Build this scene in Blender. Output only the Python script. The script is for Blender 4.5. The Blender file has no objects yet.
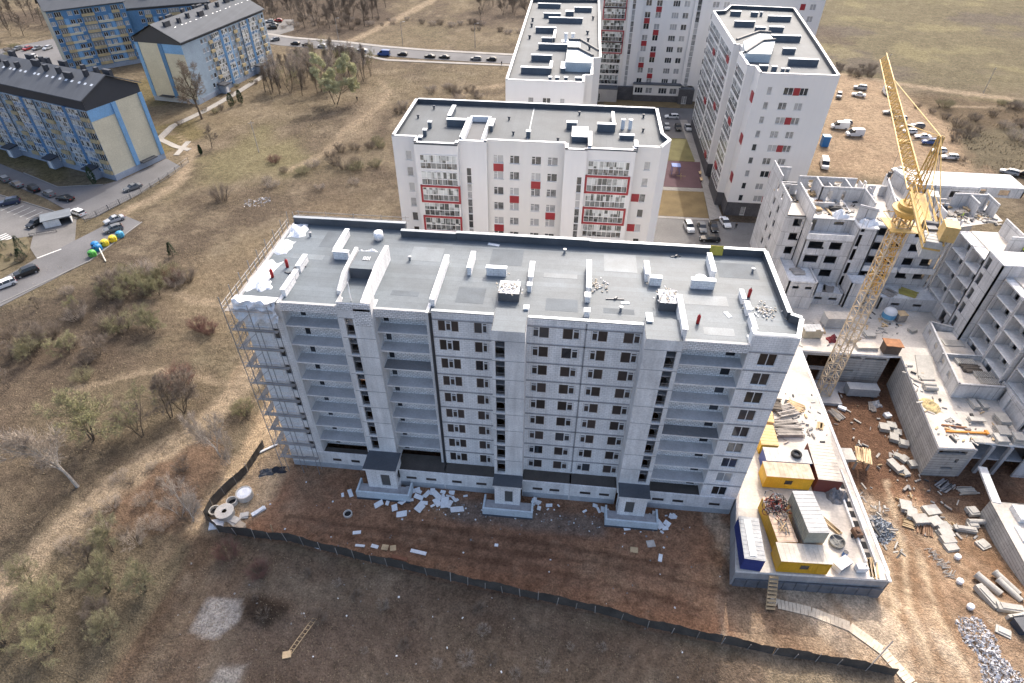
import bpy, math, random
import numpy as np
from mathutils import Vector, Matrix
R = math.radians
sc = bpy.context.scene
COL = sc.collection
RNG = random.Random(7)

# ------------------------------------------------------------------ helpers
BASE = {}                                   # object -> world offset of its local origin

class MB:
    """collects polygons and links them as one mesh object"""
    def __init__(s): s.v = []; s.f = []; s.m = []
    def poly(s, pts, m=0):
        i = len(s.v); s.v += [tuple(p) for p in pts]; s.f.append(tuple(range(i, i+len(pts)))); s.m.append(m)
    def box(s, x0, y0, z0, x1, y1, z1, m=0, top=None):
        if x0 > x1: x0, x1 = x1, x0
        if y0 > y1: y0, y1 = y1, y0
        i = len(s.v)
        s.v += [(x0,y0,z0),(x1,y0,z0),(x1,y1,z0),(x0,y1,z0),(x0,y0,z1),(x1,y0,z1),(x1,y1,z1),(x0,y1,z1)]
        fs = [(3,2,1,0),(4,5,6,7),(0,1,5,4),(1,2,6,5),(2,3,7,6),(3,0,4,7)]
        for k, f in enumerate(fs):
            s.f.append(tuple(i+j for j in f)); s.m.append(top if (k == 1 and top is not None) else m)
    def obox(s, c, size, rz=0, m=0, rx=0, ry=0, top=None):
        """box with base centre c, rotated"""
        t = MB(); t.box(-size[0]/2, -size[1]/2, 0, size[0]/2, size[1]/2, size[2], m, top)
        mt = Matrix.Translation(c) @ Matrix.Rotation(rz,4,'Z') @ Matrix.Rotation(ry,4,'Y') @ Matrix.Rotation(rx,4,'X')
        s.add(t, mt)
    def add(s, t, mt=None):
        i = len(s.v)
        s.v += [tuple(mt @ Vector(p)) for p in t.v] if mt is not None else t.v
        s.f += [tuple(i+j for j in f) for f in t.f]; s.m += t.m
    def prism(s, pts, z0, z1, m=0, top=None, bottom=True):
        n = len(pts)
        s.poly([(p[0],p[1],z1) for p in pts], m if top is None else top)
        if bottom: s.poly([(p[0],p[1],z0) for p in reversed(pts)], m)
        for k in range(n):
            a, b = pts[k], pts[(k+1) % n]
            s.poly([(a[0],a[1],z0),(b[0],b[1],z0),(b[0],b[1],z1),(a[0],a[1],z1)], m)
    def tube(s, p, q, r0, r1=None, n=6, m=0, caps=True):
        p = Vector(p); q = Vector(q); r1 = r0 if r1 is None else r1
        d = (q-p)
        if d.length < 1e-6: return
        d.normalize()
        a = d.cross(Vector((0,0,1)) if abs(d.z) < .95 else Vector((1,0,0))).normalized(); b = d.cross(a)
        i = len(s.v)
        for c, r in ((p, r0), (q, r1)):
            for k in range(n):
                t = 2*math.pi*k/n
                s.v.append(tuple(c + a*(r*math.cos(t)) + b*(r*math.sin(t))))
        for k in range(n):
            s.f.append((i+k, i+(k+1) % n, i+n+(k+1) % n, i+n+k)); s.m.append(m)
        if caps:
            s.f.append(tuple(i+k for k in reversed(range(n)))); s.m.append(m)
            s.f.append(tuple(i+n+k for k in range(n))); s.m.append(m)
    def lathe(s, prof, c=(0,0,0), n=16, m=0):
        i = len(s.v)
        for r, z in prof:
            for k in range(n):
                t = 2*math.pi*k/n; s.v.append((c[0]+r*math.cos(t), c[1]+r*math.sin(t), c[2]+z))
        for j in range(len(prof)-1):
            for k in range(n):
                s.f.append((i+j*n+k, i+j*n+(k+1) % n, i+(j+1)*n+(k+1) % n, i+(j+1)*n+k)); s.m.append(m)
    def wall(s, O, u, w, h, holes=(), t=.25, m=0, mr=None, back=False):
        """vertical wall with rectangular openings; u = direction to the right seen from outside"""
        O = Vector(O); u = Vector((u[0], u[1], 0)).normalized(); n = Vector((u.y, -u.x, 0)); mr = m if mr is None else mr
        us = sorted({0., w, *[min(max(a, 0), w) for q in holes for a in q[:2]]}); zs = sorted({0., h, *[min(max(a, 0), h) for q in holes for a in q[2:4]]})
        P = lambda a, z, d=0: O + u*a + Vector((0,0,z)) - n*d
        for j in range(len(zs)-1):
            zc = (zs[j]+zs[j+1])/2
            run = None
            for i in range(len(us)-1):
                uc = (us[i]+us[i+1])/2
                hole = any(q[0] < uc < q[1] and q[2] < zc < q[3] for q in holes)
                if not hole and run is None: run = us[i]
                if run is not None and (hole or i == len(us)-2):
                    e = us[i] if hole else us[i+1]
                    s.poly([P(run,zs[j]), P(e,zs[j]), P(e,zs[j+1]), P(run,zs[j+1])], m)
                    if back: s.poly([P(run,zs[j+1],t), P(e,zs[j+1],t), P(e,zs[j],t), P(run,zs[j],t)], m)
                    run = None
        for q in holes:
            a, b, c, d = q[:4]
            s.poly([P(a,c), P(b,c), P(b,c,t), P(a,c,t)], mr); s.poly([P(a,d,t), P(b,d,t), P(b,d), P(a,d)], mr)
            s.poly([P(a,c,t), P(a,d,t), P(a,d), P(a,c)], mr); s.poly([P(b,c), P(b,d), P(b,d,t), P(b,c,t)], mr)
        if back:
            s.poly([P(0,h), P(w,h), P(w,h,t), P(0,h,t)], m)
            s.poly([P(0,0,t), P(0,h,t), P(0,h), P(0,0)], m); s.poly([P(w,0), P(w,h), P(w,h,t), P(w,0,t)], m)
    def mesh(s, name, mats, off=(0,0,0)):
        me = bpy.data.meshes.new(name)
        v = np.array(s.v, dtype=float) - np.array(off)
        me.from_pydata(v.tolist(), [], s.f)
        for m in (mats if isinstance(mats, (list, tuple)) else [mats]): me.materials.append(m)
        if any(s.m): me.polygons.foreach_set('material_index', s.m)
        me.update(); return me
    def build(s, name, mats, parent=None, loc=None, smooth=False):
        """verts are in world coordinates (or local to loc when the thing is copied later)"""
        off = BASE.get(parent, (0,0,0)) if parent is not None else (loc or (0,0,0))
        o = bpy.data.objects.new(name, s.mesh(name, mats, off)); COL.objects.link(o)
        if smooth:
            for p in o.data.polygons: p.use_smooth = True
        if parent is not None: o.parent = parent; BASE[o] = off
        else: o.location = off; BASE[o] = off
        return o

def tag(o, label, cat, group=None, kind=None):
    o['label'] = label
    if cat: o['category'] = cat
    if group: o['group'] = group
    if kind: o['kind'] = kind
    return o
def thing(name, label, cat, loc=(0,0,0), rz=0, group=None):
    o = bpy.data.objects.new(name, None); COL.objects.link(o)
    o.location = loc; o.rotation_euler = (0,0,rz); o.empty_display_size = .3
    BASE[o] = tuple(loc); return tag(o, label, cat, group)
def struct(o, label):
    o['label'] = label; o['kind'] = 'structure'; o['category'] = o.name.split('.')[0].replace('_', ' '); return o
def copy_tree(o, parent=None):
    c = o.copy(); COL.objects.link(c)
    if parent is not None: c.parent = parent
    for ch in o.children: copy_tree(ch, c)
    return c
def inst(name, mesh, parent, loc, rz=0):
    """a part that shares its mesh; loc in world coordinates"""
    o = bpy.data.objects.new(name, mesh); COL.objects.link(o); o.parent = parent
    b = BASE[parent]; o.location = (loc[0]-b[0], loc[1]-b[1], loc[2]-b[2]); o.rotation_euler = (0,0,rz)
    return o
def sub(name, mesh, parent, loc=(0,0,0)):
    o = bpy.data.objects.new(name, mesh); COL.objects.link(o); o.parent = parent; o.location = loc; return o

def ss(a, b, t):
    t = min(1, max(0, (t-a)/(b-a))); return t*t*(3-2*t)
def gz(x, y):
    """ground level: level field, excavated towards the site on the right"""
    return -3.3*ss(36, 56, y)*ss(40.5, 43, x)*(1-ss(96, 103, y))

# ------------------------------------------------------------------ materials
MATS = {}
def M(name, col, rough=.8, var=.12, scale=.35, fine=5., bump=.0, metal=0, spec=.4, brick=None, strips=None, streak=0, rnd=0, fvar=.1, pal=None):
    if name in MATS: return MATS[name]
    mt = bpy.data.materials.new(name); mt.use_nodes = True; nt = mt.node_tree; N = nt.nodes; Lk = nt.links
    bs = N['Principled BSDF']; bs.inputs['Roughness'].default_value = rough; bs.inputs['Metallic'].default_value = metal
    bs.inputs['Specular IOR Level'].default_value = spec
    geo = N.new('ShaderNodeNewGeometry')
    def noise(sc_, det=3, vec=None):
        n = N.new('ShaderNodeTexNoise'); n.inputs['Scale'].default_value = sc_; n.inputs['Detail'].default_value = det
        Lk.new(vec or geo.outputs['Position'], n.inputs['Vector']); return n.outputs['Fac']
    def remap(v, a, b, lo=.3, hi=.7):
        r = N.new('ShaderNodeMapRange'); r.inputs['From Min'].default_value = lo; r.inputs['From Max'].default_value = hi
        r.inputs['To Min'].default_value = a; r.inputs['To Max'].default_value = b; Lk.new(v, r.inputs['Value']); return r.outputs[0]
    def mul(a, b):
        x = N.new('ShaderNodeMath'); x.operation = 'MULTIPLY'; Lk.new(a, x.inputs[0]); Lk.new(b, x.inputs[1]); return x.outputs[0]
    def hsvmul(c, v):
        x = N.new('ShaderNodeMix'); x.data_type = 'RGBA'; x.blend_type = 'MULTIPLY'; x.inputs[0].default_value = 1
        Lk.new(c, x.inputs[6]); Lk.new(v, x.inputs[7]); return x.outputs[2]
    f = remap(noise(scale, 4), 1-var, 1+var)
    if fine: f = mul(f, remap(noise(fine, 2), 1-fvar, 1+fvar))
    if streak:
        mp = N.new('ShaderNodeMapping'); mp.inputs['Scale'].default_value = (1.3, 1.3, .12); Lk.new(geo.outputs['Position'], mp.inputs['Vector'])
        f = mul(f, remap(noise(1.2, 4, mp.outputs[0]), 1-streak, 1+streak*.4))
    if rnd:
        oi = N.new('ShaderNodeObjectInfo'); f = mul(f, remap(oi.outputs['Random'], 1-rnd, 1+rnd, 0, 1))
    base = N.new('ShaderNodeRGB'); base.outputs[0].default_value = (*col, 1); c = base.outputs[0]
    if pal:
        oi = N.new('ShaderNodeObjectInfo'); rp = N.new('ShaderNodeValToRGB'); rp.color_ramp.interpolation = 'CONSTANT'
        el = rp.color_ramp.elements
        while len(el) < len(pal): el.new(.5)
        for k, pc in enumerate(pal): el[k].position = k/len(pal); el[k].color = (*pc, 1)
        Lk.new(oi.outputs['Random'], rp.inputs[0]); c = rp.outputs[0]
    hgt = None
    if brick:
        sx = N.new('ShaderNodeSeparateXYZ'); Lk.new(geo.outputs['Position'], sx.inputs[0])
        ad = N.new('ShaderNodeMath'); ad.operation = 'ADD'; Lk.new(sx.outputs[0], ad.inputs[0]); Lk.new(sx.outputs[1], ad.inputs[1])
        cb = N.new('ShaderNodeCombineXYZ'); Lk.new(ad.outputs[0], cb.inputs[0]); Lk.new(sx.outputs[2], cb.inputs[1])
        bt = N.new('ShaderNodeTexBrick'); Lk.new(cb.outputs[0], bt.inputs['Vector']); bt.inputs['Scale'].default_value = 1
        bt.inputs['Brick Width'].default_value = brick[0]; bt.inputs['Row Height'].default_value = brick[1]
        bt.inputs['Mortar Size'].default_value = brick[2]; bt.inputs['Mortar Smooth'].default_value = .2
        bt.inputs['Color1'].default_value = (*col, 1); bt.inputs['Color2'].default_value = (*[x*brick[4] for x in col], 1)
        bt.inputs['Mortar'].default_value = (*[x*brick[3] for x in col], 1)
        c = bt.outputs['Color']
    if strips:
        sx = N.new('ShaderNodeSeparateXYZ'); Lk.new(geo.outputs['Position'], sx.inputs[0])
        k = N.new('ShaderNodeMath'); k.operation = 'MULTIPLY'; k.inputs[1].default_value = 1/strips[0]; Lk.new(sx.outputs[strips[2]], k.inputs[0])
        fl = N.new('ShaderNodeMath'); fl.operation = 'FLOOR'; Lk.new(k.outputs[0], fl.inputs[0])
        wn = N.new('ShaderNodeTexWhiteNoise'); wn.noise_dimensions = '1D'; Lk.new(fl.outputs[0], wn.inputs['W'])
        f = mul(f, remap(wn.outputs['Value'], 1-strips[1], 1+strips[1], 0, 1))
        fr = N.new('ShaderNodeMath'); fr.operation = 'FRACT'; Lk.new(k.outputs[0], fr.inputs[0])
        gt = N.new('ShaderNodeMath'); gt.operation = 'GREATER_THAN'; gt.inputs[1].default_value = .93; Lk.new(fr.outputs[0], gt.inputs[0])
        f = mul(f, remap(gt.outputs[0], 1, 1-strips[1]*1.6, 0, 1))
    Lk.new(hsvmul(c, f), bs.inputs['Base Color'])
    if bump:
        b = N.new('ShaderNodeBump'); b.inputs['Strength'].default_value = bump; b.inputs['Distance'].default_value = .1
        Lk.new(noise(fine or 4, 4), b.inputs['Height']); Lk.new(b.outputs[0], bs.inputs['Normal'])
    MATS[name] = mt; return mt

def glass(name, dark, light, cell=None, rough=.06):
    """window pane: dark room or pale curtain behind a shiny sheet, varied per pane"""
    mt = bpy.data.materials.new(name); mt.use_nodes = True; nt = mt.node_tree; N = nt.nodes; Lk = nt.links
    bs = N['Principled BSDF']; bs.inputs['Roughness'].default_value = rough; bs.inputs['Specular IOR Level'].default_value = .7
    oi = N.new('ShaderNodeObjectInfo'); v = oi.outputs['Random']
    geo = N.new('ShaderNodeNewGeometry')
    if cell:
        vm = N.new('ShaderNodeVectorMath'); vm.operation = 'MULTIPLY'; vm.inputs[1].default_value = (1/cell[0], 1/cell[0], 1/cell[1]); Lk.new(geo.outputs['Position'], vm.inputs[0])
        fl = N.new('ShaderNodeVectorMath'); fl.operation = 'FLOOR'; Lk.new(vm.outputs[0], fl.inputs[0])
        wn = N.new('ShaderNodeTexWhiteNoise'); wn.noise_dimensions = '3D'; Lk.new(fl.outputs[0], wn.inputs['Vector']); v = wn.outputs['Value']
    nz = N.new('ShaderNodeTexNoise'); nz.inputs['Scale'].default_value = 1.6; nz.inputs['Detail'].default_value = 3; Lk.new(geo.outputs['Position'], nz.inputs['Vector'])
    ad = N.new('ShaderNodeMath'); ad.operation = 'MULTIPLY_ADD'; ad.inputs[1].default_value = .6; Lk.new(nz.outputs['Fac'], ad.inputs[0]); Lk.new(v, ad.inputs[2])
    rp = N.new('ShaderNodeValToRGB'); e = rp.color_ramp.elements
    e[0].position = .55; e[0].color = (*dark, 1); e[1].position = 1.25 if False else 1.; e[1].color = (*light, 1)
    Lk.new(ad.outputs[0], rp.inputs[0]); Lk.new(rp.outputs[0], bs.inputs['Base Color'])
    MATS[name] = mt; return mt

silicate = M('silicate blocks', (.92,.91,.90), .85, .08, .3, 9, .25, brick=(.6,.3,.024,.68,.91), streak=.14)
silicate_top = M('speckled blocks', (.90,.895,.89), .85, .08, .6, 7, .2, brick=(.5,.25,.04,.5,.8))
concrete = M('grey concrete', (.36,.36,.37), .85, .12, .4, 6, .15, streak=.15)
concrete_pale = M('pale concrete', (.77,.765,.755), .85, .12, .35, 5, .12, streak=.16)
panel_conc = M('concrete panels', (.60,.595,.595), .85, .12, .3, 4, .15, brick=(3.,3.,.04,.4,.88), streak=.2)
deck_conc = M('warm deck concrete', (.58,.535,.475), .85, .26, .25, 3, .2, strips=(1.2,.05,1))  # pale warm concrete, varied by noise and strips
slab_conc = M('loggia slab', (.50,.505,.515), .8, .1, .5, 5)
terrace_felt = M('terrace felt', (.085,.076,.068), .8, .2, .5, 5)
roof_felt = M('bitumen roof', (.112,.138,.16), .6, .2, .13, 6, .08, strips=(1.,.09,1), spec=.45, streak=.1)
roof_dark = M('dark bitumen', (.075,.085,.10), .6, .15, .4, 5, .05)
roof_grey = M('grey bitumen roof', (.09,.105,.118), .7, .16, .2, 6, .05, strips=(1.,.045,0))
metal_white = M('white metal trim', (.74,.76,.78), .45, .05, .6, 0, spec=.5)
metal_grey = M('zinc trim', (.28,.31,.34), .4, .1, .8, 6, metal=.3)
plaster = M('white plaster', (.67,.665,.66), .8, .03, .08, 0, 0, streak=.025)
plaster_cream = M('cream plaster', (.655,.645,.625), .8, .03, .1, 0, streak=.025)
red = M('red cladding', (.27,.02,.028), .5, .1, .5, 0)
stone_dark = M('dark stone base', (.085,.085,.095), .7, .15, .5, 4, brick=(.9,.45,.012,.7,.8))
pvc = M('white window frame', (.72,.72,.72), .4, .03, .5, 0)
pvc_tan = M('window frame with orange tape', (.50,.42,.36), .6, .1, .8, 0)
timber_grey = M('grey timber', (.36,.33,.30), .9, .25, .8, 6, .2, rnd=.25)
timber = M('fresh timber', (.50,.37,.22), .85, .2, .8, 6, .2, rnd=.25)
steel_dark = M('dark steel', (.10,.105,.115), .5, .15, 1, 0, metal=.5)
galv = M('galvanised steel', (.32,.33,.35), .45, .12, 1, 0, metal=.5)
foam = M('white foam', (.78,.80,.82), .7, .05, 1, 6)
film = M('white plastic film', (.80,.82,.85), .35, .07, .8, 4, .5)
asphalt = M('asphalt', (.125,.125,.13), .9, .16, .12, 3, .1)
asphalt_lot = M('old asphalt', (.16,.155,.15), .9, .18, .15, 2.5, .1)
paving = M('paving slabs', (.30,.285,.265), .9, .12, .2, 3, .1, brick=(.5,.5,.02,.7,.85))
kerb_m = M('kerb concrete', (.24,.235,.225), .9, .1, .5, 4)
line_paint = M('road paint', (.62,.62,.60), .8, .2, .8, 5)
rubber = M('black rubber', (.02,.02,.021), .8, .2, 2, 0)
glass_dark = glass('dark pane', (.012,.014,.018), (.06,.065,.075))
glass_room = glass('room pane', (.02,.025,.03), (.34,.35,.36))
glass_bal_up = glass('balcony glazing upper', (.04,.05,.05), (.50,.53,.53), (.55,1.1))
glass_bal_low = glass('balcony glazing lower', (.012,.014,.016), (.15,.165,.17), (.6,1.1))
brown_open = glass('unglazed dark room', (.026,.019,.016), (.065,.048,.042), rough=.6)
# ------------------------------------------------------------------ terrain
def vnoise(x, y, seed=0):
    xi = np.floor(x).astype(np.int64); yi = np.floor(y).astype(np.int64); fx = x-xi; fy = y-yi
    fx = fx*fx*(3-2*fx); fy = fy*fy*(3-2*fy)
    def h(a, b):
        n = (a*374761393 + b*668265263 + seed*974634777) & 0x7fffffff
        n = ((n ^ (n >> 13))*1274126177) & 0x7fffffff
        return ((n ^ (n >> 16)) & 0xffff)/65535.
    return (h(xi,yi)*(1-fx)+h(xi+1,yi)*fx)*(1-fy) + (h(xi,yi+1)*(1-fx)+h(xi+1,yi+1)*fx)*fy
def fbm(x, y, sc_, oct=4, seed=0):
    a = 0; t = 0; amp = 1
    for k in range(oct):
        a = a + amp*vnoise(x/sc_*2**k + 17.3*k, y/sc_*2**k - 9.1*k, seed+k); t += amp; amp *= .55
    return a/t
def sdist(px_, py_, poly):
    """signed distance to a polygon, negative inside"""
    d = np.full(px_.shape, 1e9); inside = np.zeros(px_.shape, bool); n = len(poly)
    for i in range(n):
        ax, ay = poly[i]; bx, by = poly[(i+1) % n]; ex, ey = bx-ax, by-ay
        t = np.clip(((px_-ax)*ex+(py_-ay)*ey)/(ex*ex+ey*ey+1e-9), 0, 1)
        d = np.minimum(d, np.hypot(px_-ax-t*ex, py_-ay-t*ey))
        c = ((ay > py_) != (by > py_)) & (px_ < (bx-ax)*(py_-ay)/((by-ay) if by != ay else 1e-9)+ax)
        inside ^= c
    return np.where(inside, -d, d)
def pdist(px_, py_, line):
    d = np.full(px_.shape, 1e9)
    for (ax, ay), (bx, by) in zip(line, line[1:]):
        ex, ey = bx-ax, by-ay; t = np.clip(((px_-ax)*ex+(py_-ay)*ey)/(ex*ex+ey*ey+1e-9), 0, 1)
        d = np.minimum(d, np.hypot(px_-ax-t*ex, py_-ay-t*ey))
    return d
def sst(a, b, t):
    t = np.clip((t-a)/(b-a), 0, 1); return t*t*(3-2*t)
FENCE = [(-44.3,57.7),(-44.8,52.9),(-47.1,46.5),(-47.0,44.3),(-44.3,42.6),(-39.1,42.3),(-34.6,42.3),(-27.2,41.1),(-22.4,40.4),(-18.0,39.9),(-11.6,39.0),(-0.3,37.6),(6.8,36.8),(13.1,35.6),(21.7,34.6),(27.5,33.9),(34.6,33.5),(40.8,32.9)]
SITE = FENCE + [(60,33),(85,60),(85,112),(38,112),(27,75),(-39,76)]

xs = np.concatenate([-260-np.geomspace(3,3600,40)[::-1], np.arange(-260,-78,1.5), np.arange(-78,72,.6), np.arange(72,260,1.7), 260+np.geomspace(3,3600,40)])
ys = np.concatenate([-400+np.arange(0,400,60), np.arange(0,18,3), np.arange(18,72,.5), np.arange(72,130,.9), np.arange(130,300,1.8), np.arange(300,460,4), 460+np.geomspace(5,3600,40)])
GX, GY = np.meshgrid(xs, ys)
n1 = fbm(GX, GY, 28, 5, 1); n2 = fbm(GX, GY, 7, 4, 5); n3 = fbm(GX, GY, 1.7, 3, 9); n4 = fbm(GX, GY, 60, 4, 21)
def lerp(c, col, w):
    return c*(1-w[..., None]) + np.array(col)*w[..., None]
tan = np.array((.18,.146,.098)); drk = np.array((.115,.09,.068)); olv = np.array((.135,.122,.075)); strw = np.array((.25,.205,.145))
C = np.broadcast_to(tan, GX.shape+(3,)).copy()
C = lerp(C, drk, sst(.46,.66,n1)*.85); C = lerp(C, strw, sst(.52,.72,n2)*.6); C = lerp(C, olv, sst(.55,.72,n4)*.35)
C = lerp(C, drk*.9, sst(.56,.75,n3)*.5)
def zone(poly, col, w=1., soft=3., wob=5.):
    global C
    d = sdist(GX, GY, poly) + (n2-.5)*wob*2
    C = lerp(C, col, w*(1-sst(-soft, soft, d)))
def track(line, col, width, w=1., wob=1.2):
    global C
    d = pdist(GX, GY, line) + (n3-.5)*wob*2 + (n2-.5)*wob
    C = lerp(C, col, w*(1-sst(width*.55, width*1.3, d)))
far = sst(150, 260, GY)
# far fields and brush
zone([(110,420),(60,262),(150,245),(420,250),(900,900),(200,900)], (.165,.145,.09), .75, 12, 20)
C = lerp(C, (.125,.105,.095), sst(.5,.62,fbm(GX,GY,30,4,33))*.6*(GY > 255)*(GX > 60))
C = lerp(C, (.27,.235,.13), sst(.55,.68,fbm(GX,GY,18,4,37))*.5*(GY > 235)*(GX > 60))
zone([(-190,460),(-104,380),(-93,308),(-145,272),(-300,300)], (.105,.082,.064), .9, 10, 12)
zone([(-40,460),(-60,330),(0,292),(120,310),(120,500)], (.115,.09,.07), .75, 10, 14)
zone([(117,228),(165,240),(150,180),(104,172)], (.135,.115,.075), .8, 5, 8)
zone([(104,245),(200,225),(200,205),(112,212)], (.125,.092,.06), .8, 5, 5)
zone([(-107,157),(-98,183),(-80,168),(-74,150),(-93,142)], (.20,.178,.10), .75, 6, 8)
zone([(-72,36),(-67,43),(-55,41),(-46,39),(-44,30),(-46,15),(-75,15)], (.16,.145,.095), .8, 4, 6)
zone([(-86,63),(-82,72),(-63,71),(-58,62),(-69,56),(-79,55)], (.18,.155,.095), .7, 4, 6)
zone([(-111,85),(-97,95),(-74,84),(-75,72),(-86,68),(-95,62)], (.095,.075,.058), .85, 4, 6)
zone([(-62,51),(-53,60),(-48,55),(-50,44),(-60,42)], (.20,.145,.105), .7, 3, 4)
zone([(-112,212),(-112,243),(-103,264),(-82,259),(-75,228),(-87,214)], (.15,.118,.08), .7, 5, 6)
zone([(-84,100),(-60,140),(-45,130),(-50,90),(-70,78)], (.23,.18,.12), .55, 8, 8)
for ln, sh in (([(-54.1,79.6),(-53,72.8),(-54.7,64.9),(-58,57.6),(-61.6,52.5),(-64.1,45.7),(-67,36),(-69,20)],1.),([(-45.6,62),(-48.6,54),(-51,46),(-50,38)],.9),([(-48,72),(-52,62),(-56,52),(-57,44)],.8)):
    for o in (-sh, sh): track([(a+o, b_+o*.3) for a, b_ in ln], (.125,.09,.065), .28, .55, .35)
    track(ln, (.30,.235,.165), .5, .4, .5)
zone([(-110,15),(-105,78),(-62,76),(-46,62),(-47,42),(-42,15)], (.135,.102,.074), .55, 4, 6)
zone([(-62,50),(-53,60),(-47.5,54),(-48.5,43),(-60,41)], (.19,.125,.085), .75, 2, 4)
zone([(-47,44),(-43,44),(-41.5,34),(-43.5,20),(-49,20),(-47,33)], (.15,.105,.074), .8, .7, 1.2)
track([(-56,80),(-54.7,64.9),(-58,57.6),(-61.6,52.5),(-64.1,45.7),(-67,36),(-69,20)], (.29,.22,.15), 1.3, .7)
# lawns by the flats
for pl in ([(-170,173),(-139,150.5),(-144,145),(-170,151)], [(-149,146),(-148.5,153),(-139,150),(-136,141),(-141,138)], [(-136,177),(-124,188),(-113,176),(-119,158)], [(-164,217),(-160,232),(-140,200),(-150,194)]):
    zone(pl, (.15,.125,.062), .8, 1.5, 1.5)
# paths worn in the grass
sand = (.34,.27,.19)
for ln, wd, w in (([(-111.8,164.1),(-107.3,152.1),(-104.9,142.3),(-106.7,132.9),(-109.7,126.2),(-109.6,121.2)], 1.9, .8),
                  ([(-111.8,164.1),(-121.7,174.4),(-127.9,177.8)], 1., .7), ([(-90.1,98.5),(-81.5,95),(-73,93.1),(-63.2,90.2)], 1., .6),
                  ([(-54.1,79.6),(-53,72.8),(-54.7,64.9),(-58,57.6),(-61.6,52.5),(-64.1,45.7),(-67,36),(-69,20)], 2.3, .9),
                  ([(-80.9,66.8),(-74.9,70.4),(-69.8,72.5),(-55.5,70.2),(-53.3,72.7)], .9, .5),
                  ([(-77.9,154.1),(-71.3,168.6),(-71.7,184.2),(-67.1,202.5),(-66.7,220.9),(-73.9,233.7)], 1.5, .5),
                  ([(-100.7,286.9),(-91.1,324.9),(-80.4,371.4),(-60,460)], 2.6, .75),
                  ([(-41.6,38.7),(-42.2,33.2),(-43.3,27),(-44.2,18)], 1.6, .45),
                  ([(98,264),(110.3,256.8),(130.7,247.6),(158.2,237.8),(260,205)], 2.6, .85), ([(119.9,227.9),(154.6,230.8),(300,236)], 1., .7),
                  ([(-50,200),(-38,228),(-22,236)], 2, .6)):
    track(ln, sand, wd, w)
zone([(-72,172),(-64,178),(-66,225),(-74,222)], (.30,.24,.17), .5, 4, 6)
# sandy car park behind
zone([(64,172),(80,228),(100,262),(118,250),(122,212),(112,172),(90,166)], (.37,.275,.185), .95, 3, 4)
C = lerp(C, (.28,.20,.135), sst(.5,.66,n2)*.6*((GX > 66) & (GX < 118) & (GY > 160) & (GY < 262)))
# foreground waste ground
zone([(-41,41.6),(-22,39.4),(0,36.6),(20,33.6),(42,31.5),(42,10),(-45,10)], (.185,.135,.098), .9, 1.5, 1)
fg = (GY < 42) & (GX > -46) & (GX < 60)
C = lerp(C, (.24,.195,.145), sst(.5,.7,n2)*.7*fg); C = lerp(C, (.105,.075,.057), sst(.53,.7,n1)*.5*fg); C = lerp(C, (.16,.13,.10), sst(.5,.7,n3)*.4*fg)
zone([(-37,36),(-26,35),(-12,33),(-8,30),(-18,25),(-37,24)], (.16,.118,.09), .8, 2, 3)
zone([(-13,34.5),(0,31.5),(14,30),(10,27),(-13,28)], (.19,.145,.105), .7, 2, 3)
zone([(-37.5,34),(-35,35),(-29.5,33.4),(-32,30.8),(-36,30.8)], (.055,.04,.03), .9, .8, 1)
zone([(-41.4,33.4),(-37,33.9),(-36,31.2),(-38,28.6),(-41.4,29.6)], (.42,.385,.345), .95, .35, .7)
zone([(-36.5,26.3),(-33,26.5),(-33,22),(-37,22)], (.40,.37,.33), .9, .4, .8)
zone([(27,33.6),(42,32.2),(42,29),(27,29)], (.40,.32,.21), .6, 1, 1.5)
# building site: red-brown earth, pale sand where it is driven on
zone(SITE, (.34,.19,.115), 1, .5, .4)
site = 1-sst(-.6, .6, sdist(GX, GY, SITE))
C = lerp(C, (.40,.26,.165), sst(.45,.7,n2)*.7*site); C = lerp(C, (.23,.125,.08), sst(.5,.72,n1)*.6*site); C = lerp(C, (.30,.20,.135), sst(.6,.75,n3)*.45*site)
zone([(-48,60),(-49,43),(-43,43),(-40,46),(-38,58),(-40,80),(-48,80)], (.50,.375,.245), .95, 1.2, 1.5)
zone([(22,44),(24,34),(42,32),(70,10),(90,60),(70,58),(56,60),(44,62),(42,43)], (.38,.28,.19), .95, 2, 2)
rt = (GX > 22) & (GX < 75) & (GY < 62)
C = lerp(C, (.22,.14,.09), sst(.47,.66,fbm(GX*1.6+GY*.8, GY*.5, 7, 4, 51))*.75*rt*site); C = lerp(C, (.60,.49,.37), sst(.54,.7,fbm(GX*1.7+GY*.9, GY*.5, 5, 4, 61))*.6*rt*site)
zone([(43,62),(58,62),(60,86),(43,86)], (.15,.085,.055), .9, 2, 2); zone([(56,66),(70,68),(70,58),(60,56)], (.13,.08,.055), .85, 1.5, 1.5)
zone([(56,54),(63,55),(63,46),(58,44)], (.24,.14,.08), .7, 1, 1.5)
for ln in ([(-36,46),(-20,45.2),(-4,43.8),(10,43.2),(24,41)], [(-30,44),(-12,42.8),(6,41),(20,38.5)], [(-20,46.8),(0,45.5),(18,44)]):
    track(ln, (.105,.058,.038), .35, .6, .25); track([(a, b-.9) for a, b in ln], (.24,.145,.095), .35, .5, .25)
for q in ([(45,30),(46,42),(50,52),(52,64)], [(49,29),(49,41),(52,52)], [(42,30),(43.6,40),(47,50)]):
    track(q, (.58,.46,.32), .3, .6, .3); track([(a+1.1, b) for a, b in q], (.25,.15,.085), .35, .5, .3)
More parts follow.
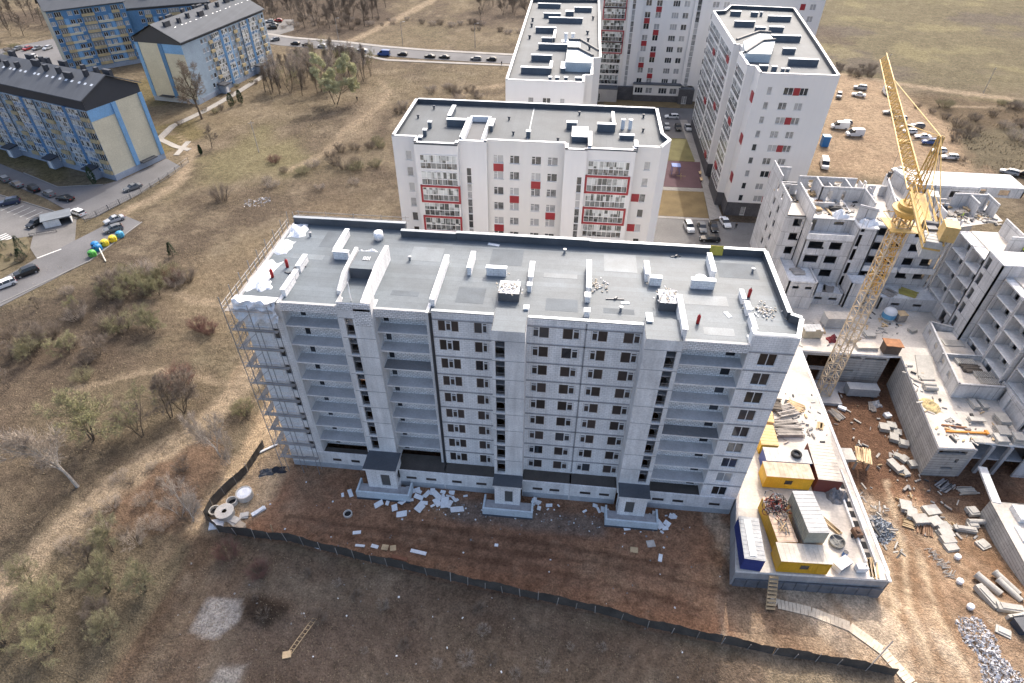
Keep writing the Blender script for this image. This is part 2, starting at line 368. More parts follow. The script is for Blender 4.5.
# rubble-strewn strip by the middle entrance
zone([(-16,51.5),(8,50),(8,47.5),(-14,48)], (.20,.18,.16), .6, .8, 1)
Z = gz(0,0) + np.zeros(GX.shape)
sy = sst(36,56,GY)*sst(40.5,43,GX)*(1-sst(96,103,GY)); Z = -3.3*sy
near = 1-sst(300,420,np.hypot(GX,GY-60))
Z += ((n3-.5)*.22 + (n2-.5)*.45)*near*(1-.6*site) - .08
Z += 1.1*np.exp(-(((GX+33)/2.6)**2+((GY-32.6)/1.2)**2))*(1+.5*(n3-.5))           # dark earth mound
Z += (fbm(GX,GY,120,3,71)-.5)*6*sst(300,420,GY)
flat = np.maximum.reduce([1-sst(0,4,sdist(GX,GY,[(-180,60),(-95,95),(-98,130),(-108,175),(-120,245),(-20,245),(-20,285),(-180,300),(-260,240),(-260,120)])), 1-sst(0,3,sdist(GX,GY,[(14,122),(45,122),(45,225),(14,225)]))])
Z = Z*(1-flat) - .06*flat
ny, nx = GX.shape
idx = np.arange(nx*ny).reshape(ny, nx)
faces = np.stack([idx[:-1,:-1], idx[:-1,1:], idx[1:,1:], idx[1:,:-1]], -1).reshape(-1, 4)
me = bpy.data.meshes.new('ground'); me.from_pydata(np.stack([GX,GY,Z], -1).reshape(-1,3).tolist(), [], faces.tolist())
ca = me.color_attributes.new('soil', 'FLOAT_COLOR', 'POINT')
ca.data.foreach_set('color', np.concatenate([np.clip(C*np.where(site > .5, .95, .86)[..., None],0,1), np.ones(C.shape[:2]+(1,))], -1).reshape(-1).astype(np.float32))
for p in me.polygons: p.use_smooth = True
gm = bpy.data.materials.new('soil and dry grass'); gm.use_nodes = True; nt = gm.node_tree; N = nt.nodes; Lk = nt.links
bs = N['Principled BSDF']; bs.inputs['Roughness'].default_value = .95; bs.inputs['Specular IOR Level'].default_value = .1
at = N.new('ShaderNodeVertexColor'); at.layer_name = 'soil'; geo = N.new('ShaderNodeNewGeometry')
def gn(sc_, det, lo, hi, a, b):
    n = N.new('ShaderNodeTexNoise'); n.inputs['Scale'].default_value = sc_; n.inputs['Detail'].default_value = det; n.inputs['Roughness'].default_value = .65; Lk.new(geo.outputs['Position'], n.inputs['Vector'])
    r = N.new('ShaderNodeMapRange'); r.inputs['From Min'].default_value = lo; r.inputs['From Max'].default_value = hi; r.inputs['To Min'].default_value = a; r.inputs['To Max'].default_value = b
    Lk.new(n.outputs['Fac'], r.inputs[0]); return n.outputs['Fac'], r.outputs[0]
h1, a1 = gn(.9, 6, .3, .7, .62, 1.4); h2, a2 = gn(4.5, 6, .3, .7, .52, 1.5); h3, a3 = gn(.22, 5, .3, .7, .82, 1.2)
m1 = N.new('ShaderNodeMath'); m1.operation = 'MULTIPLY'; Lk.new(a1, m1.inputs[0]); Lk.new(a2, m1.inputs[1])
m2 = N.new('ShaderNodeMath'); m2.operation = 'MULTIPLY'; Lk.new(m1.outputs[0], m2.inputs[0]); Lk.new(a3, m2.inputs[1])
mx = N.new('ShaderNodeMix'); mx.data_type = 'RGBA'; mx.blend_type = 'MULTIPLY'; mx.inputs[0].default_value = 1; Lk.new(at.outputs[0], mx.inputs[6]); Lk.new(m2.outputs[0], mx.inputs[7])
Lk.new(mx.outputs[2], bs.inputs['Base Color'])
bp = N.new('ShaderNodeBump'); bp.inputs['Strength'].default_value = .8; bp.inputs['Distance'].default_value = .25; Lk.new(m1.outputs[0], bp.inputs['Height']); Lk.new(bp.outputs[0], bs.inputs['Normal'])
me.materials.append(gm)
ground = bpy.data.objects.new('ground', me); COL.objects.link(ground)
struct(ground, 'dry grass field and red-brown building site earth around all the blocks')
GZ = Z
def gnd(x, y):
    """height of the ground sheet itself"""
    i = int(np.clip(np.searchsorted(xs, x)-1, 0, nx-2)); j = int(np.clip(np.searchsorted(ys, y)-1, 0, ny-2))
    fx = (x-xs[i])/(xs[i+1]-xs[i]); fy = (y-ys[j])/(ys[j+1]-ys[j])
    return float((GZ[j,i]*(1-fx)+GZ[j,i+1]*fx)*(1-fy)+(GZ[j+1,i]*(1-fx)+GZ[j+1,i+1]*fx)*fy)

# ------------------------------------------------------------------ roads, pavements, kerbs
def sheet(name, pts, z, mat, label, th=.12):
    b = MB(); b.prism(pts, z-th, z, 0, bottom=False); o = b.build(name, mat); return struct(o, label)
def ribbon(line, w):
    L = []; Rr = []
    for i, p in enumerate(line):
        a = Vector(line[max(0,i-1)]); c = Vector(line[min(len(line)-1,i+1)]); d = (c-a).normalized(); n = Vector((-d.y, d.x))*w/2
        L.append((p[0]+n.x, p[1]+n.y)); Rr.append((p[0]-n.x, p[1]-n.y))
    return L + Rr[::-1]
def kerb(name, line, label, h=.12, w=.22, z=.0):
    b = MB()
    for p, q in zip(line, line[1:]):
        d = Vector((q[0]-p[0], q[1]-p[1])); b.obox(((p[0]+q[0])/2, (p[1]+q[1])/2, z-.1), (d.length, w, h+.1), math.atan2(d.y, d.x))
    return struct(b.build(name, kerb_m), label)
# street by the recycling bins and the yard of the blue flats
sheet('road', [(-122,78),(-116.5,74),(-104.4,104.2),(-102.6,121.8),(-108.6,124.6),(-113,112),(-116.5,104)], .02, asphalt, 'asphalt street ending beside the recycling bins')
sheet('parking_area', [(-165,137),(-139.4,128.6),(-127.8,124.6),(-119,121.5),(-113,112.2),(-115.8,103.5),(-121,108),(-124,113),(-134,108.5),(-165,116)], .024, asphalt_lot, 'asphalt parking yard with the rubbish shelter')
sheet('yard_road', [(-185,155),(-150,137.9),(-134.5,131.2),(-126,126.4),(-117.2,121.6),(-115,123),(-111.4,136),(-109.4,153),(-116,157.4),(-120.5,143.5),(-124,139.6),(-135,137),(-150,144),(-185,160)], .028, asphalt, 'asphalt lane in front of the blue flats')
kerb('kerb', [(-165,137.2),(-139.4,128.9),(-127.8,124.9),(-119,121.8)], 'kerb between the lane and the parking yard')
kerb('kerb', [(-118,76),(-104.2,104.2),(-102.4,121.9)], 'kerb along the grass side of the street')
kerb('kerb', [(-124,139.8),(-135,137.2),(-150,144.2)], 'kerb in front of the blue flats')
b = MB()
for k in range(6):
    x, y = -140.5+k*2.3, 127.6-k*.82; b.obox((x+.9, y-2.2, .026), (.12, 4.2, .004), R(-20))
b.obox((-115, 106.2, .032), (5., .35, .004), R(56))
for k in range(4): b.obox((-131.5+k*.9, 112.2-k*.5, .028), (.45, 2.6, .004), R(-25))
struct(b.build('parking_lines', line_paint), 'worn white bay lines on the parking yard')
# islands with shrubs by the street
sheet('verge', [(-125,112.4),(-121.3,108.6),(-118.6,103),(-122,96),(-127,84),(-140,95),(-134,108)], .08, M('verge earth', (.12,.10,.06), .95, .3, .5, 4, .2), 'planted verge with young pines beside the street')
# street with parked cars in the distance
rd = [(-190,308),(-150,287.5),(-128,280),(-104,276.2),(-84,271),(-64,267.8),(-30,265.5),(-8,265)]
sheet('road', ribbon(rd, 11), .02, asphalt, 'distant street with a row of parked cars')
sheet('pavement', ribbon([(x, y+7.2) for x, y in rd], 2.6), .09, paving, 'pale pavement on the far side of the distant street')
sheet('pavement', ribbon([(-90,264.4),(-78,259),(-53,258.2),(-25,257.6),(-8,257.6)], 2.2), .09, paving, 'pale pavement on the near side of the distant street')
sheet('parking_area', [(-158,296),(-140,285),(-133,300),(-141,320),(-156,318)], .026, asphalt_lot, 'small parking area at the far end of the blue flats')
sheet('path', ribbon([(-118.6,241),(-121,214),(-123.4,196),(-127.2,181),(-125.8,171)], 2.4), .06, paving, 'paved path along the blue flats')
sheet('path', ribbon([(-126,171),(-118,166),(-112.5,164)], 1.8), .07, paving, 'short paved path joining the lawn')
sheet('path', ribbon([(-114.5,160),(-116,170)], 1.6), .064, paving, 'narrow path at the gable of the blue flats')
# courtyard of the red and white houses
sheet('parking_area', [(15.5,121),(47,121),(47,137.6),(15.5,137.6)], .03, asphalt_lot, 'court parking with five cars between the red and white blocks')
sheet('pavement', [(34.9,137.9),(38.2,139.5),(37,205),(34.6,205),(35.6,156)], .06, paving, 'pavement along the tall red and white block')
sheet('pavement', [(18,137.7),(34.8,137.7),(34.8,138.8),(18,138.8)], .06, paving, 'pavement strip at the court parking')
sheet('lawn', [(17.5,138.9),(34.8,138.9),(35.4,153.1),(18,152.8)], .07, M('thin lawn', (.17,.125,.062), .95, .2, .3, 3, .15), 'thin brown lawn in the court')
sheet('path', [(18,152.9),(35.6,153.2),(35.6,155.2),(18,154.9)], .065, paving, 'path between lawn and playground')
sheet('playground', [(18,155),(35.2,155.4),(37,172),(19,172)], .072, M('purple playground', (.10,.055,.065), .9, .12, .3, 4), 'dull purple playground surface in the court')
sheet('lawn', [(19,172.1),(35.6,172.2),(35,189),(20,189)], .07, M('green lawn', (.15,.135,.06), .95, .2, .3, 3, .15), 'greenish lawn behind the playground')
sheet('parking_area', [(15,189.2),(41,189.2),(41,216),(15,216)], .03, asphalt, 'rear court parking')
sheet('lawn', [(10,216.2),(36,216.2),(36,222.4),(10,222.4)], .07, M('thin lawn', (.17,.125,.062)), 'strip of lawn under the long block')
# ------------------------------------------------------------------ windows
WC = {}
def window(root, O, u, a0, a1, z0, z1, style='two', depth=.14, frame=None, pane=None, sill=True, name='window'):
    """frame mesh (with sill) and a child pane, set back in an opening of a wall"""
    frame = frame or pvc; pane = pane or glass_room
    w, h = round(a1-a0, 2), round(z1-z0, 2); u = Vector((u[0], u[1], 0)).normalized(); n = Vector((u.y, -u.x, 0))
    key = (w, h, style, frame.name, pane.name, sill)
    if key not in WC:
        f = MB(); t = .07; d = .09; x0, x1 = -w/2, w/2
        if style in ('bigleft', 'bigright', 'triple'):
            e = .045
            f.box(x0,0,0,x0+e,d,h,1); f.box(x1-e,0,0,x1,d,h,1); f.box(x0+e,0,0,x1-e,d,e,1); f.box(x0+e,0,h-e,x1-e,d,h,1)
            segs = {'bigleft': [(.56, 1.)], 'bigright': [(0., .44)], 'triple': [(.34, .66)]}[style]
            for s0, s1 in segs:
                p, q = x0+e+(w-2*e)*s0, x0+e+(w-2*e)*s1
                f.box(p,-.04,e,p+.14,d-.02,h-e); f.box(q-.14,-.04,e,q,d-.02,h-e); f.box(p+.14,-.04,e,q-.14,d-.02,e+.11); f.box(p+.14,-.04,h-e-.11,q-.14,d-.02,h-e)
                f.box(p+.14,-.04,h*.72,q-.14,d-.02,h*.72+.1)
        else:
            f.box(x0,0,0,x0+t,d,h); f.box(x1-t,0,0,x1,d,h); f.box(x0+t,0,0,x1-t,d,t); f.box(x0+t,0,h-t,x1-t,d,h)
            ms = {'one': [], 'two': [.5], 'off': [.4], 'three': [.33,.67], 'four': [.25,.5,.75], 'stair': []}[style]
            for k in ms: f.box(x0+w*k-.045,0,t,x0+w*k+.045,d,h-t)
            if style in ('off',): f.box(x0+t,0,h*.7,x0+w*.4-.045,d,h*.7+.06)
            if style == 'stair': f.box(x0+t,0,h*.5-.04,x1-t,d,h*.5+.04)
        if sill: f.box(x0-.05,-depth-.06,-.05,x1+.05,0,-.003,0)
        g = MB(); g.poly([(x0,.05,0),(x1,.05,0),(x1,.05,h),(x0,.05,h)])
        WC[key] = (f.mesh('window', [frame, pvc_tan]), g.mesh('pane', pane))
    fm, pm = WC[key]
    c = Vector(O) + u*((a0+a1)/2) - n*depth
    o = inst(name, fm, root, (c.x, c.y, z0), math.atan2(u.y, u.x))
    sub('pane', pm, o)
    return o

# ------------------------------------------------------------------ the unfinished block in the middle
main = thing('unfinished_apartment_block', 'long unfinished white block apartment building with grey roof and open loggias in the middle', 'apartment building', (-6, 64, 0))
FL = [3.3+3*k for k in range(9)]
ROOF = 30.5
win_rows = [(z+.78, z+2.42) for z in FL]
def seg(x0, x1, y, z0, z1, holes, name='wall', mat=None, t=.3):
    b = MB(); b.wall((x0, y, z0), (1,0), x1-x0, z1-z0, [(a-x0, c-x0, e-z0, f-z0) for a, c, e, f in holes], t)
    return b.build(name, mat or silicate, main)
def row_windows(x0, x1, y, cols, first=None):
    """cols: (left, right, style); returns openings and sets windows"""
    hs = []
    for i, (z0, z1) in enumerate(win_rows):
        for a, c, st in cols:
            zz = z0
            hs.append((a, c, zz, z1)); window(main, (0, y, 0), (1,0), a, c, zz, z1, st, .03, pvc, brown_open if RNG.random() < .8 else glass_dark, False)
    return hs
# facade between the stair towers
h1 = row_windows(-14.9, -7.5, 55, [(-14.25,-11.8,'triple'), (-9.95,-8.3,'bigleft')])
seg(-14.9, -7.5, 55, 3.3, 30.9, h1)
h2 = row_windows(-3.7, 9.6, 55, [(-3.15,-1.15,'bigright'), (.45,2.5,'bigleft'), (3.7,5.6,'bigright'), (7.45,9.45,'bigleft')])
seg(-3.7, 9.6, 55, 3.3, 30.9, h2)
seg(-26.4, -25.8, 55, 3.3, 30.9, [])
# right end block
h3 = []
for i, (z0, z1) in enumerate(win_rows):
    h3.append((22.2,24.15,z0-.25,z1)); window(main, (0,53,0), (1,0), 22.2, 24.15, z0-.25, z1, 'two', .1, pvc, glass_room if i in (6,1) else glass_dark, False)
seg(20.9, 25.8, 53, 3.3, 32.1, h3)
b = MB()
for p, q in (((25.8,53),(27.3,57.6)), ((27.3,57.6),(26.3,58.4)), ((26.3,58.4),(26.4,72))):
    d = Vector((q[0]-p[0], q[1]-p[1])); b.wall((p[0],p[1],0), d, d.length, 31.5, [], .3)
b.build('wall', silicate, main)
# left end block behind the scaffold, partly insulated with white boards
h4 = []; 
for i, (z0, z1) in enumerate(win_rows):
    h4.append((-35.2,-34.2,z0-.2,z1-.1)); window(main, (0,55,0), (1,0), -35.2, -34.2, z0-.2, z1-.1, 'one', .1, pvc, glass_dark, False)
seg(-38.4, -33.2, 55, 3.3, 30.4, h4)
for z in FL:
    b = MB(); b.box(-38.2, 54.88, z+.35, -35.5, 54.995, z+2.5); b.build('insulation_board', foam, main)
b = MB(); b.wall((-38.4,74,0), (0,-1), 19, 30.9, [], .3); b.wall((26.4,72.2,0), (-1,0), 48.9, 30.9, [], .3); b.wall((-22.5,72.2,0), (0,1), 1.8, 30.9, [], .3); b.wall((-22.5,74,0), (-1,0), 15.9, 30.9, [], .3)
b.build('wall', silicate, main)
# dark floor joints across the facade
for z in FL[1:]+[30.0]:
    for x0, x1, y in ((-14.9,-7.52,55), (-3.68,9.48,55), (20.9,25.8,53)): b = MB(); b.box(x0, y-.05, z-.32, x1, y+.02, z-.1); b.build('floor_band', concrete, main)
b = MB(); b.box(3.0, 54.95, 3.6, 3.18, 55.02, 30.6); b.build('joint', concrete, main)
# loggias: slabs, back walls, party walls
def loggia(x0, x1, yf, yb, door, slits, extra_top):
    b = MB()
    hs = []
    for z in FL:
        hs.append((door[0]-x0, door[1]-x0, z+.15-3.3, z+2.35-3.3)); hs += [(s0-x0, s1-x0, z+2.0-3.3, z+2.32-3.3) for s0, s1 in slits]
    b.wall((x0, yb, 3.3), (1,0), x1-x0, 27.2, hs, .3); b.build('loggia_wall', silicate_top, main)
    for z in FL:
        window(main, (0,yb,0), (1,0), door[0], door[1], z+.15, z+2.35, 'one', .03, pvc, glass_dark, False, 'balcony_door')
        for s0, s1 in slits: b = MB(); b.poly([(s0,yb+.06,z+2.0),(s1,yb+.06,z+2.0),(s1,yb+.06,z+2.32),(s0,yb+.06,z+2.32)]); b.build('slit_window', brown_open, main)
    for z in FL[1:]:
        b = MB(); b.box(x0, yf+.02, z-.22, x1, yb-.002, z, 0, 1); b.build('loggia_slab', [concrete_pale, slab_conc if RNG.random() < .88 else M('damp slab', (.22,.225,.235))], main)
    b = MB(); b.box(x0, yf-.02, 29.55, x1, yf+.35, 30.75); b.build('parapet', silicate_top, main)
    b = MB(); b.box(x0, yf+.352, 30.1, x1, yb-.002, 30.48); b.build('loggia_slab', concrete_pale, main)
    for x in (x0, x1):
        b = MB(); s = -1 if x == x0 else 1; b.box(x, yf-.03, 3.3, x+s*.35, yb+.1, 29.548 if extra_top else 30.7); b.build('party_wall', concrete_pale, main)
loggia(-33.2, -26.4, 55, 56.8, (-31.95,-31.15), [(-30.9,-30.1), (-28.9,-27.5)], False)
loggia(-21.75, -15.6, 55, 56.8, (-21.5,-20.7), [(-20.2,-19.4), (-18,-17)], False)
loggia(13.65, 20.85, 53, 54.75, (19.1,20.3), [(15.5,17)], False)
b = MB(); b.box(-15.24, 54.9, .5, -14.92, 54.995, 30.8); b.tube((-15.15,54.8,.4),(-15.15,54.8,30.9),.09,n=8,m=1); b.build('downpipe', [steel_dark, steel_dark], main)
# stair towers with a dark vertical strip of openings
def tower(x0, x1, yf, top, s0, s1, low):
    z0 = low; hs = [(s0-x0, s1-x0, z-z0, z+2.72-z0) for z in [5.95+3*k for k in range(8)] if z+2.7 < 31]
    b = MB(); b.wall((x0,yf,z0), (1,0), x1-x0, top-z0, hs, .35); b.wall((x0,56,z0), (0,-1), 56-yf, top-z0, [], .3); b.wall((x1,yf,z0), (0,1), 56-yf, top-z0, [], .3)
    b.build('stair_tower', concrete_pale, main)
    for z in [5.95+3*k for k in range(8)]:
        b = MB()
        b.box(s0+.04, yf+.12, z+.62, s1-.04, yf+.17, z+.68); b.box(s0+.04, yf+.12, z+.32, s1-.04, yf+.17, z+.38)
        b.tube((s0, yf+.9, z+1.9), (s1, yf+.9, z+.4), .05, n=4); b.build('stair_railing', galv, main)
        b = MB(); b.box(s0-.2, yf+.5, z+1.35, s1+.2, yf+1.6, z+1.5); b.build('stair_landing', concrete, main)
    for z in [5.7+3*k for k in range(9)]: b = MB(); b.box(x0-.012, yf-.02, z-.04, x1+.012, yf+.01, z+.04); b.build('floor_band', concrete, main)
tower(-25.8, -21.8, 54.2, 32.0, -25.25, -24.2, 3.3)
tower(-7.5, -3.7, 52.0, 31.1, -7.1, -6.0, 3.3)
tower(9.5, 13.6, 52.3, 31.2, 12.0, 13.1, 3.3)
b = MB(); b.box(-23.9, 54.1, 28.7, -21.9, 54.19, 31.2); b.box(-25.75,54.1,30.9,-21.85,54.19,31.9); b.build('block_facing', silicate_top, main)
# plinth storey with slit windows and dark felted terraces on top
def plinth(x0, x1, yf, slits, ztop=3.3):
    b = MB(); b.wall((x0,yf,-.3), (1,0), x1-x0, ztop+.3, [(s0-x0, s1-x0, 1.55+.3, 2.15+.3) for s0, s1 in slits], .3)
    b.wall((x0,56,-.3), (0,-1), 56-yf, ztop+.3, [], .3); b.wall((x1,yf,-.3), (0,1), 56-yf, ztop+.3, [], .3); b.build('plinth_wall', concrete_pale, main)
    b = MB(); b.box(x0, yf, ztop, x1, yf+.16, ztop+.16); b.build('terrace_edge', silicate, main)
    b = MB(); b.box(x0+.1, yf+.162, ztop-.1, x1-.1, 56, ztop+.06); b.build('terrace_roof', terrace_felt, main)
    for s0, s1 in slits:
        b = MB(); b.poly([(s0,yf+.07,1.55),(s1,yf+.07,1.55),(s1,yf+.07,2.15),(s0,yf+.07,2.15)]); b.build('slit_window', brown_open, main)
    b = MB(); b.box(x0+.1, yf-.04, -.2, x1-.1, yf-.003, .95); b.build('plinth_band', M('pale blue foundation', (.40,.43,.46), .85, .12, .6, 5), main)
plinth(-38.4, -25.85, 54.95, [(-36.3,-35), (-32.1,-30.8), (-29.3,-28)])
plinth(-21.75, -14.9, 52.9, [(-20.5,-19), (-17.6,-16.1)]); plinth(-14.88, -7.52, 52.88, [(-13.8,-12.4), (-10.3,-8.8)])
plinth(-3.68, 3.02, 52.9, [(-2.2,-.8), (.2,1.6)]); plinth(3.04, 9.46, 52.88, [(4.5,6), (7.2,8.6)])
plinth(13.66, 25.6, 52.9, [(14.6,16.2), (17.4,18.9), (22.4,23.9)])
b = MB(); b.box(21.2, 52.94, 3.3, 21.5, 54, 5.3); b.build('party_wall', concrete_pale, main)
# three entrances with flat dark roofs
def entrance(x0, x1, yf, yb, door, side):
    b = MB(); z1 = 5.35
    b.wall((x0,yf,.2), (1,0), x1-x0, z1-.2, [(door[0]-x0, door[1]-x0, 1.5, 4.1)], .25); b.wall((x0,yb,.2), (0,-1), yb-yf, z1-.2, [(.6,1.5,1.6,3.6)], .25); b.wall((x1,yf,.2), (0,1), yb-yf, z1-.2, [(.7,1.7,1.6,3.6)], .25)
    b.build('entrance_wall', silicate, main)
    b = MB(); b.box(x0-.25, yf-.3, z1, x1+.25, yb, z1+.3, 0, 1); b.build('entrance_roof', [concrete_pale, roof_dark], main)
    b = MB(); b.box(door[0]-.05, yf+.2, 1.7, door[1]+.05, yf+.25, 4.4); b.build('entrance_door', M('bare door opening', (.12,.115,.11)), main)
    b = MB(); b.box(x0-1.6, yf-1.2, -.2, x1+1.9, yf-.95, 1.5); b.box(x0-1.6, yf-.95, -.2, x0-1.35, yf+1.2, 1.5); b.box(x1+1.65, yf-.95, -.2, x1+1.9, yf+1.2, 1.5)
    b.build('insulated_plinth', M('pale blue insulation', (.55,.63,.68), .7, .08, .8, 5), main)
    b = MB(); b.box(x0-1.34, yf-.948, -.2, x1+1.64, yf+.5, 1.25); b.build('entrance_step', concrete, main)
    b = MB(); b.box(x0-1.62, yf-1.26, -.2, x1+1.92, yf-1.205, .22); b.build('damp_proofing', roof_dark, main)
entrance(-25.6, -21.4, 51.2, 54.2, (-23.6,-22.3), 0)
entrance(-7.3, -3.8, 50.3, 52.0, (-5.9,-4.8), 0)
entrance(9.7, 13.4, 50.3, 52.3, (10.6,11.8), 0)
# roof sheet and parapets
b = MB(); b.prism([(-38.3,55),(-25.8,55.3),(-21.8,55.3),(-7.5,55.1),(9.5,55.1),(13.6,55.1),(13.6,53.3),(20.9,53.3),(25.7,53.3),(27.1,57.5),(26.1,58.3),(26.2,72.05),(-22.6,72.05),(-22.6,73.85),(-38.3,73.85)], 30.1, ROOF, 0); b.build('roof', roof_felt, main)
for k, (x0, y0, x1, y1, dk_) in enumerate(((-35.6,64.8,-31.4,66.0,0),(-20.6,58.2,-17.2,59.2,1),(-20.2,66,-16,69.4,0),(-12.6,57.6,-9.2,60.8,1),(-2.4,64,1.8,65,0),(-1.8,57.2,2,59.6,1),(5.2,66.2,9.4,70.4,0),(5.0,57.4,8.6,58.4,1),(14.6,60.2,19.8,62.2,0),(19.6,66.4,24.6,69.8,1),(16.2,54.6,19.6,56,0),(-9.6,66.2,-5.4,70,1),(-33,68,-31,72,1))):
    b = MB(); b.box(x0,y0,ROOF+.003,x1,y1,ROOF+.012); b.build('roof_patch', M('darker felt patch', (.095,.115,.134), .7, .2, .4, 6) if dk_ else M('paler felt patch', (.15,.178,.20), .55, .2, .4, 6), main)
def parapet(line, h, w=.45, cap=True, m=roof_dark):
    for p, q in zip(line, line[1:]):
        d = Vector((q[0]-p[0], q[1]-p[1])); b = MB(); c = ((p[0]+q[0])/2, (p[1]+q[1])/2, 30.0)
        b.obox(c, (d.length+w*.98, w, h-30.0), math.atan2(d.y, d.x), 0); b.obox((c[0],c[1],h+.002), (d.length+w, w+.12, .07), math.atan2(d.y, d.x), 1)
        b.build('parapet', [m, metal_grey], main)
parapet([(-38.2,73.7),(-22.5,73.7)], 31.55); parapet([(-22.3,71.9),(-15.1,71.9)], 31.45); parapet([(-14.6,71.9),(3,71.9)], 31.6); parapet([(3.45,71.9),(26,71.9)], 31.5)
parapet([(26.15,71.4),(26.1,58.6)], 31.5); parapet([(26.3,58.0),(27.05,57.6)], 31.55, .4); parapet([(27.1,57.2),(25.8,53.5)], 31.5, .4)
b = MB(); b.box(20.9,53.28,30.5,25.6,53.62,32.14); b.box(20.9,53.62,30.5,21.35,54.4,32.1); b.build('parapet', metal_white, main)
for x0, x1, y in ((-14.9,-7.6,55), (-3.6,9.4,55)):
    b = MB(); b.box(x0, y-.06, 30.9, x1, y+.4, 31.02); b.build('parapet_cap', metal_grey, main)
# block ventilation walls and stair heads on the roof
def vent(x0, y0, x1, y1, top, capped=True):
    b = MB(); b.box(x0, y0, 30.3, x1, y1, top); o = b.build('vent_wall', silicate, main)
    if capped: b = MB(); b.box(x0-.07, y0-.07, top+.002, x1+.07, y1+.07, top+.09); b.build('cap', metal_white, o)
for q in ((-33.4,56.5,-32.9,59.6,31.5), (-33.5,60.1,-33.05,61.1,31.3), (-33.5,61.7,-33,64.3,31.5), (-30.1,66.1,-29.6,71.2,31.5), (-29.9,65.2,-27.9,65.7,31.6),
          (-15.3,56.5,-14.8,66.1,31.5), (-12.,63.4,-11.5,67.2,31.6), (-9.6,63.6,-7.1,64.2,31.6), (-4.2,62.4,-3.7,65.8,31.5), (-4.2,60.6,-3.7,61.3,31.4), (-4.2,56.1,-3.7,56.8,31.3),
          (2.95,60.9,3.45,66.9,31.5), (2.8,59.2,3.4,60.1,31.3), (2.75,56.3,3.35,57,31.3), (10.2,64.4,10.7,67.4,31.6), (10.72,63.6,12.1,64.2,31.6), (18.4,65.8,18.9,70,31.7), (15.7,63.5,18.5,64.1,31.7),
          (13.45,53.4,13.95,59.8,32.0), (9.8,55.3,10.4,56.8,31.3), (21.4,58.6,21.9,60.2,31.4), (21.3,60.9,21.7,62.7,31.3), (21.4,55.,21.8,57.6,31.5)): vent(*q)
def stairhead(x0, y0, x1, y1, top, felt):
    b = MB(); b.box(x0, y0, 30.3, x1, y1, top, 0, 1); b.build('stair_head', [roof_dark, felt], main)
stairhead(-26.4, 61.2, -23.1, 65.2, 32.0, roof_felt); stairhead(-7.5, 58.4, -5.0, 61.0, 31.7, concrete_pale); stairhead(11.4, 58.5, 13.4, 61.2, 31.7, concrete_pale)
b = MB(); b.box(-7.45, 52.02, 30.6, -3.75, 56.2, 31.12, 0, 1); b.build('tower_roof', [concrete_pale, roof_felt], main)
b = MB(); b.box(9.55, 52.32, 30.6, 13.4, 56.2, 31.14, 0, 1); b.build('tower_roof', [concrete_pale, roof_felt], main)
for x0, x1, pr in ((-26.95,-26.5,[(57.6,31.1),(60,32.1),(65.6,32.3)]), (-23.0,-22.5,[(54.5,32.0),(58,32.5),(61.5,32.9),(65.8,32.7)])):
    b = MB()
    for (ya, za), (yb, zb) in zip(pr, pr[1:]):
        for x, fl in ((x0, 1), (x1, 0)):
            q = [(x,ya,30.3),(x,yb,30.3),(x,yb,zb),(x,ya,za)]; b.poly(q[::-1] if fl else q)
        b.poly([(x0,ya,za),(x1,ya,za),(x1,yb,zb),(x0,yb,zb)])
    ya, za = pr[0]; b.poly([(x0,ya,30.3),(x1,ya,30.3),(x1,ya,za),(x0,ya,za)]); yb, zb = pr[-1]; b.poly([(x1,yb,30.3),(x0,yb,30.3),(x0,yb,zb),(x1,yb,zb)])
    b.build('stair_head_wall', silicate, main)
b = MB(); b.tube((-24.9,56.5,30.5),(-24.9,56.5,33.2),.06,n=6); b.build('mast_pipe', metal_white, main)
for x, y in ((-35,70.5), (-20,66), (7,58), (24,68), (0,70)):
    b = MB(); b.lathe([(.16,0),(.16,.5),(.24,.52),(.24,.62),(0,.66)], (x,y,30.5), 10); b.build('roof_vent_pipe', galv, main)

# things lying on the roof
def blob(name, x, y, z, sx, sy, sz, mat, label, cat, group=None, rz=0, seed=0, kind=None, n=14):
    """crumpled sheet or soft heap"""
    b = MB(); rr = random.Random(seed); P = {}
    for i in range(n+1):
        for j in range(n+1):
            a, c = i/n*2-1, j/n*2-1; e = max(0, 1-max(abs(a),abs(c))**3)
            w = .55+.45*math.sin(a*3.1+seed)*math.cos(c*2.7+seed*1.7)
            P[i,j] = Matrix.Rotation(rz,3,'Z') @ Vector((a*sx/2*(1+.12*math.sin(c*5+seed)), c*sy/2*(1+.12*math.sin(a*4+seed)), sz*e*(w+rr.uniform(-.16,.16)))) + Vector((x,y,z))
    for i in range(n):
        for j in range(n): b.poly([P[i,j],P[i+1,j],P[i+1,j+1],P[i,j+1]])
    o = b.build(name, mat, loc=(x,y,z)); return tag(o, label, cat, group, kind)
blob('plastic_sheet', -37.2, 71.8, 30.5, 2.4, 3.6, .9, film, 'crumpled white plastic sheet at the far left corner of the long roof', 'plastic sheet', None, .2, 1)
blob('plastic_sheet', -37.5, 67.3, 30.5, 2.0, 3.4, .8, film, 'white plastic sheet draped midway on the left roof edge', 'plastic sheet', None, .0, 2)
blob('plastic_sheet', -37.6, 60.6, 30.5, 2.2, 6.4, .8, film, 'long white plastic sheet along the near left roof edge', 'plastic sheet', None, -.05, 3)
blob('plastic_sheet', -36.4, 58.3, 30.5, 1.6, 1.8, .5, film, 'small crumpled white sheet on the roof beside the long sheet', 'plastic sheet', None, .5, 4)
b = MB(); rr = random.Random(5)
nn = 16
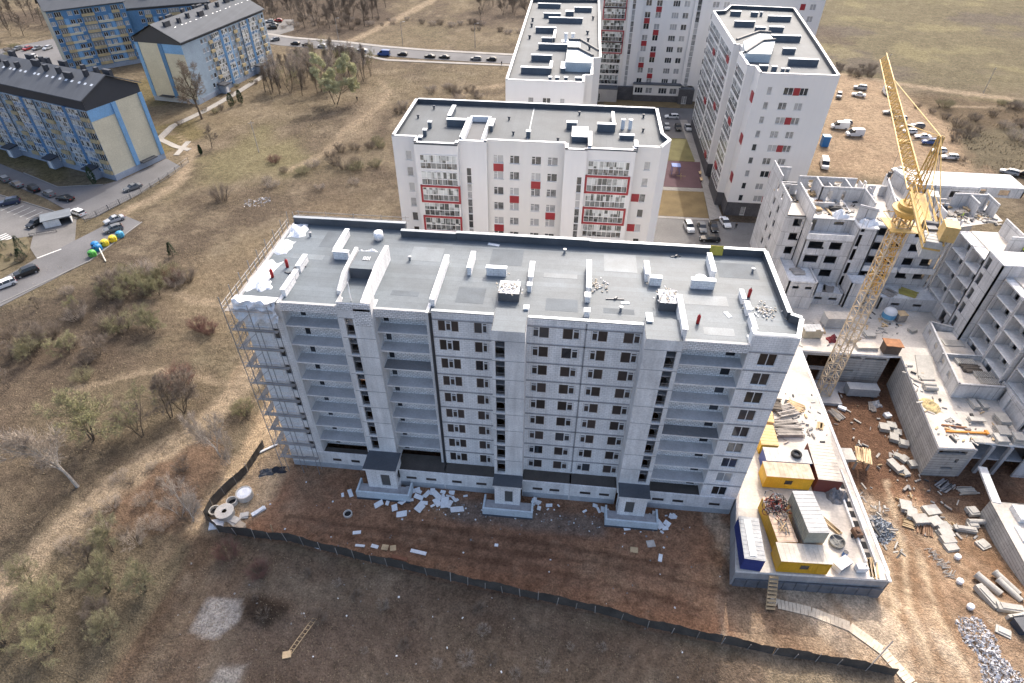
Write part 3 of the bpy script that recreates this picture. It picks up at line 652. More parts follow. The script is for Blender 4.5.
for i in range(nn):
    for j in range(8):
        f = lambda i, j: (-38.75+5.3*i/nn, 54.35+.25*math.sin(i*1.3+j)+.12*math.cos(j*2.2+i*.7)-.25*j/8, 31.1-2.9*j/8*(1+.08*math.sin(i*1.9)))
        b.poly([f(i,j+1),f(i+1,j+1),f(i+1,j),f(i,j)])
for i in range(nn): b.poly([f(i,0),f(i+1,0),(-38.7+5.3*(i+1)/nn,55.6,31.0),(-38.7+5.3*i/nn,55.6,31.0)])
tag(b.build('plastic_sheet', film, loc=(-36,54.3,28)), 'white plastic film hanging over the front left corner of the long building', 'plastic sheet')
blob('plastic_sheet', -26.0, 66.6, 30.5, 3.2, 1.5, .9, film, 'white sheets bundled behind the stair head with sloping walls', 'plastic sheet', None, .1, 6)
def bigbag(x, y, z, s=1., mat=None, label='', rz=0):
    b = MB(); b.lathe([(.0,0),(.5*s,.02),(.56*s,.45*s),(.5*s,.95*s),(.36*s,.88*s),(0,.8*s)], (x,y,z), 9); 
    o = b.build('bulk_bag', mat or film, loc=(x,y,z), smooth=True); return tag(o, label, 'bag')
bigbag(-25.4, 70.8, 30.5, 1.2, film, 'white bulk bag standing at the back of the long roof')
def bottle(x, y, z, label):
    t = thing('gas_cylinder', label, 'gas cylinder', (x,y,z))
    b = MB(); b.lathe([(0,0),(.2,.02),(.21,1.0),(.12,1.18),(.05,1.22)], (x,y,z), 10); b.build('body', M('red paint', (.36,.02,.02), .45, .1, 1, 0), t, smooth=True)
    b = MB(); b.lathe([(.05,1.2),(.05,1.34),(.09,1.35),(0,1.4)], (x,y,z), 8); b.build('valve', steel_dark, t)
bottle(22.5, 62.5, 30.5, 'red gas cylinder beside the right hand vent wall on the long roof'); bottle(15.7, 56.6, 30.5, 'red gas cylinder alone near the front right of the long roof')
bottle(-35.2, 62.7, 30.5, 'red gas cylinder near the middle white sheet on the long roof'); bottle(-36.2, 60.3, 30.5, 'red gas cylinder against the long white sheet')
b = MB(); b.obox((19.9,71.45,30.6), (1.7,.08,1.3), 0, rx=R(-12)); tag(b.build('yellow_board', M('yellow board', (.42,.36,.06), .7, .15, 1.5, 5), loc=(19.9,71.4,30.6)), 'dull yellow board leaning on the back parapet of the long roof', 'board')
b = MB(); b.lathe([(0,0),(.55,.05),(.75,.35),(.6,.42),(0,.3)], (17.2,65.6,30.5), 14); tag(b.build('plastic_tub', foam, loc=(17.2,65.6,30.5)), 'round white tub on the long roof between two vent walls', 'tub')
rr = random.Random(11)
for k in range(4):
    b = MB()
    x, y = [(-6.2,59.6),(12.4,59.9),(23.6,59.6),(4.2,62.6)][k]; z = [31.72,31.72,30.5,30.5][k]
    for i in range(60): b.obox((x+rr.gauss(0,.7), y+rr.gauss(0,.75), z+rr.random()*.18), (.24,.12,.1), rr.random()*3, rr.randrange(2), ry=rr.uniform(-.4,.4))
    tag(b.build('brick_scraps', [silicate_top, M('ochre bits', (.42,.38,.32))], loc=(x,y,z)), ['pale broken bricks on the stair head left of the middle of the long roof','pale broken bricks on the square stair head right of the middle','scattered white scraps by the right roof edge','scattered tan scraps beside the thin wall mid roof'][k], 'brick scraps', None, 'stuff')
for k, (x, y, l, a, lb) in enumerate(((-33.6,62.8,1.6,.3,'dark steel bar near the left vent walls'), (-34.3,61.2,1.8,-.4,'dark tool lying left of the small vent wall'), (14.6,70.6,1.3,.2,'dark batten near the back parapet right of centre'), (6.4,60.2,2.2,.05,'thin dark lath in the middle of the roof'))):
    b = MB(); b.obox((x,y,30.5), (l,.14,.12), a); b.obox((x+.1,y+.1,30.55), (.5,.2,.22), a+.8); tag(b.build('tool', steel_dark, loc=(x,y,30.5)), lb, 'tool')
b = MB(); b.obox((-24.8,63.4,32.0), (.9,.7,.04), 0); [b.tube((-25.2+.2*k,63.1,32.04),(-25.2+.2*k,63.8,32.1),.05,n=5,m=1) for k in range(5)]
tag(b.build('roof_rack', [steel_dark, metal_white], loc=(-24.8,63.4,32)), 'small rack of white pipes on the sloping-walled stair head', 'rack')
for k, (x, y, w, d, lb) in enumerate(((-9.6,71,1.6,.5,'white offcut sheet by the back parapet of the long roof'), (7.6,59.6,1.,.4,'white offcut on the roof right of the thin wall'), (19.4,58.6,.5,1.1,'pale offcut near the right end of the long roof'))):
    b = MB(); b.obox((x,y,30.51), (w,d,.05), .3*k-.2); tag(b.build('offcut', foam, loc=(x,y,30.5)), lb, 'offcut')

# ------------------------------------------------------------------ scaffold on the left end
sc_ = thing('scaffold', 'grey steel scaffold with plank decks around the left end of the long building', 'scaffold', (-39.5, 64, 0))
lv = [2.9+3.0*k for k in range(10)]
yy = [53.6, 56.2, 58.8, 61.4, 64, 66.6, 69.2, 71.8, 74.2]
for y in yy:
    for x in (-39.6, -38.7):
        b = MB(); b.tube((x,y,-.1),(x,y,32.0),.05,n=5); b.build('post', galv, sc_)
for x in (-36.4, -34.0):
    for y in (53.5, 54.5):
        b = MB(); b.tube((x,y,-.1),(x,y,31.2),.05,n=5); b.build('post', galv, sc_)
for z in lv:
    b = MB(); b.box(-39.55,54.3,z,-38.8,74.2,z+.05); b.box(-39.55,53.75,z,-33.8,54.28,z+.05); b.build('deck', timber_grey, sc_)
    for h in (.55, 1.05):
        b = MB(); b.tube((-39.62,53.5,z+h),(-39.62,74.2,z+h),.03,n=4); b.tube((-39.62,53.48,z+h),(-33.8,53.48,z+h),.03,n=4); b.build('guard_rail', galv, sc_)
for k in range(9):
    b = MB(); z = lv[k]; ya, yb = (53.6,58.8) if k % 2 else (58.8,53.6); b.tube((-39.65,ya,z),(-39.65,yb,z+3),.035,n=4); b.tube((-39.65,ya+10.4,z),(-39.65,yb+10.4,z+3),.035,n=4)
    b.tube((-39.6,53.42,z),(-36.4,53.42,z+3),.035,n=4); b.build('brace', galv, sc_)
b = MB()
for h in (31.4, 31.9): b.tube((-38.4,74.6,h),(-22,74.6,h),.05,n=5)
for x in (-38,-34,-30,-26,-22.5): b.tube((x,74.6,29.5),(x,74.6,32.1),.05,n=5)
b.build('back_rail', timber_grey, sc_)
# ------------------------------------------------------------------ red and white finished blocks
def plain_wall(root, pts, z0, z1, mat, name='wall'):
    """walls around a run of corner points (seen from outside left to right)"""
    b = MB()
    for p, q in zip(pts, pts[1:]):
        d = Vector((q[0]-p[0], q[1]-p[1])); b.wall((p[0],p[1],z0), d, d.length, z1-z0)
    return b.build(name, mat, root)
def wall_with(root, p, q, z0, z1, wins, mat, reds=(), t=.22, pane=None, name='wall'):
    """wall from p to q; wins = (u0,u1,zlo,zhi,style); reds = (u0,u1,zlo,zhi) flush cladding panels"""
    d = Vector((q[0]-p[0], q[1]-p[1])); u = d.normalized(); n = Vector((u.y,-u.x)); b = MB()
    b.wall((p[0],p[1],z0), u, d.length, z1-z0, [(a, c, e-z0, f-z0) for a, c, e, f, s in wins], t); o = b.build(name, mat, root)
    for a, c, e, f, s in wins: window(root, (p[0],p[1],0), u, a, c, e, f, s, .12, pvc, pane or glass_room)
    for a, c, e, f in reds:
        b = MB(); m = ((a+c)/2); b.obox((p[0]+u.x*m+n.x*.01, p[1]+u.y*m+n.y*.01, e), (c-a, .06, f-e), math.atan2(u.y,u.x)); b.build('red_panel', red, root)
    return o
def glazed(root, p, u, a0, a1, z0, z1, bays, depth=.05, redframe=False, lower=.45, bal=None):
    """glazed balcony front: white grid, clear upper panes, darker lower panes"""
    u = Vector((u[0],u[1],0)).normalized(); n = Vector((u.y,-u.x,0)); w = a1-a0; rz = math.atan2(u.y,u.x); h = z1-z0
    O = Vector((p[0],p[1],0)) + u*((a0+a1)/2) + n*depth
    f = MB(); t = .06; zl = h*lower
    for k in range(bays+1): f.box(-w/2+w*k/bays-t/2, -.03, 0, -w/2+w*k/bays+t/2, .05, h)
    for z in (0, zl-.05, h-.1): f.box(-w/2, -.04, z, w/2, .04, z+.1)
    key = ('g', round(w,2), round(h,2), bays, lower, bal.name if bal else '')
    if key not in WC:
        lo = MB(); lo.poly([(-w/2,.0,.1),(w/2,.0,.1),(w/2,.0,zl),(-w/2,.0,zl)]); up = MB(); up.poly([(-w/2,.0,zl),(w/2,.0,zl),(w/2,.0,h),(-w/2,.0,h)])
        WC[key] = (f.mesh('glazed_balcony', pvc), up.mesh('upper_pane', glass_bal_up), lo.mesh('lower_pane', bal or glass_bal_low))
    fm, um, lm = WC[key]
    o = inst('glazed_balcony', fm, root, (O.x,O.y,z0), rz); sub('pane', um, o); sub('balustrade', lm, o)
    if redframe:
        b = MB(); e = .38
        for x0, x1, q0, q1 in ((-w/2-e,w/2+e,-e,-.002), (-w/2-e,w/2+e,h+.002,h+e), (-w/2-e,-w/2-.032,-.001,h+.001), (w/2+.032,w/2+e,-.001,h+.001)): b.box(x0,-.14,q0,x1,.06,q1)
        sub('red_frame', b.mesh('red_frame', red), o)
def roofcap(root, pts, z, par=.8, felt=roof_grey, w=.4, cap=metal_white, wallm=None):
    """flat roof with parapet: pts clockwise or not, closed"""
    ins = []
    for k in range(len(pts)):
        a, c, e = Vector(pts[k-1]), Vector(pts[k]), Vector(pts[(k+1) % len(pts)]); n1, n2 = Vector((-(c-a).y,(c-a).x)).normalized(), Vector((-(e-c).y,(e-c).x)).normalized()
        m = (n1+n2); ins.append(tuple(c + m*(.2/max(.3, 1+n1.dot(n2)))))
    b = MB(); b.prism(ins, z-par-.4, z-par, 0); b.build('roof', felt, root)
    for p, q in zip(pts, pts[1:]+pts[:1]):
        d = Vector((q[0]-p[0], q[1]-p[1])); rz = math.atan2(d.y,d.x); n = Vector((-d.y,d.x)).normalized()*(w/2+.035)
        c = ((p[0]+q[0])/2+n.x, (p[1]+q[1])/2+n.y); b = MB(); b.obox((c[0],c[1],z-par-.1), (max(.1,d.length-.16), w-.02, par+.1), rz, 0); b.obox((c[0],c[1],z+.003), (d.length+.08, w+.16, .06), rz, 1)
        b.build('parapet', [roof_dark, cap], root)
def roof_box(root, x0, y0, x1, y1, z0, z1, name='vent_box', m=None, capm=None):
    b = MB(); b.box(x0,y0,z0,x1,y1,z1); o = b.build(name, m or M('vent cladding', (.12,.14,.165), .6, .12, .8, 5), root)
    b = MB(); b.box(x0-.08,y0-.08,z1+.003,x1+.08,y1+.08,z1+.1); b.build('cap', capm or metal_white, o)
def stack(root, x, y, z, h=.9, r=.28):
    b = MB(); b.lathe([(r*.8,0),(r*.8,h*.6),(r*1.3,h*.62),(r*1.3,h*.95),(0,h)], (x,y,z), 10); b.build('vent_pipe', roof_dark, root)

# block behind the unfinished one
bk = thing('apartment_block', 'white apartment block with red panels and glazed balconies directly behind the long unfinished building', 'apartment building', (-8, 110, 0))
T2 = 32.7
rows2 = [30.15-3*k for k in range(10)]
wl = lambda a, c, st, h=1.6: [(a, c, z-h, z, st) for z in rows2]
Y0 = 101.1
wall_with(bk, (-31.2,Y0), (-26.8,Y0), 0, T2, [(2.1,3.2,z-1.75,z,'one') for z in rows2], plaster)
plain_wall(bk, [(-31.2,120.2),(-31.2,Y0)], 0, T2, plaster); plain_wall(bk, [(-26.8,Y0),(-26.8,98.7)], 0, 32.4, plaster); plain_wall(bk, [(-19.3,98.7),(-19.3,100.2)], 0, 32.4, plaster)
def loggia_face(p, x0, x1, y, a, c, bays, redrows, top):
    wall_with(bk, (x0,y), (x1,y), 0, top, [], plaster)
    for k, z in enumerate(rows2): glazed(bk, (x0,y), (1,0), a-x0, c-x0, z-2.05, z+.55, bays, .06, k in redrows)
loggia_face(bk, -26.8, -19.3, 98.7, -25.9, -19.5, 7, (2,4,6,8), 32.4)
wall_with(bk, (-19.3,100.2), (-14.5,100.2), 0, T2, [(1.1,2.0,z-2.2,z+.75,'stair') for z in rows2[1:]], plaster); plain_wall(bk, [(-14.5,100.2),(-14.5,Y0)], 0, T2, plaster_cream)
mx0 = -14.5
mw = []
for a, c in ((-13.5,-11.7), (-10.6,-8.9), (-6.8,-5.1), (-4.,-2.2)): mw += [(a-mx0, c-mx0, z-1.5, z, 'off') for z in rows2]
rd2 = []
for (a, c), ks in (((-13.5,-11.7),(0,4,7)), ((-10.6,-8.9),(2,6)), ((-6.8,-5.1),(1,5,8)), ((-4.,-2.2),(3,7))):
    for k in ks: rd2.append((a-mx0, c-mx0, rows2[k+1]+.02, rows2[k]-1.56))
wall_with(bk, (mx0,Y0), (-1.1,Y0), 0, T2, mw, plaster_cream, rd2)
plain_wall(bk, [(-1.1,Y0),(-1.1,98.7)], 0, 32.6, plaster); plain_wall(bk, [(2.6,98.7),(2.6,99.4)], 0, 32.6, plaster)
wall_with(bk, (-1.1,98.7), (2.6,98.7), 0, 32.6, [(2.3,3.2,z-2.2,z+.75,'stair') for z in rows2[1:]], plaster)
loggia_face(bk, 2.6, 10.7, 99.4, 3.0, 9.9, 8, (1,3,6), 32.5)
plain_wall(bk, [(10.7,99.4),(10.7,Y0)], 0, 32.5, plaster)
ex = 10.7
wall_with(bk, (ex,Y0), (15,Y0), 0, T2, [(1.8,2.9,z-1.6,z,'one') for z in rows2], plaster_cream, [(.4,1.78,rows2[2]-1.5,rows2[2]+.0), (.4,1.78,rows2[4]-1.5,rows2[4]), (.4,1.78,rows2[7]-1.5,rows2[7])])
plain_wall(bk, [(15,Y0),(16.9,104.6),(15.8,107.4),(15.8,120.2),(-31.2,120.2)], 0, T2, plaster)
roofcap(bk, [(-31.2,Y0),(-26.85,Y0),(-26.8,98.7),(-19.3,98.7),(-19.3,100.2),(-14.5,100.2),(-14.5,Y0),(-1.1,Y0),(-1.1,98.7),(2.6,98.7),(2.6,99.4),(10.7,99.4),(10.7,Y0),(15,Y0),(16.9,104.6),(15.8,107.4),(15.8,120.2),(-31.2,120.2)], T2+.05, .85)
zr = T2-.8
b = MB(); b.box(-18.9,100.7,zr,-18.5,111.5,zr+1.1); b.box(-15.5,100.7,zr,-15.1,111.5,zr+1.1); b.box(-18.5,111.1,zr,-15.5,111.5,zr+1.1); b.build('stair_well_wall', metal_white, bk)
b = MB(); b.box(-18.49,100.7,zr,-15.51,111.09,zr+.12); b.build('stair_well_roof', roof_dark, bk)
for q in ((-23.1,110.6,-22.5,116,1.2), (-22.9,108.6,-19.4,109.4,1.2), (-26.1,107.2,-25.5,107.9,1.1), (-26.2,103.4,-25.6,104.2,1.1), (-26.3,100.2,-25.7,101,1.1), (-14.8,107,-14.3,110.5,1.), (-8.1,104.8,-7.4,105.6,1.1), (-1.2,109.6,.6,110.5,1.2), (-.1,104,2.6,108.6,.9), (2.75,99.8,3.25,105.8,1.2), (4.3,109.2,7.5,110.,1.3), (7.,111.2,7.4,116.5,1.), (8.2,106,10.7,106.7,.7), (10.5,100.5,11,103,1.1), (-19.2,101.,-18.95,110,1.2)):
    roof_box(bk, q[0],q[1],q[2],q[3],zr,zr+q[4])
for x in (8.9,10.2):
    b = MB(); b.lathe([(.35,0),(.35,1.7),(.42,1.75),(0,1.8)], (x,111,zr), 12); b.build('white_flue', metal_white, bk)
b = MB(); b.box(-7.9,101.8,zr,-7.7,119.6,zr+.1); b.build('roof_seam', metal_grey, bk)
for x, y in ((-29,112),(-27,117),(-12,113),(-10.5,106),(-2.5,104),(12.5,110),(13,117),(1,117)): stack(bk, x, y, zr, .7, .2)

# tall block on the right
tb = thing('apartment_block', 'tall white block with scattered red panels standing between the court and the sandy car park', 'apartment building', (46, 172, 0))
T3 = 33.7; st3 = 3.17
rows3 = [30.95-st3*k for k in range(9)]
wn = []; rdz = []
for k, z in enumerate(rows3):
    wn.append((2.4,3.4,z-1.6,z,'one'))
    if k % 2 == 0:
        wn += [(5.9,7.9,z-1.6,z,'two'), (9.3,11,z-1.6,z,'two')]; rdz.append((7.93,9.27,z-1.6,z))
    else: wn += [(5.6,7.4,z-1.6,z,'two'), (9.0,10.7,z-1.6,z,'two')]
wall_with(tb, (38.8,141), (55.3,141), 3.6, T3, wn, plaster, rdz)
wall_with(tb, (38.9,141.15), (55.2,141.15), -.1, 3.6, [(3.6,4.7,.2,2.4,'one')], stone_dark)
plain_wall(tb, [(55.3,141),(57.5,162.7),(61.4,204.7),(43.4,206.2)], -.1, T3, plaster)
side = [(43.4,206.2),(40.5,198.9),(37.2,198),(37.2,163),(38.6,163),(38.6,157),(37.2,157),(37.2,146.2),(38.8,145.9),(38.8,141)]
plain_wall(tb, side, 3.6, T3, plaster); plain_wall(tb, side, -.1, 3.6, stone_dark)
for k in range(9):
    z = rows3[k]
    for y1, y0, bays in ((197,181,12), (179.5,164.5,12), (156.2,147.2,7)):
        glazed(tb, (37.2,y1), (0,-1), 0, y1-y0, z-2.1, z+.75, bays, .06, False)
        if (k*3+int(y0)) % 4 == 0:
            b = MB(); b.box(37.0,y0+.3+(k*2.1) % 5,z-2.2,37.13,y0+3.2+(k*2.1) % 5,z-.75); b.build('red_panel', red, tb)
    window(tb, (38.6,163,0), (0,-1), 2.2, 3.4, z-1.7, z, 'one', -.03, pvc, glass_dark)
for z in (28.5, 19, 9.6):
    b = MB(); b.box(38.62,141.5,z-1.2,38.79,143.6,z+.9); b.build('red_panel', red, tb)
roofcap(tb, [(38.8,141),(55.3,141),(57.5,162.7),(61.4,204.7),(43.4,206.2)]+side[1:-1], T3+.05, .9, roof_grey)
z3 = T3-.9
for q in ((42,196.6,44.8,197.5,1.2), (47.6,196.6,49.5,197.3,1.1), (50.2,197,50.8,197.6,1.1), (51.2,191.6,57.3,192.4,1.3), (41,184.6,46.2,185.4,1.3), (45.5,179.6,48,180.6,1.1), (49.1,180,52.7,180.9,1.2), (47.6,170.6,54.6,171.5,1.4), (47.9,159.6,50.7,160.5,1.2), (47,150.4,53.4,151.2,1.4), (39.6,145.2,41.4,146,1.2), (42.2,144.8,43.2,145.6,1.2), (44.1,144.2,44.7,145,1), (45.1,144.2,45.7,145,1)):
    roof_box(tb, q[0],q[1],q[2],q[3],z3,z3+q[4])
b = MB(); b.prism([(37.6,152),(43.2,152),(46.6,163.5),(46.6,170),(44.2,170),(38.9,162)], z3, z3+1.9, 0); b.build('stair_head', M('pale stair head', (.55,.60,.62), .6, .06, .6, 4), tb)
b = MB()
for p, q in (((37.4,162.6),(44.2,170.8)), ((44.2,170.8),(47,170.4)), ((37.4,152),(43.4,162.4)), ((43.4,162.4),(46.6,163.6))):
    d = Vector((q[0]-p[0],q[1]-p[1])); b.obox(((p[0]+q[0])/2,(p[1]+q[1])/2,z3+1.902), (d.length,.5,.5), math.atan2(d.y,d.x))
b.build('stair_head_parapet', roof_dark, tb)

# block at the top centre seen from above
tc = thing('apartment_block', 'white block at the top centre whose long grey roof carries many vent boxes', 'apartment building', (-5, 172, 0))
T4 = 33.1
rows4 = [29.7-3.1*k for k in range(9)]
w4 = []
for z in rows4: w4 += [(4.8,6.0,z-1.5,z,'one'), (7.9,9.6,z-1.5,z,'two'), (11.6,12.6,z-1.5,z,'one')]
wall_with(tc, (-14.8,132.3), (1.7,132.3), 0, T4, w4, plaster)
rs = [(1.7,132.3),(1.7,137.2),(3.4,137.2),(3.4,149.6),(5.3,150.4),(5.3,212),(-15.4,210)]
plain_wall(tc, rs+[(-14.8,132.3)], 0, T4, plaster_cream)
roofcap(tc, [(-14.8,132.3)]+rs, T4+.05, .8, roof_grey)
z4 = T4-.8
for q in ((-12.9,202.2,-6.2,203,1.2), (-10.4,190.2,-5.7,191,1.2), (-8.7,185,.5,185.8,1.3), (-2,198.5,3,199.3,1.2), (-4.4,193,-2.1,194.6,1.2), (-11.5,174,-6.3,174.8,1.3), (-6.6,165.4,-6.1,173.4,1.), (-9.3,164.3,-6.7,165,1.2), (-9.7,158.4,-2.7,159.2,1.3), (-10.7,148.9,-6,149.7,1.3), (-12.2,139.4,-5.8,140.3,1.3), (-6.1,140.5,-5.6,146,1.), (-5.9,134.6,-5.3,135.3,.9), (-4.5,134.6,-3.7,135.4,.9), (-2.6,134.8,-1.9,135.5,.9), (-.3,134.4,1.2,135.3,1.), (-4.2,161.6,-.8,164,1.), (-3.6,141,-2.6,146,.9)):
    roof_box(tc, q[0],q[1],q[2],q[3],z4,z4+q[4])
for x in (-3.3,-1.6):
    b = MB(); b.lathe([(.4,1.0),(.4,2.8),(.5,2.85),(0,2.95)], (x,163,z4), 12); b.build('white_flue', metal_white, tc)
b = MB(); b.prism([(-2.7,142),(3.1,142),(3.2,147),(.4,153.5),(.2,159.4),(-2.6,159.4)], z4, z4+2., 0); b.build('stair_head', M('pale stair head', (.55,.60,.62)), tc)
b = MB()
for p, q in (((-2.6,159.6),(.3,159.6)), ((.3,159.6),(4.6,150.8)), ((-2.6,152.2),(0,152.2)), ((0,152.2),(3.3,146.6))):
    d = Vector((q[0]-p[0],q[1]-p[1])); b.obox(((p[0]+q[0])/2,(p[1]+q[1])/2,z4+2.002), (d.length,.45,.5), math.atan2(d.y,d.x))
b.build('stair_head_parapet', roof_dark, tc)
for x, y in ((-13,180),(-13.2,186),(2,174),(2.6,160),(3.4,190),(-12.6,168),(2.2,167)): stack(tc, x, y, z4, 1, .3)

# long block at the back
bb = thing('apartment_block', 'long white block at the very top behind the court with a dark stone base', 'apartment building', (41, 230, 0))
YB = 223.4; stb = 3.43; T5 = 33.6
rows5 = [31.2-stb*k for k in range(8)]
plain_wall(bb, [(5,YB+14),(5,YB)], 0, T5, plaster)
wall_with(bb, (5,YB), (15.2,YB), 0, T5, [], plaster_cream)
for k, z in enumerate(rows5): glazed(bb, (5,YB), (1,0), 2.4, 9.2, z-2.3, z+.75, 6, .06, k in (0,1,3,4))
wall_with(bb, (15.2,YB-.6), (19.8,YB-.6), 0, T5, [(1.1,2.2,z-2.7,z+.7,'stair') for z in rows5], plaster); plain_wall(bb, [(19.8,YB-.6),(19.8,YB)], 0, T5, plaster); plain_wall(bb, [(15.2,YB),(15.2,YB-.6)], 0, T5, plaster)
w5 = []; r5 = []
for k, z in enumerate(rows5):
    for j, (a, c) in enumerate(((20.6,22.4), (24,25.8), (29.2,31.4), (32.7,34.5))): w5.append((a-19.8, c-19.8, z-1.75, z, 'two' if j != 2 else 'three'))
for j, (a, c) in enumerate(((20.6,22.4), (24,25.8))):
    for k in ((1,3,5) if j == 0 else (0,2,4,6)): r5.append((a-19.8, c-19.8, rows5[k+1]+.02, rows5[k]-1.8))
wall_with(bb, (19.8,YB), (35.8,YB), 5.6, T5, w5, plaster, r5)
wall_with(bb, (35.8,YB-.6), (40,YB-.6), 5.4, T5, [(1.0,2.3,z-2.7,z+.7,'stair') for z in rows5], plaster); plain_wall(bb, [(40,YB-.6),(40,YB)], 0, T5, plaster); plain_wall(bb, [(35.8,YB),(35.8,YB-.6)], 0, T5, plaster)
w5 = []
for k, z in enumerate(rows5):
    for a, c in ((41.6,43.6), (45,46.8), (68.6,70.2), (71.6,73.4)): w5.append((a-40, c-40, z-1.75, z, 'two'))
wall_with(bb, (40,YB), (75.8,YB), 0, T5, w5, plaster, [(28.6,30.1,rows5[0]-1.75,rows5[0]), (28.6,30.1,rows5[3]-1.75,rows5[3])])
plain_wall(bb, [(75.8,YB),(75.8,YB+14),(5,YB+14)], 0, T5, plaster)
wall_with(bb, (19.8,YB-2), (35.8,YB-2), 0, 2.2, [], stone_dark)
wall_with(bb, (19.8,YB-1.98), (35.8,YB-1.98), 2.2, 5.6, [(.5,3.2,2.8,4.7,'three'), (4.2,6.4,2.8,4.7,'two'), (8.6,11.4,2.8,4.7,'three'), (12.4,14.8,2.8,4.7,'two')], plaster_cream)
b = MB(); b.box(19.6,YB-2.2,5.603,36,YB,5.9); b.build('ledge_roof', roof_dark, bb)
wall_with(bb, (14.4,YB-1.4), (19.79,YB-1.4), 0, 4.4, [], stone_dark); wall_with(bb, (35.2,YB-3.2), (40.4,YB-3.2), 0, 4.8, [(1.4,3,.1,2.6,'two')], stone_dark)
wall_with(bb, (6,YB-4), (14.3,YB-4), 0, 4.2, [(1,2.6,.2,2.8,'two')], M('grey annex', (.36,.35,.34)));
b = MB(); b.box(6,YB-4,4.203,14.3,YB,4.5); b.box(14.41,YB-1.39,4.403,19.8,YB-.6,4.6); b.box(35.2,YB-3.2,4.803,40.4,YB-.6,5.0); b.build('entrance_roof', roof_dark, bb)
roofcap(bb, [(5,YB),(75.8,YB),(75.8,YB+14),(5,YB+14)], T5+.05, .8)
# ------------------------------------------------------------------ podium decks and the concrete-panel block under construction
plank_conc = M('plank-cast concrete wall', (.47,.455,.43), .9, .14, .4, 4, .2, brick=(7.,.55,.045,.45,.8), streak=.15)
dark_room = M('dark interior', (.03,.03,.032), .95, .2, .6, 0)  # near-black colour standing in for the unlit depth of openings
dk = thing('parking_deck', 'sunlit concrete parking deck beside the long building with the crane pit on its right', 'parking deck', (40, 70, 0))
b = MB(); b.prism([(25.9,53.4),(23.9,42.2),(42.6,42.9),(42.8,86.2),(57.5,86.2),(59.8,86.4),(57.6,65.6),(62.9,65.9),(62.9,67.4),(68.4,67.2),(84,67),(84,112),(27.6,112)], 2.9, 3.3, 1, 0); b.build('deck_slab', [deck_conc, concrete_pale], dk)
b = MB(); b.wall((42.8,43,-3.6), (0,1), 43.2, 6.5, [(2,4.5,.2,2.2),(22,25,3.6,6)], .4, 0); b.build('pit_wall', plank_conc, dk)
b = MB(); b.wall((42.8,86.2,-3.6), (1,0), 15.2, 6.5, [(1.4,5.8,3.2,6.0),(.4,4.6,.2,2.6),(7.2,10.6,5.7,6.15),(11.2,14.9,5.7,6.15),(7.6,10.2,2.7,3.1)], .4, 0); b.build('pit_wall', plank_conc, dk)
b = MB(); b.wall((59.75,86.2,-3.6), (-2.15,-20.6), 20.72, 6.5, [], .4, 0); b.build('pit_wall', plank_conc, dk)
b = MB(); b.wall((57.6,65.58,-3.6), (1,.05), 5.3, 6.5, [(.4,4.6,5.4,6.2),(2.2,4.0,2.0,2.5),(3.6,4.1,3.6,4.4)], .4, 0); b.build('pit_wall', plank_conc, dk)
b = MB(); b.wall((62.9,65.9,-3.6), (0,1), 1.6, 6.5, [], .3); b.wall((62.9,70.5,-3.6), (1,0), 12, 6.5, [], .3); b.build('inner_wall', concrete, dk)
b = MB(); b.box(63,67.2,-.35,72,70.4,-.05); b.box(68.6,66.9,-3.6,69.1,67.4,2.9); b.box(63.05,66.0,-3.6,63.5,66.4,2.9); b.box(66,66.9,-3.6,66.5,67.4,2.9); b.build('column', concrete, dk)
b = MB(); b.wall((23.9,42.2,-.6), (18.7,.75), 18.71, 3.5, [], .3); b.wall((25.88,53.4,-.3), (-1.98,-11.2), 11.35, 3.2, [], .3); b.build('deck_front_wall', concrete, dk)
b = MB()
for k in range(12): x = 24.2+k*1.52; b.box(x, 42.05+.04*k, -.4, x+1.42, 42.18+.04*k, 1.6)
b.build('drainage_sheet', M('grey membrane', (.14,.15,.17), .7, .25, .8, 4), dk)
b = MB(); b.obox((42.4,43.2,3.3), (.4,1.2,.25), 0); b.box(42.45,43.8,3.3,42.85,86.2,3.42); b.build('edge_beam', concrete_pale, dk)
for k in range(9):   # dark plates painted as shaded slab openings, and reinforcing upstands along the right edge
    b = MB(); y = 45.5+k*1.55; b.box(40.5,y,3.31,41.3,y+1.0,3.34); b.build('opening_shade_plate', dark_room, dk)
b = MB(); b.box(40.2,45,3.3,40.42,59.5,3.75); b.box(41.4,45,3.3,41.6,59.5,3.75); b.build('upstand', concrete_pale, dk)
b = MB(); b.box(42.2,83,-3.62,57.5,86,-3.3); b.build('footing', concrete, dk)

pb = thing('apartment_block', 'grey concrete panel block under construction on the right with open rooms behind the crane', 'apartment building', (58, 108, 3.3))
FZ = [6.5+3*k for k in range(5)]          # finished floors
def open_wall(p, q, z0, z1, holes, mat=panel_conc, t=.25, name='wall', back=True):
    d = Vector((q[0]-p[0], q[1]-p[1])); b = MB(); b.wall((p[0],p[1],z0), d, d.length, z1-z0, [(a, c, e-z0, f-z0) for a, c, e, f in holes], t, back=back); return b.build(name, mat, pb)
def floors(x0, y0, x1, y1, zs, m=concrete_pale):
    m = M('shade-coloured inner floor', (.10,.10,.10), .9) if len(zs) > 1 else m  # room shade put into the colour: inner floors darkened as if unlit
    for z in zs:
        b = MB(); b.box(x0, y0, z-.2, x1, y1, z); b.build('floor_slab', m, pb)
# gable with two columns of openings
gh = []
for z in FZ: gh += [(6.2,7.4,z+.8,z+2.3), (9.6,10.8,z+.7,z+2.2)] if True else []
open_wall((40.7,122.4), (40.7,107), 3.3, 21.5, gh)
b = MB(); b.box(40.75,115,21.5,40.98,122.3,22.6); b.build('wall', panel_conc, pb)
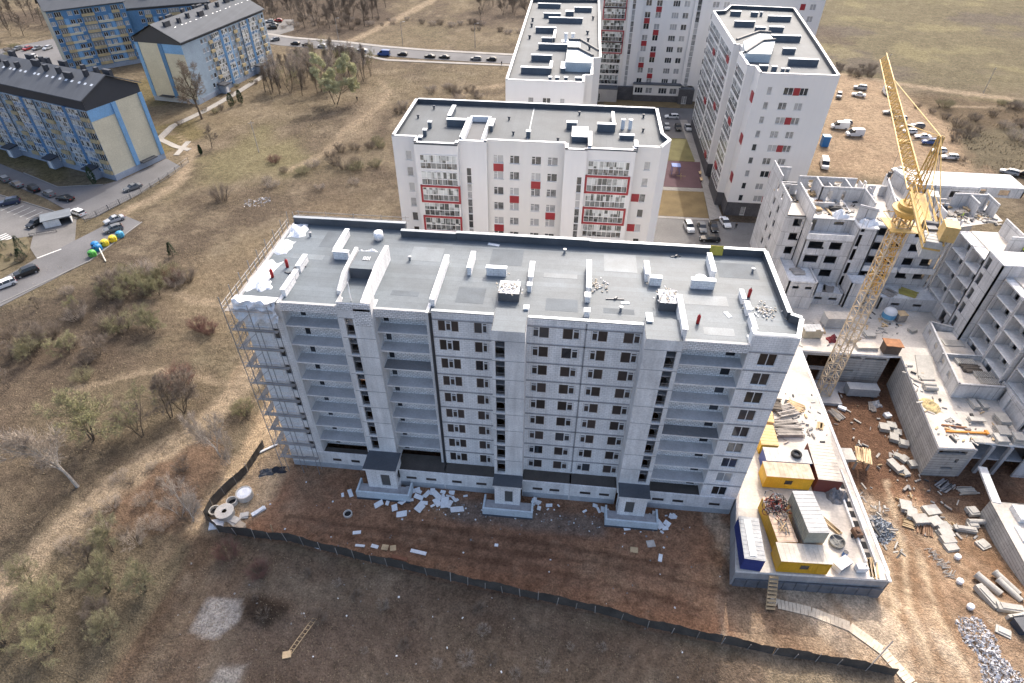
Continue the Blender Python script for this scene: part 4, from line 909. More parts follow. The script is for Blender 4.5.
# left bay
def bay(x0, x1, y, zs, cols, ztop=18.5, hts=(.75,2.35), base=3.3):
    hs = [(a-x0, c-x0, z+hts[0], z+hts[1]) for z in zs for a, c in cols]
    # small stepped notch beside every second opening
    hs += [(c-x0, c-x0+.35, z+hts[0], z+1.2) for z in zs[::2] for a, c in cols[:1]]
    return open_wall((x0,y), (x1,y), base, ztop, hs)
bay(40.95, 44.3, 107.0, FZ[:4], [(42.4,43.9)], 18.3)
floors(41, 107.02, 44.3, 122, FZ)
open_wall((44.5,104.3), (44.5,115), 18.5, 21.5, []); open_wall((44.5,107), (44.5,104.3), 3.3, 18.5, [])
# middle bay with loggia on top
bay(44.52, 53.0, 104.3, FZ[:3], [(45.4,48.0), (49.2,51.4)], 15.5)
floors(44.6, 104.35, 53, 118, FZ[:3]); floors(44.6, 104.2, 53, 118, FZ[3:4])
open_wall((44.52,107), (53,107), 15.5, 18.3, [(.6,2.0,15.6,17.9), (5.2,7.0,17.0,17.7)])
b = MB(); b.box(44.6,104.25,15.5,53,104.45,16.4); b.build('loggia_parapet', concrete_pale, pb)
open_wall((44.8,104.35), (44.8,107), 15.5, 18.3, []); open_wall((52.9,107), (52.9,104.35), 15.5, 18.3, [])
floors(44.6, 106.6, 53, 118, FZ[4:5])
# stair strip
sh = [(.15,.95,z-.9,z+1.6) for z in FZ]
open_wall((53.0,103.6), (56.3,103.6), 3.3, 18.3, sh); open_wall((53,104.3), (53,103.6), 3.3, 18.3, []); open_wall((56.3,103.6), (56.3,105.2), 3.3, 18.3, [])
floors(53, 103.6, 56.3, 118, FZ[4:5])
# right bays
bay(56.32, 63.0, 105.2, FZ[:4], [(57.2,59.0), (60.4,62.2)], 18.3); bay(63.02, 69.8, 105.2, FZ[:4], [(63.8,65.6), (67.0,69.0)], 18.3)
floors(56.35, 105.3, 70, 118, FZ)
for x0, x1, z in ((56.4,62.8,9.5), (63.4,69.6,9.5)):
    b = MB(); b.box(x0,103.9,z-.2,x1,105.19,z); b.box(x0,103.9,z+.003,x1,104.05,z+.95); b.build('balcony', concrete_pale, pb)
b = MB(); b.box(56.2,105.0,18.3,70.2,105.19,18.55); b.build('edge_beam', concrete_pale, pb)
open_wall((69.8,104.4), (72.2,106.9), 3.3, 18.4, [(1.0,1.7,z-.9,z+1.6) for z in FZ])
# unfinished top storey
tops = [((48.1,113.8),(56,113.8),[(1.5,2.4,18.6,20.6),(4.2,4.9,18.6,20.6)]), ((56,113.8),(56,108),[]), ((62.4,121),(59.5,107.3),[]), ((72.3,113.6),(78.2,113.6),[]), ((78.3,114.4),(78.3,109.8),[(1.2,1.9,18.6,20.6)]), ((53,106.9),(55.8,105.4),[]), ((48.2,118),(48.2,113.8),[]), ((41,121.9),(44.4,121.9),[])]
tops += [((45,118),(56,118),[(2,2.9,18.6,20.7),(7,8.4,19.3,20.6)]), ((50.6,118),(50.6,113.9),[(1.4,2.3,18.6,20.7)]), ((53.6,118),(53.6,113.9),[]), ((57.8,121),(57.8,113.2),[(2,2.9,18.6,20.7),(5,5.9,18.6,20.7)]), ((58,116.8),(62,116.8),[(1.4,2.3,18.6,20.7)]), ((64.6,116),(64.6,109),[(3,3.9,18.6,20.7)]), ((64.8,112.6),(71.6,112.6),[(1,1.9,18.6,20.7),(4.6,6,19.3,20.6)]), ((68.4,112.4),(68.4,107.2),[(2,2.9,18.6,20.7)]), ((75,113.4),(75,110),[]), ((46.6,110.4),(50,110.4),[]), ((41.1,115.6),(44.2,115.6),[(1,1.9,18.6,20.7)]), ((60.6,113.2),(60.6,108.4),[]), ((41.1,118.6),(44.2,118.6),[])]
for k, (p, q, hs) in enumerate(tops): open_wall(p, q, 18.503+.0015*k, (21.4 if k < 9 else (20.6, 21.3, 19.7)[k % 3])+.002*k, hs)
def storey(pts, z0, z1, hs=()):
    for p, q in zip(pts, pts[1:]+pts[:1]): open_wall(p, q, z0, z1, hs if (p, q) == (pts[0], pts[1]) else [])
    b = MB(); b.prism(pts, z1+.002, z1+.22, 0); b.build('floor_slab', concrete_pale, pb)
storey([(66,116.2),(78,116.2),(73,122.8),(64.6,122.8)], 18.502, 21.4, [(2,2.9,18.7,20.7),(7,8.6,19.3,20.6)])
storey([(78.4,118.8),(88,118.8),(88,125),(74,125)], 18.502, 20.4, [(1.5,2.6,18.6,20.1),(5,7,18.9,20.1)])
dk_in = M('shade-coloured inner wall', (.06,.06,.062), .95)  # partitions coloured dark so rooms behind the openings read as unlit
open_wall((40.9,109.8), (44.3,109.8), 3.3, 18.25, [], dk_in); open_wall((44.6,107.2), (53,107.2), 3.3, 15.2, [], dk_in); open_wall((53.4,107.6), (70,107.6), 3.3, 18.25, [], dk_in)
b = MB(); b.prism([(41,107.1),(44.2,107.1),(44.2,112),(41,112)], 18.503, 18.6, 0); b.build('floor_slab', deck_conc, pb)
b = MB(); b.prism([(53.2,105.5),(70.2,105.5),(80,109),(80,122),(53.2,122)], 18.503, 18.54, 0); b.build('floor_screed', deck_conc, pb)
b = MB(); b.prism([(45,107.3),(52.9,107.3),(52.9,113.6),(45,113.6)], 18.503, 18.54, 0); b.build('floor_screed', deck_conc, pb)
open_wall((53,122), (41,122), 3.3, 18.3, []); open_wall((84,122), (53,122), 3.3, 18.3, [])
# single-storey wings in front with slit windows
def wing(x0, y0, x1, y1, z1, slits, yb=107, par=.35):
    open_wall((x0,y0), (x1,y0), 3.3, z1, [(s-x0, e-x0, z1-1.6, z1-1.0) for s, e in slits]); open_wall((x0,yb), (x0,y0), 3.3, z1, []); open_wall((x1,y0), (x1,yb), 3.3, z1, [])
    b = MB(); b.box(x0+.26, y0+.26, z1-par-.2, x1-.26, yb, z1-par); b.build('floor_slab', concrete_pale, pb)
wing(42.0, 98.8, 47.3, 106.9, 9.3, [(42.9,44.1),(45.2,46.4)]); 
open_wall((42.02,98.78), (47.28,98.78), 3.31, 6.4, [(2.2,3.6,3.9,4.6)])
wing(47.4, 100.7, 53.6, 104.2, 5.9, [(48.4,49.9),(51.1,52.6)]); wing(53.7, 100.0, 57.4, 103.5, 8.9, [], 103.5)
wing(60.2, 100.2, 71.1, 105.1, 5.9, [(62.4,64),(66.4,68)]); wing(56.6, 100.9, 60.15, 105.1, 5.8, [])
# right wing whose loggias face left
def wingfacade(y0, y1, x, xb, dz=0):
    """loggia bay between y0 (near) and y1 (far)"""
    open_wall((xb+1.2,y1), (xb+1.2,y0), 6.5, 18.4, [], M('shade-coloured inner wall', (.06,.06,.062)))  # added dark backing, shade painted behind the loggia openings
    hs = [((y1-y0)*.2, (y1-y0)*.2+1.0, z+.1, z+2.1) for z in [6.5,9.5,12.5,15.5]] + [((y1-y0)*.58, (y1-y0)*.58+1.3, z+.8, z+2.1) for z in [6.5,9.5,12.5,15.5]]
    open_wall((xb,y1), (xb,y0), 6.5, 18.4, hs)
    for z in [6.5,9.5,12.5,15.5,18.5]:
        b = MB(); b.box(x+.02, y0+.26, z-.22, xb-.002, y1-.26, z); b.build('loggia_slab', concrete_pale, pb)
    for y in (y0, y1-.25):
        b = MB(); b.box(x-.03, y, 3.3, xb+.2, y+.25, 18.6); b.build('party_wall', panel_conc, pb)
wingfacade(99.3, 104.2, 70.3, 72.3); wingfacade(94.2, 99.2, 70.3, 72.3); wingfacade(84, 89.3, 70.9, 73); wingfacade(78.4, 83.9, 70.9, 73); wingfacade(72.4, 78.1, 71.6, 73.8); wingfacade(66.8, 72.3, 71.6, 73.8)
open_wall((69.6,94), (69.6,89.5), 3.3, 20.6, [(.6,1.7,z-.6,z+1.5) for z in FZ]); open_wall((69.6,89.5), (78,89.5), 3.3, 20.6, []); open_wall((78,94), (69.6,94), 3.3, 20.6, [])
b = MB(); b.box(69.65,89.55,20.603,78,93.95,20.8); b.build('tower_roof', concrete_pale, pb)
b = MB(); b.box(72.2,66.8,18.5,90,104.2,18.75,0); b.build('floor_slab', deck_conc, pb)
for y0, y1 in ((66.8,78.2),(78.4,89.3),(94.2,104.2)):
    x = 71.2 if y1 < 90 else 70.4
    open_wall((x,y1), (x,y0), 3.3, 6.45, [(1.2,2.6,3.5,5.9),(2.6,3.2,3.5,4.6),(6.4,7.8,3.5,5.9),(7.8,8.3,3.5,4.6)])
for (xa, ya, xc, yc) in ((79,92,88,92), (79,101,88,101), (79,84,88,84), (82,101,82,92.3), (74.4,97.4,82,97.4), (76.6,104,76.6,97.7), (74,87.6,86,87.6), (77.4,87.4,77.4,80), (81.6,87.4,81.6,76), (74.2,80,81,80), (74.6,73,84,73), (79,72.8,79,67)): open_wall((xa,ya), (xc,yc), 18.75, 21.6, [])
# walled terrace in front of the right wing
open_wall((66.0,93.4), (63.9,76.8), 3.3, 6.3, [(1.4,2.6,4.6,5.6),(5.2,6.4,4.6,5.6),(9.2,10.4,4.5,5.6),(12.6,13.8,4.5,5.6)], t=.3); open_wall((63.9,76.8), (71,76.8), 3.3, 6.3, [], t=.3); open_wall((71,91.6), (66,93.4), 3.3, 6.3, [])
open_wall((64.6,84.3), (71,84.3), 4.0, 6.2, []);
b = MB(); b.prism([(65.9,91.6),(64.2,77.1),(70.9,77.1),(70.9,91.6)], 3.6, 5.3, 0); b.build('terrace_slab', deck_conc, pb)
open_wall((70.9,76.2), (66.6+4.2,70.2), 3.3, 6.6, [(1.5,3.4,3.4,5.8)])
# lower block with plank-cast walls at the right edge
lb = thing('retaining_block', 'low block with plank-cast grey walls at the right edge of the sandy track', 'concrete block', (68, 52, -3))
b = MB(); b.wall((63.3,59,-3.6), (-.55,-16), 16, 3.65, [], .3); b.wall((76,59,-3.6), (-12.7,0), 12.7, 3.65, [], .3); b.build('plank_wall', plank_conc, lb)
b = MB(); b.prism([(63.35,58.9),(62.85,43.2),(82,43.2),(82,58.9)], -.25, .06, 0); b.build('top_slab', deck_conc, lb)
b = MB(); b.box(64.4,52.4,.06,65.1,54.8,.35); b.box(65.4,55.6,.06,69,58,.9); b.build('upstand', concrete_pale, lb)
b = MB(); b.obox((64.6,62,-.2), (1.15,6.6,.35), R(-9)); tag(b.build('footbridge', concrete_pale, loc=(64.6,62,-.2)), 'narrow concrete slab bridging the trench between deck and low block', 'footbridge')
open_wall((71.62,66.75), (90,66.75), -3.5, 18.45, [(2+4*k,3.8+4*k,z+.8,z+2.3) for k in range(4) for z in (6.5,9.5,12.5,15.5)]); open_wall((90,66.75), (90,104.2), -3.5, 18.45, []); open_wall((90,104.2), (72.3,104.2), 3.3, 18.45, [])
# ------------------------------------------------------------------ blue and yellow flats on the left
blue = M('blue cladding', (.075,.19,.36), .6, .08, .3, 3); blue_pale = M('pale blue cladding', (.16,.33,.56), .6, .07, .3, 3)
cream = M('cream cladding', (.52,.50,.40), .75, .07, .25, 4, brick=(6,2.6,.02,.8,.97)); yel = M('yellow parapet', (.40,.33,.20), .7, .15, .6, 4)
dark_roofing = M('dark metal roof', (.09,.10,.115), .8, .08, .2, 0, strips=(.6,.05,0), spec=.25); dark_clad = M('dark gable cladding', (.034,.04,.052), .55, .08, .4, 0)
plinth_b = M('pale blue plinth', (.27,.32,.40), .8, .08, .5, 4)
def flats(label, c, ang, length, depth, zf, zr, ridge, zb, storeys, name, cols, gable='cream', n_dormer=8, ents=(), mirror=1, seed=0, base=None):
    """c = near corner of the long front; front runs along local -x, depth along +y (local frame turned by ang)"""
    rr = random.Random(seed)
    t = thing('apartment_block', label, 'apartment building', (c[0], c[1], 0))
    ca, sa = math.cos(ang), math.sin(ang)
    def W(x, y): return (c[0]+x*ca-y*sa, c[1]+x*sa+y*ca)
    u = (ca, sa); sh = zf-1.7; st = sh/storeys
    # front, split into columns from the corner towards -x
    x = 0.
    hs = []; todo = []
    for kind, w in cols:
        x1, x0 = x, x-w
        for k in range(storeys):
            z = 1.7+st*k
            if kind == 'W': q = (x0+.35, x1-.35, z+.85, z+2.3, 'two' if w > 2 else 'one'); hs.append(q)
            elif kind == 'G': todo.append(('G', x0, x1, z))
            elif kind == 'Y': q = (x0+.3, x1-.3, z+.3, z+2.45, 'four' if w > 3.5 else 'three'); hs.append(q); todo.append(('Y', x0, x1, z))
        if kind == 'B': todo.append(('B', x0, x1, 0))
        if kind == 'P': todo.append(('P', x0, x1, 0))
        x = x0
    L = length
    O = W(-L, 0)
    b = MB(); b.wall((O[0],O[1],0), u, L, zf, [(a+L, e+L, f, g) for a, e, f, g, s in hs], .22); b.build('wall', base or cream, t)
    for a, e, f, g, s in hs: window(t, (O[0],O[1],0), u, a+L, e+L, f, g, s, .12, pvc, glass_room)
    n = (sa, -ca)
    def panel(nm, x0, x1, z0, z1, th, m):
        b = MB(); xm = (x0+x1)/2; p = W(xm, -th/2-.004); b.obox((p[0],p[1],z0), (x1-x0, th, z1-z0), ang); b.build(nm, m, t)
    for kd, x0, x1, z in todo:
        if kd == 'G': glazed(t, O, u, x0+L+.08, x1+L-.08, z+.1, z+st-.12, max(2, int((x1-x0)/.9)), .35, False, .42, blue_glass if rr.random() < .75 else pale_low)
        elif kd == 'Y': panel('yellow_balcony', x0+.15, x1-.15, z-.02, z+.95, .5, yel)
        elif kd == 'B': panel('blue_pilaster', x0, x1, 1.0, zf, .45, blue)
        elif kd == 'P': panel('blue_panel', x0, x1, 1.7, zf-st, .06, blue_pale)
    panel('plinth', -L, 0, -.1, 1.5, .12, plinth_b)
    # gable at the corner, rear and far end
    g0, g1 = W(0,0), W(0,depth); b = MB(); b.wall((g0[0],g0[1],0), (g1[0]-g0[0],g1[1]-g0[1]), depth, zf); r0 = W(-L,depth); b.wall((g1[0],g1[1],0), (-ca,-sa), L, zr); b.wall((r0[0],r0[1],0), (sa,-ca), depth, zf); b.build('wall', cream, t)
    near = mirror
    def gp(nm, y0, y1, z0, z1, th, m):
        if not near: y0, y1 = y0, y1
        p = W((th/2+.004) if near else (-L-th/2-.004), (y0+y1)/2); b = MB(); b.obox((p[0],p[1],z0), (y1-y0, th, z1-z0), ang+math.pi/2); b.build(nm, m, t)
    gp('blue_pilaster', depth*.42, depth*.5, 1.5, zf, .3, blue_pale if gable == 'cream' else blue); gp('blue_panel', 0, depth*.42, zf-st*1.0, zf-.02, .05, blue_pale); gp('plinth', -.1, depth+.1, -.1, 1.5, .14, plinth_b); gp('blue_pilaster', depth*.93, depth, 1.5, zf, .3, blue_pale)
    gp('cellar_canopy', depth*.5, depth*.8, 1.9, 2.1, 1.6, dark_clad)
    # pitched roof with dark gable
    e = .7; pts = [(-e, zb), (depth/2, ridge), (depth+e, zr+.6)]
    b = MB()
    for (ya, za), (yb, zb_) in zip(pts, pts[1:]):
        q = [W(-L-e,ya), W(e,ya), W(e,yb), W(-L-e,yb)]
        b.poly([(*q[0],za),(*q[1],za),(*q[2],zb_),(*q[3],zb_)]); b.poly([(*q[3],zb_-.25),(*q[2],zb_-.25),(*q[1],za-.25),(*q[0],za-.25)])
        b.poly([(*q[1],za-.25),(*q[2],zb_-.25),(*q[2],zb_),(*q[1],za)])
    q0, q1 = W(-L-e,-e), W(e,-e); b.poly([(*q0,zb-.25),(*q1,zb-.25),(*q1,zb),(*q0,zb)])
    rf = b.build('roof', dark_roofing, t)
    b = MB(); 
    for xg in (.05, -L-.05):
        a0, a1, a2 = W(xg,0), W(xg,depth/2), W(xg,depth); q = [(*a0,zf),(*a2,zf),(*a2,zr+.4),(*a1,ridge-.3),(*a0,zb-.1)]; b.poly(q if xg > 0 else q[::-1])
    f0, f1 = W(-L,-.03), W(.05,-.03); b.poly([(*f0,zf),(*f1,zf),(*f1,zb-.1),(*f0,zb-.1)]); b.build('gable_cladding', dark_clad, t)
    for k in range(n_dormer):
        xx = -2.5-k*(L-4)/n_dormer+rr.uniform(-.8,.8); y = depth*(.36 if k % 2 else .62)+rr.uniform(-1,1); zz = zb+(ridge-zb)*min(y, depth-y)/(depth/2)
        p = W(xx,y); b = MB(); b.obox((p[0],p[1],zz-.6), (1.1 if k % 3 else 2.6, .9, 2.1), ang); b.build('chimney', dark_clad, t)
        p = W(xx+1.8,depth*.26); zz = zb+(ridge-zb)*.52; b = MB(); b.obox((p[0],p[1],zz+.0), (.8,1.1,.14), ang, rx=math.atan2(ridge-zb, depth/2)); b.build('skylight', M('skylight glass', (.6,.64,.68), .1, .05, 1, 0, spec=.8), t)
    for xe in ents:
        p = W(xe,-1.3); b = MB(); b.obox((p[0],p[1],0), (2.6,2.4,2.9), ang); b.build('entrance', plinth_b, t)
        p = W(xe,-1.5); b = MB(); b.obox((p[0],p[1],2.93), (3.6,3.2,.3), ang, 0, rx=R(6)); b.build('entrance_roof', dark_clad, t)
        p = W(xe,-2.52); b = MB(); b.obox((p[0],p[1],.05), (1.2,.06,2.1), ang); b.build('door', metal_white, t)
    return t
blue_glass = glass('blue balcony panel', (.06,.14,.27), (.30,.42,.55), (.7,1.1)); pale_low = glass('pale balcony panel', (.10,.10,.09), (.52,.53,.50), (.8,1.2))
wallA = M('blue-grey flats wall', (.27,.35,.43), .75, .1, .3, 4)
colsA = [('Y',3.2),('G',4.4),('B',1.2),('G',4.0),('W',2.2),('Y',3.4),('W',2.2),('G',3.8),('B',1.2),('G',4.0),('Y',3.2),('W',2.2),('G',4),('B',1.2),('G',4),('Y',3.2),('W',2),('G',4),('B',1.2),('G',4)]
flats('blue and yellow flats nearest the rubbish shelter with cream gable', (-121.8,142.6), R(-19), 58, 16.2, 18.6, 20.4, 25.3, 21.4, 6, 'flats', colsA, 'cream', 22, (-6.5,-22.5,-40), 1, 3, wallA)
colsB = [('W',1.9),('W',2.0),('Y',2.2),('G',4.2),('B',1.3),('G',3.4),('P',1.0),('W',2.4),('Y',2.4),('W',2.2),('G',4.0),('B',1.3),('G',4.0),('W',2.2),('Y',2.4),('W',2.)]
# front of this one faces the meadow: turn so that the front runs away from the camera
def flatsB():
    # local +x points from far end to near corner: corner = near, front along -x
    return flats('blue and cream flats with a grey gable, behind a tall bare tree beside the meadow', (-121.2,248.5), R(81.5)+math.pi/2*0, 48, 17.7, 18.8, 19.6, 24.6, 19.8, 6, 'flats', colsB[::-1], 'grey', 16, (-12,-35), 0, 5, wallA)
flatsB()
# third block, turned half towards the camera
colsC = [('W',2.1),('Y',3.),('P',1.2),('W',2.2),('W',2.2),('Y',4.6),('W',2.2),('W',2.2),('P',1.4),('Y',2.8),('W',2.1)]
t3 = flats('blue block with yellow balconies far back at the top left corner', (-174.2,245), R(45), 25.8, 15, 21.4, 21.4, 26.5, 21.9, 7, 'flats', colsC, 'cream', 6, (), 1, 8, blue)
b = MB(); p = [(-192.6,226.6),(-174.2,245.0)]
for x0, x1 in ((3.2,9.2),(15.6,22.4)):
    q = (-192.6+.707*(x0+x1)/2+.03, 226.6+.707*(x0+x1)/2-.03); 
    for k in range(6):
        b = MB(); b.obox((q[0],q[1],1.7+2.81*k+.02), (x1-x0, .05, .8), R(45)); b.build('cream_band', cream, t3)
flats('blue flats with a dark roof behind the others at the very top left', (-150,262), R(30), 30, 15, 18, 18, 23.5, 19, 6, 'flats', colsC, 'cream', 4, (), 1, 9, blue)
# ------------------------------------------------------------------ tower crane
ymat = M('crane yellow', (.58,.38,.12), .5, .18, .8, 5, spec=.4); wmat = M('faded crane paint', (.58,.47,.33), .6, .2, .7, 5); ballast = M('crane ballast', (.45,.44,.42), .85, .12, .8, 5)
CX, CY, CB, CT = 47.3, 82.2, -3.3, 33.2
cr = thing('tower_crane', 'yellow lattice tower crane standing in the pit beside the parking deck', 'crane', (CX, CY, CB))
def lattice(name, p, q, w0, w1, mat, step, r=.11, rb=.06, tri=False, up=None, parent=cr):
    """lattice beam between p and q, square or triangular"""
    p, q = Vector(p), Vector(q); d = (q-p); L = d.length; d.normalize()
    a = d.cross(up or Vector((0,0,1)) if abs(d.z) < .9 else Vector((1,0,0))).normalized(); c = a.cross(d)
    n = max(2, int(L/step)); ring = []
    for k in range(n+1):
        t = k/n; w = (w0+(w1-w0)*t)/2; o = p + d*(L*t)
        ring.append([o+a*w-c*w, o-a*w-c*w, o+c*w*.9] if tri else [o+a*w+c*w, o-a*w+c*w, o-a*w-c*w, o+a*w-c*w])
    b = MB(); m = len(ring[0])
    for j in range(m): b.tube(ring[0][j], ring[-1][j], r, n=5)
    b.build(name+'_chord', mat, parent) if False else None
    for k in range(n):
        for j in range(m):
            x, y = (ring[k][j], ring[k+1][(j+1) % m]) if (k+j) % 2 else (ring[k][(j+1) % m], ring[k+1][j])
            b.tube(x, y, rb, n=4); b.tube(ring[k][j], ring[k][(j+1) % m], rb, n=4)
    return b.build(name, mat, parent)
lattice('mast', (CX,CY,CB+.6), (CX,CY,CT-1), 1.9, 1.9, wmat, 1.5, .12, .07)
lattice('inner_mast', (CX,CY,CT-14), (CX,CY,CT-1), 1.3, 1.3, ymat, 1.5, .11, .07)
b = MB(); b.box(CX-2.6,CY-2.6,CB-.1,CX+2.6,CY+2.6,CB+.55); b.build('base_block', concrete, cr)
b = MB(); b.lathe([(1.2,0),(2.0,.9),(2.1,1.2),(1.5,1.25),(1.5,1.9),(0,1.9)], (CX,CY,CT-1), 18); b.build('slewing_ring', ymat, cr)
b = MB(); b.box(CX-2.1,CY-2.1,CT-2.6,CX+2.1,CY+2.1,CT-2.5); [b.tube((CX+s*2.1,CY-2.1,CT-1.5),(CX+s*2.1,CY+2.1,CT-1.5),.05,n=4) for s in (-1,1)]; [b.tube((CX-2.1,CY+s*2.1,CT-1.5),(CX+2.1,CY+s*2.1,CT-1.5),.05,n=4) for s in (-1,1)]
b.build('service_platform', ymat, cr)
JD = Vector((.268, .963, 0)); JN = Vector((JD.y, -JD.x, 0)); JZ = 36.6
O = Vector((CX,CY,JZ))
lattice('tower_head', (CX,CY,CT+.9), (CX+.2,CY+.6,43.4), 1.3, .5, ymat, 1.5, .09, .045)
lattice('jib', O+JD*1.0, O+JD*66, 1.9, 1.5, ymat, 1.6, .12, .065, True)
b = MB(); b.obox(O-JD*8.2+Vector((0,0,-.85)), (1.9, 15.5, .22), math.atan2(JD.y,JD.x)-math.pi/2)
for s in (-1, 1):
    b.tube(O-JD*.5+JN*s, O-JD*16+JN*s, .13, n=5); b.tube(O-JD*.5+JN*s+Vector((0,0,1.1)), O-JD*16+JN*s+Vector((0,0,1.1)), .05, n=4)
    for k in range(9): b.tube(O-JD*(k*1.9+.6)+JN*s, O-JD*(k*1.9+.6)+JN*s+Vector((0,0,1.1)), .04, n=4)
b.build('counter_jib', ymat, cr)
for k in range(4):
    b = MB(); b.obox(O-JD*(15.6-k*.75)+Vector((0,0,-2.0)), (1.7, .62, 2.2), math.atan2(JD.y,JD.x)-math.pi/2); b.build('counterweight', ballast, cr)
b = MB(); b.obox(O-JD*14.6+JN*1.2+Vector((0,0,.3)), (1.5, 2.0, 1.9), math.atan2(JD.y,JD.x)-math.pi/2); b.build('machine_house', M('pale orange housing', (.62,.42,.17), .5, .1, .8, 4), cr)
b = MB(); c = O-JD*11.6+JN*.0+Vector((0,0,.2)); b.tube(c-JN*.8, c+JN*.8, .55, n=12); b.obox(c-JD*1.1+Vector((0,0,-.6)), (1.1,.9,.9), 0); b.build('winch', steel_dark, cr)
cab = O+JN*1.9-JD*.2+Vector((0,0,-2.6)); b = MB(); b.obox(cab, (1.4,1.9,2.1), math.atan2(JD.y,JD.x)-math.pi/2); cb = b.build('cab', M('cab white', (.66,.66,.64), .4, .05, 1, 0), cr)
b = MB(); b.obox(cab+JD*.96+Vector((0,0,.9)), (1.2,.04,1.0), math.atan2(JD.y,JD.x)-math.pi/2); b.build('cab_window', glass_dark, cb)
hd = Vector((CX+.2,CY+.6,43.3))
for far_ in (22, 46):
    b = MB(); b.tube(hd, O+JD*far_+Vector((0,0,.85)), .07, n=5); b.build('tie_bar', ymat, cr)
for s in (-1, 1):
    b = MB(); b.tube(hd, O-JD*13.5+JN*s*.9, .06, n=5); b.build('counter_tie', ymat, cr)
for s in (-.15,.15):
    b = MB(); b.tube(O-JD*11+Vector((0,0,.8)), hd+JN*s, .03, n=4); b.tube(hd+JN*s, O+JD*19+JN*s+Vector((0,0,-.9)), .03, n=4); b.build('hoist_rope', steel_dark, cr)
b = MB(); t = O+JD*19+Vector((0,0,-1.0)); b.obox(t, (1.6,1.4,.3), math.atan2(JD.y,JD.x)-math.pi/2); tr_ = b.build('trolley', ymat, cr)
b = MB(); b.tube(t, t-Vector((0,0,5)), .03, n=4); b.obox(t-Vector((0,0,5.8)), (.5,.4,.8), 0); b.tube(t-Vector((0,0,5.8)), t-Vector((0,0,6.4)), .08, n=5); b.build('hook_block', steel_dark, tr_)

# ------------------------------------------------------------------ site containers on the deck
def container(label, c, size, rz, body, roof, name='site_container', ribs=True, door=None, win=True):
    t = thing(name, label, 'container', c, 0); L, W_, H_ = size
    mt = Matrix.Translation(c) @ Matrix.Rotation(rz,4,'Z')
    b = MB(); q = MB(); q.box(-L/2,-W_/2,.12,L/2,W_/2,H_-.06); 
    if ribs:
        n = int(L/.35)
        for k in range(n):
            x = -L/2+.18+k*(L-.36)/max(1,n-1)
            for s in (-1,1): q.box(x-.06, s*W_/2-.03, .25, x+.06, s*W_/2+.03, H_-.2)
    b.add(q, mt); b.build('body', body, t)
    b = MB(); q = MB(); q.box(-L/2-.05,-W_/2-.05,H_-.058,L/2+.05,W_/2+.05,H_); [q.box(-L/2+.1+k*.6,-W_/2,H_+.001,-L/2+.16+k*.6,W_/2,H_+.03) for k in range(int(L/.6))]; b.add(q, mt); b.build('roof', roof, t)
    b = MB(); q = MB(); [q.box(sx*L/2-.08,sy*W_/2-.08,0,sx*L/2+.08,sy*W_/2+.08,H_-.05) for sx in (-1,1) for sy in (-1,1)]; b.add(q, mt); b.build('corner_post', body, t) if False else None
    if win:
        b = MB(); q = MB(); q.box(-.5,-W_/2-.05,1.1,.5,-W_/2-.033,1.9); b.add(q, mt); b.build('window', glass_dark, t)
    b = MB(); q = MB(); q.box(L/2-1.5,-W_/2-.05,.2,L/2-.6,-W_/2-.034,2.15); b.add(q, mt); b.build('door', door or body, t)
    return t
cy_ = M('container yellow', (.62,.36,.02), .5, .12, .6, 5); cb_ = M('container blue', (.03,.055,.23), .5, .12, .6, 5); tanroof = M('pale dusty roof', (.55,.50,.43), .85, .15, .6, 4); rustroof = M('rust-stained roof', (.55,.42,.32), .85, .28, .7, 3)
greenb = M('green panel', (.05,.16,.11), .6, .1, .6, 5); maroon = M('maroon panel', (.13,.035,.03), .6, .12, .6, 5); greyroof = M('grey dusty sheet', (.46,.46,.45), .8, .15, .6, 3)
container('dark blue site container at the near left corner of the parking deck', (25.8,45.4,3.3), (6.0,2.45,2.6), R(87), cb_, greyroof)
b = MB(); b.obox((25.6,45.4,5.93), (.8,5.2,.06), R(-2)); tag(b.build('roof_sheet', M('white roofing sheet', (.74,.74,.72), .5, .08, .8, 4), loc=(25.6,45.4,5.93)), 'white sheet lying along the top of the dark blue container', 'sheet')
container('long yellow site container at the front of the parking deck', (31.8,43.9,3.3), (6.1,2.5,2.6), R(2), cy_, tanroof)
container('yellow site container standing lengthwise under the coil of hoses', (29.9,48.6,3.3), (6.6,2.4,2.6), R(95), cy_, rustroof)
container('grey and green container stacked on top beside the coil of hoses', (33.0,48.4,5.92), (6.0,2.5,2.4), R(95), M('grey green wall', (.34,.34,.28), .7, .15, .5, 4), greyroof, win=False)
container('plain grey container under the grey and green one', (33.2,48.6,3.3), (6.0,2.4,2.58), R(95), greyroof, greyroof, win=False)
container('wide yellow container with a rust-stained roof in the middle of the deck', (32.9,56.7,3.3), (6.3,2.5,2.6), R(1), cy_, rustroof)
container('grey roofed container behind the rust-stained yellow one', (33.4,59.4,3.3), (6.2,2.4,2.6), R(1), cb_, greyroof)
container('maroon container with a wide dusty white roof on the deck', (38.3,58.7,3.3), (6.6,3.2,2.8), R(88), maroon, tanroof, ribs=False)
container('tan wooden cabin with a yellow roof next to the long building', (31.6,63.4,3.3), (3.9,2.4,2.2), R(90), cy_, M('tan roof', (.62,.44,.22), .8, .1, .6, 4), 'site_cabin', False)
container('small tan cabin behind the yellow-roofed cabin by the long building', (32.2,67.4,3.3), (2.2,2.2,2.0), R(85), timber, M('tan roof', (.62,.44,.22)), 'site_cabin', False, win=False)
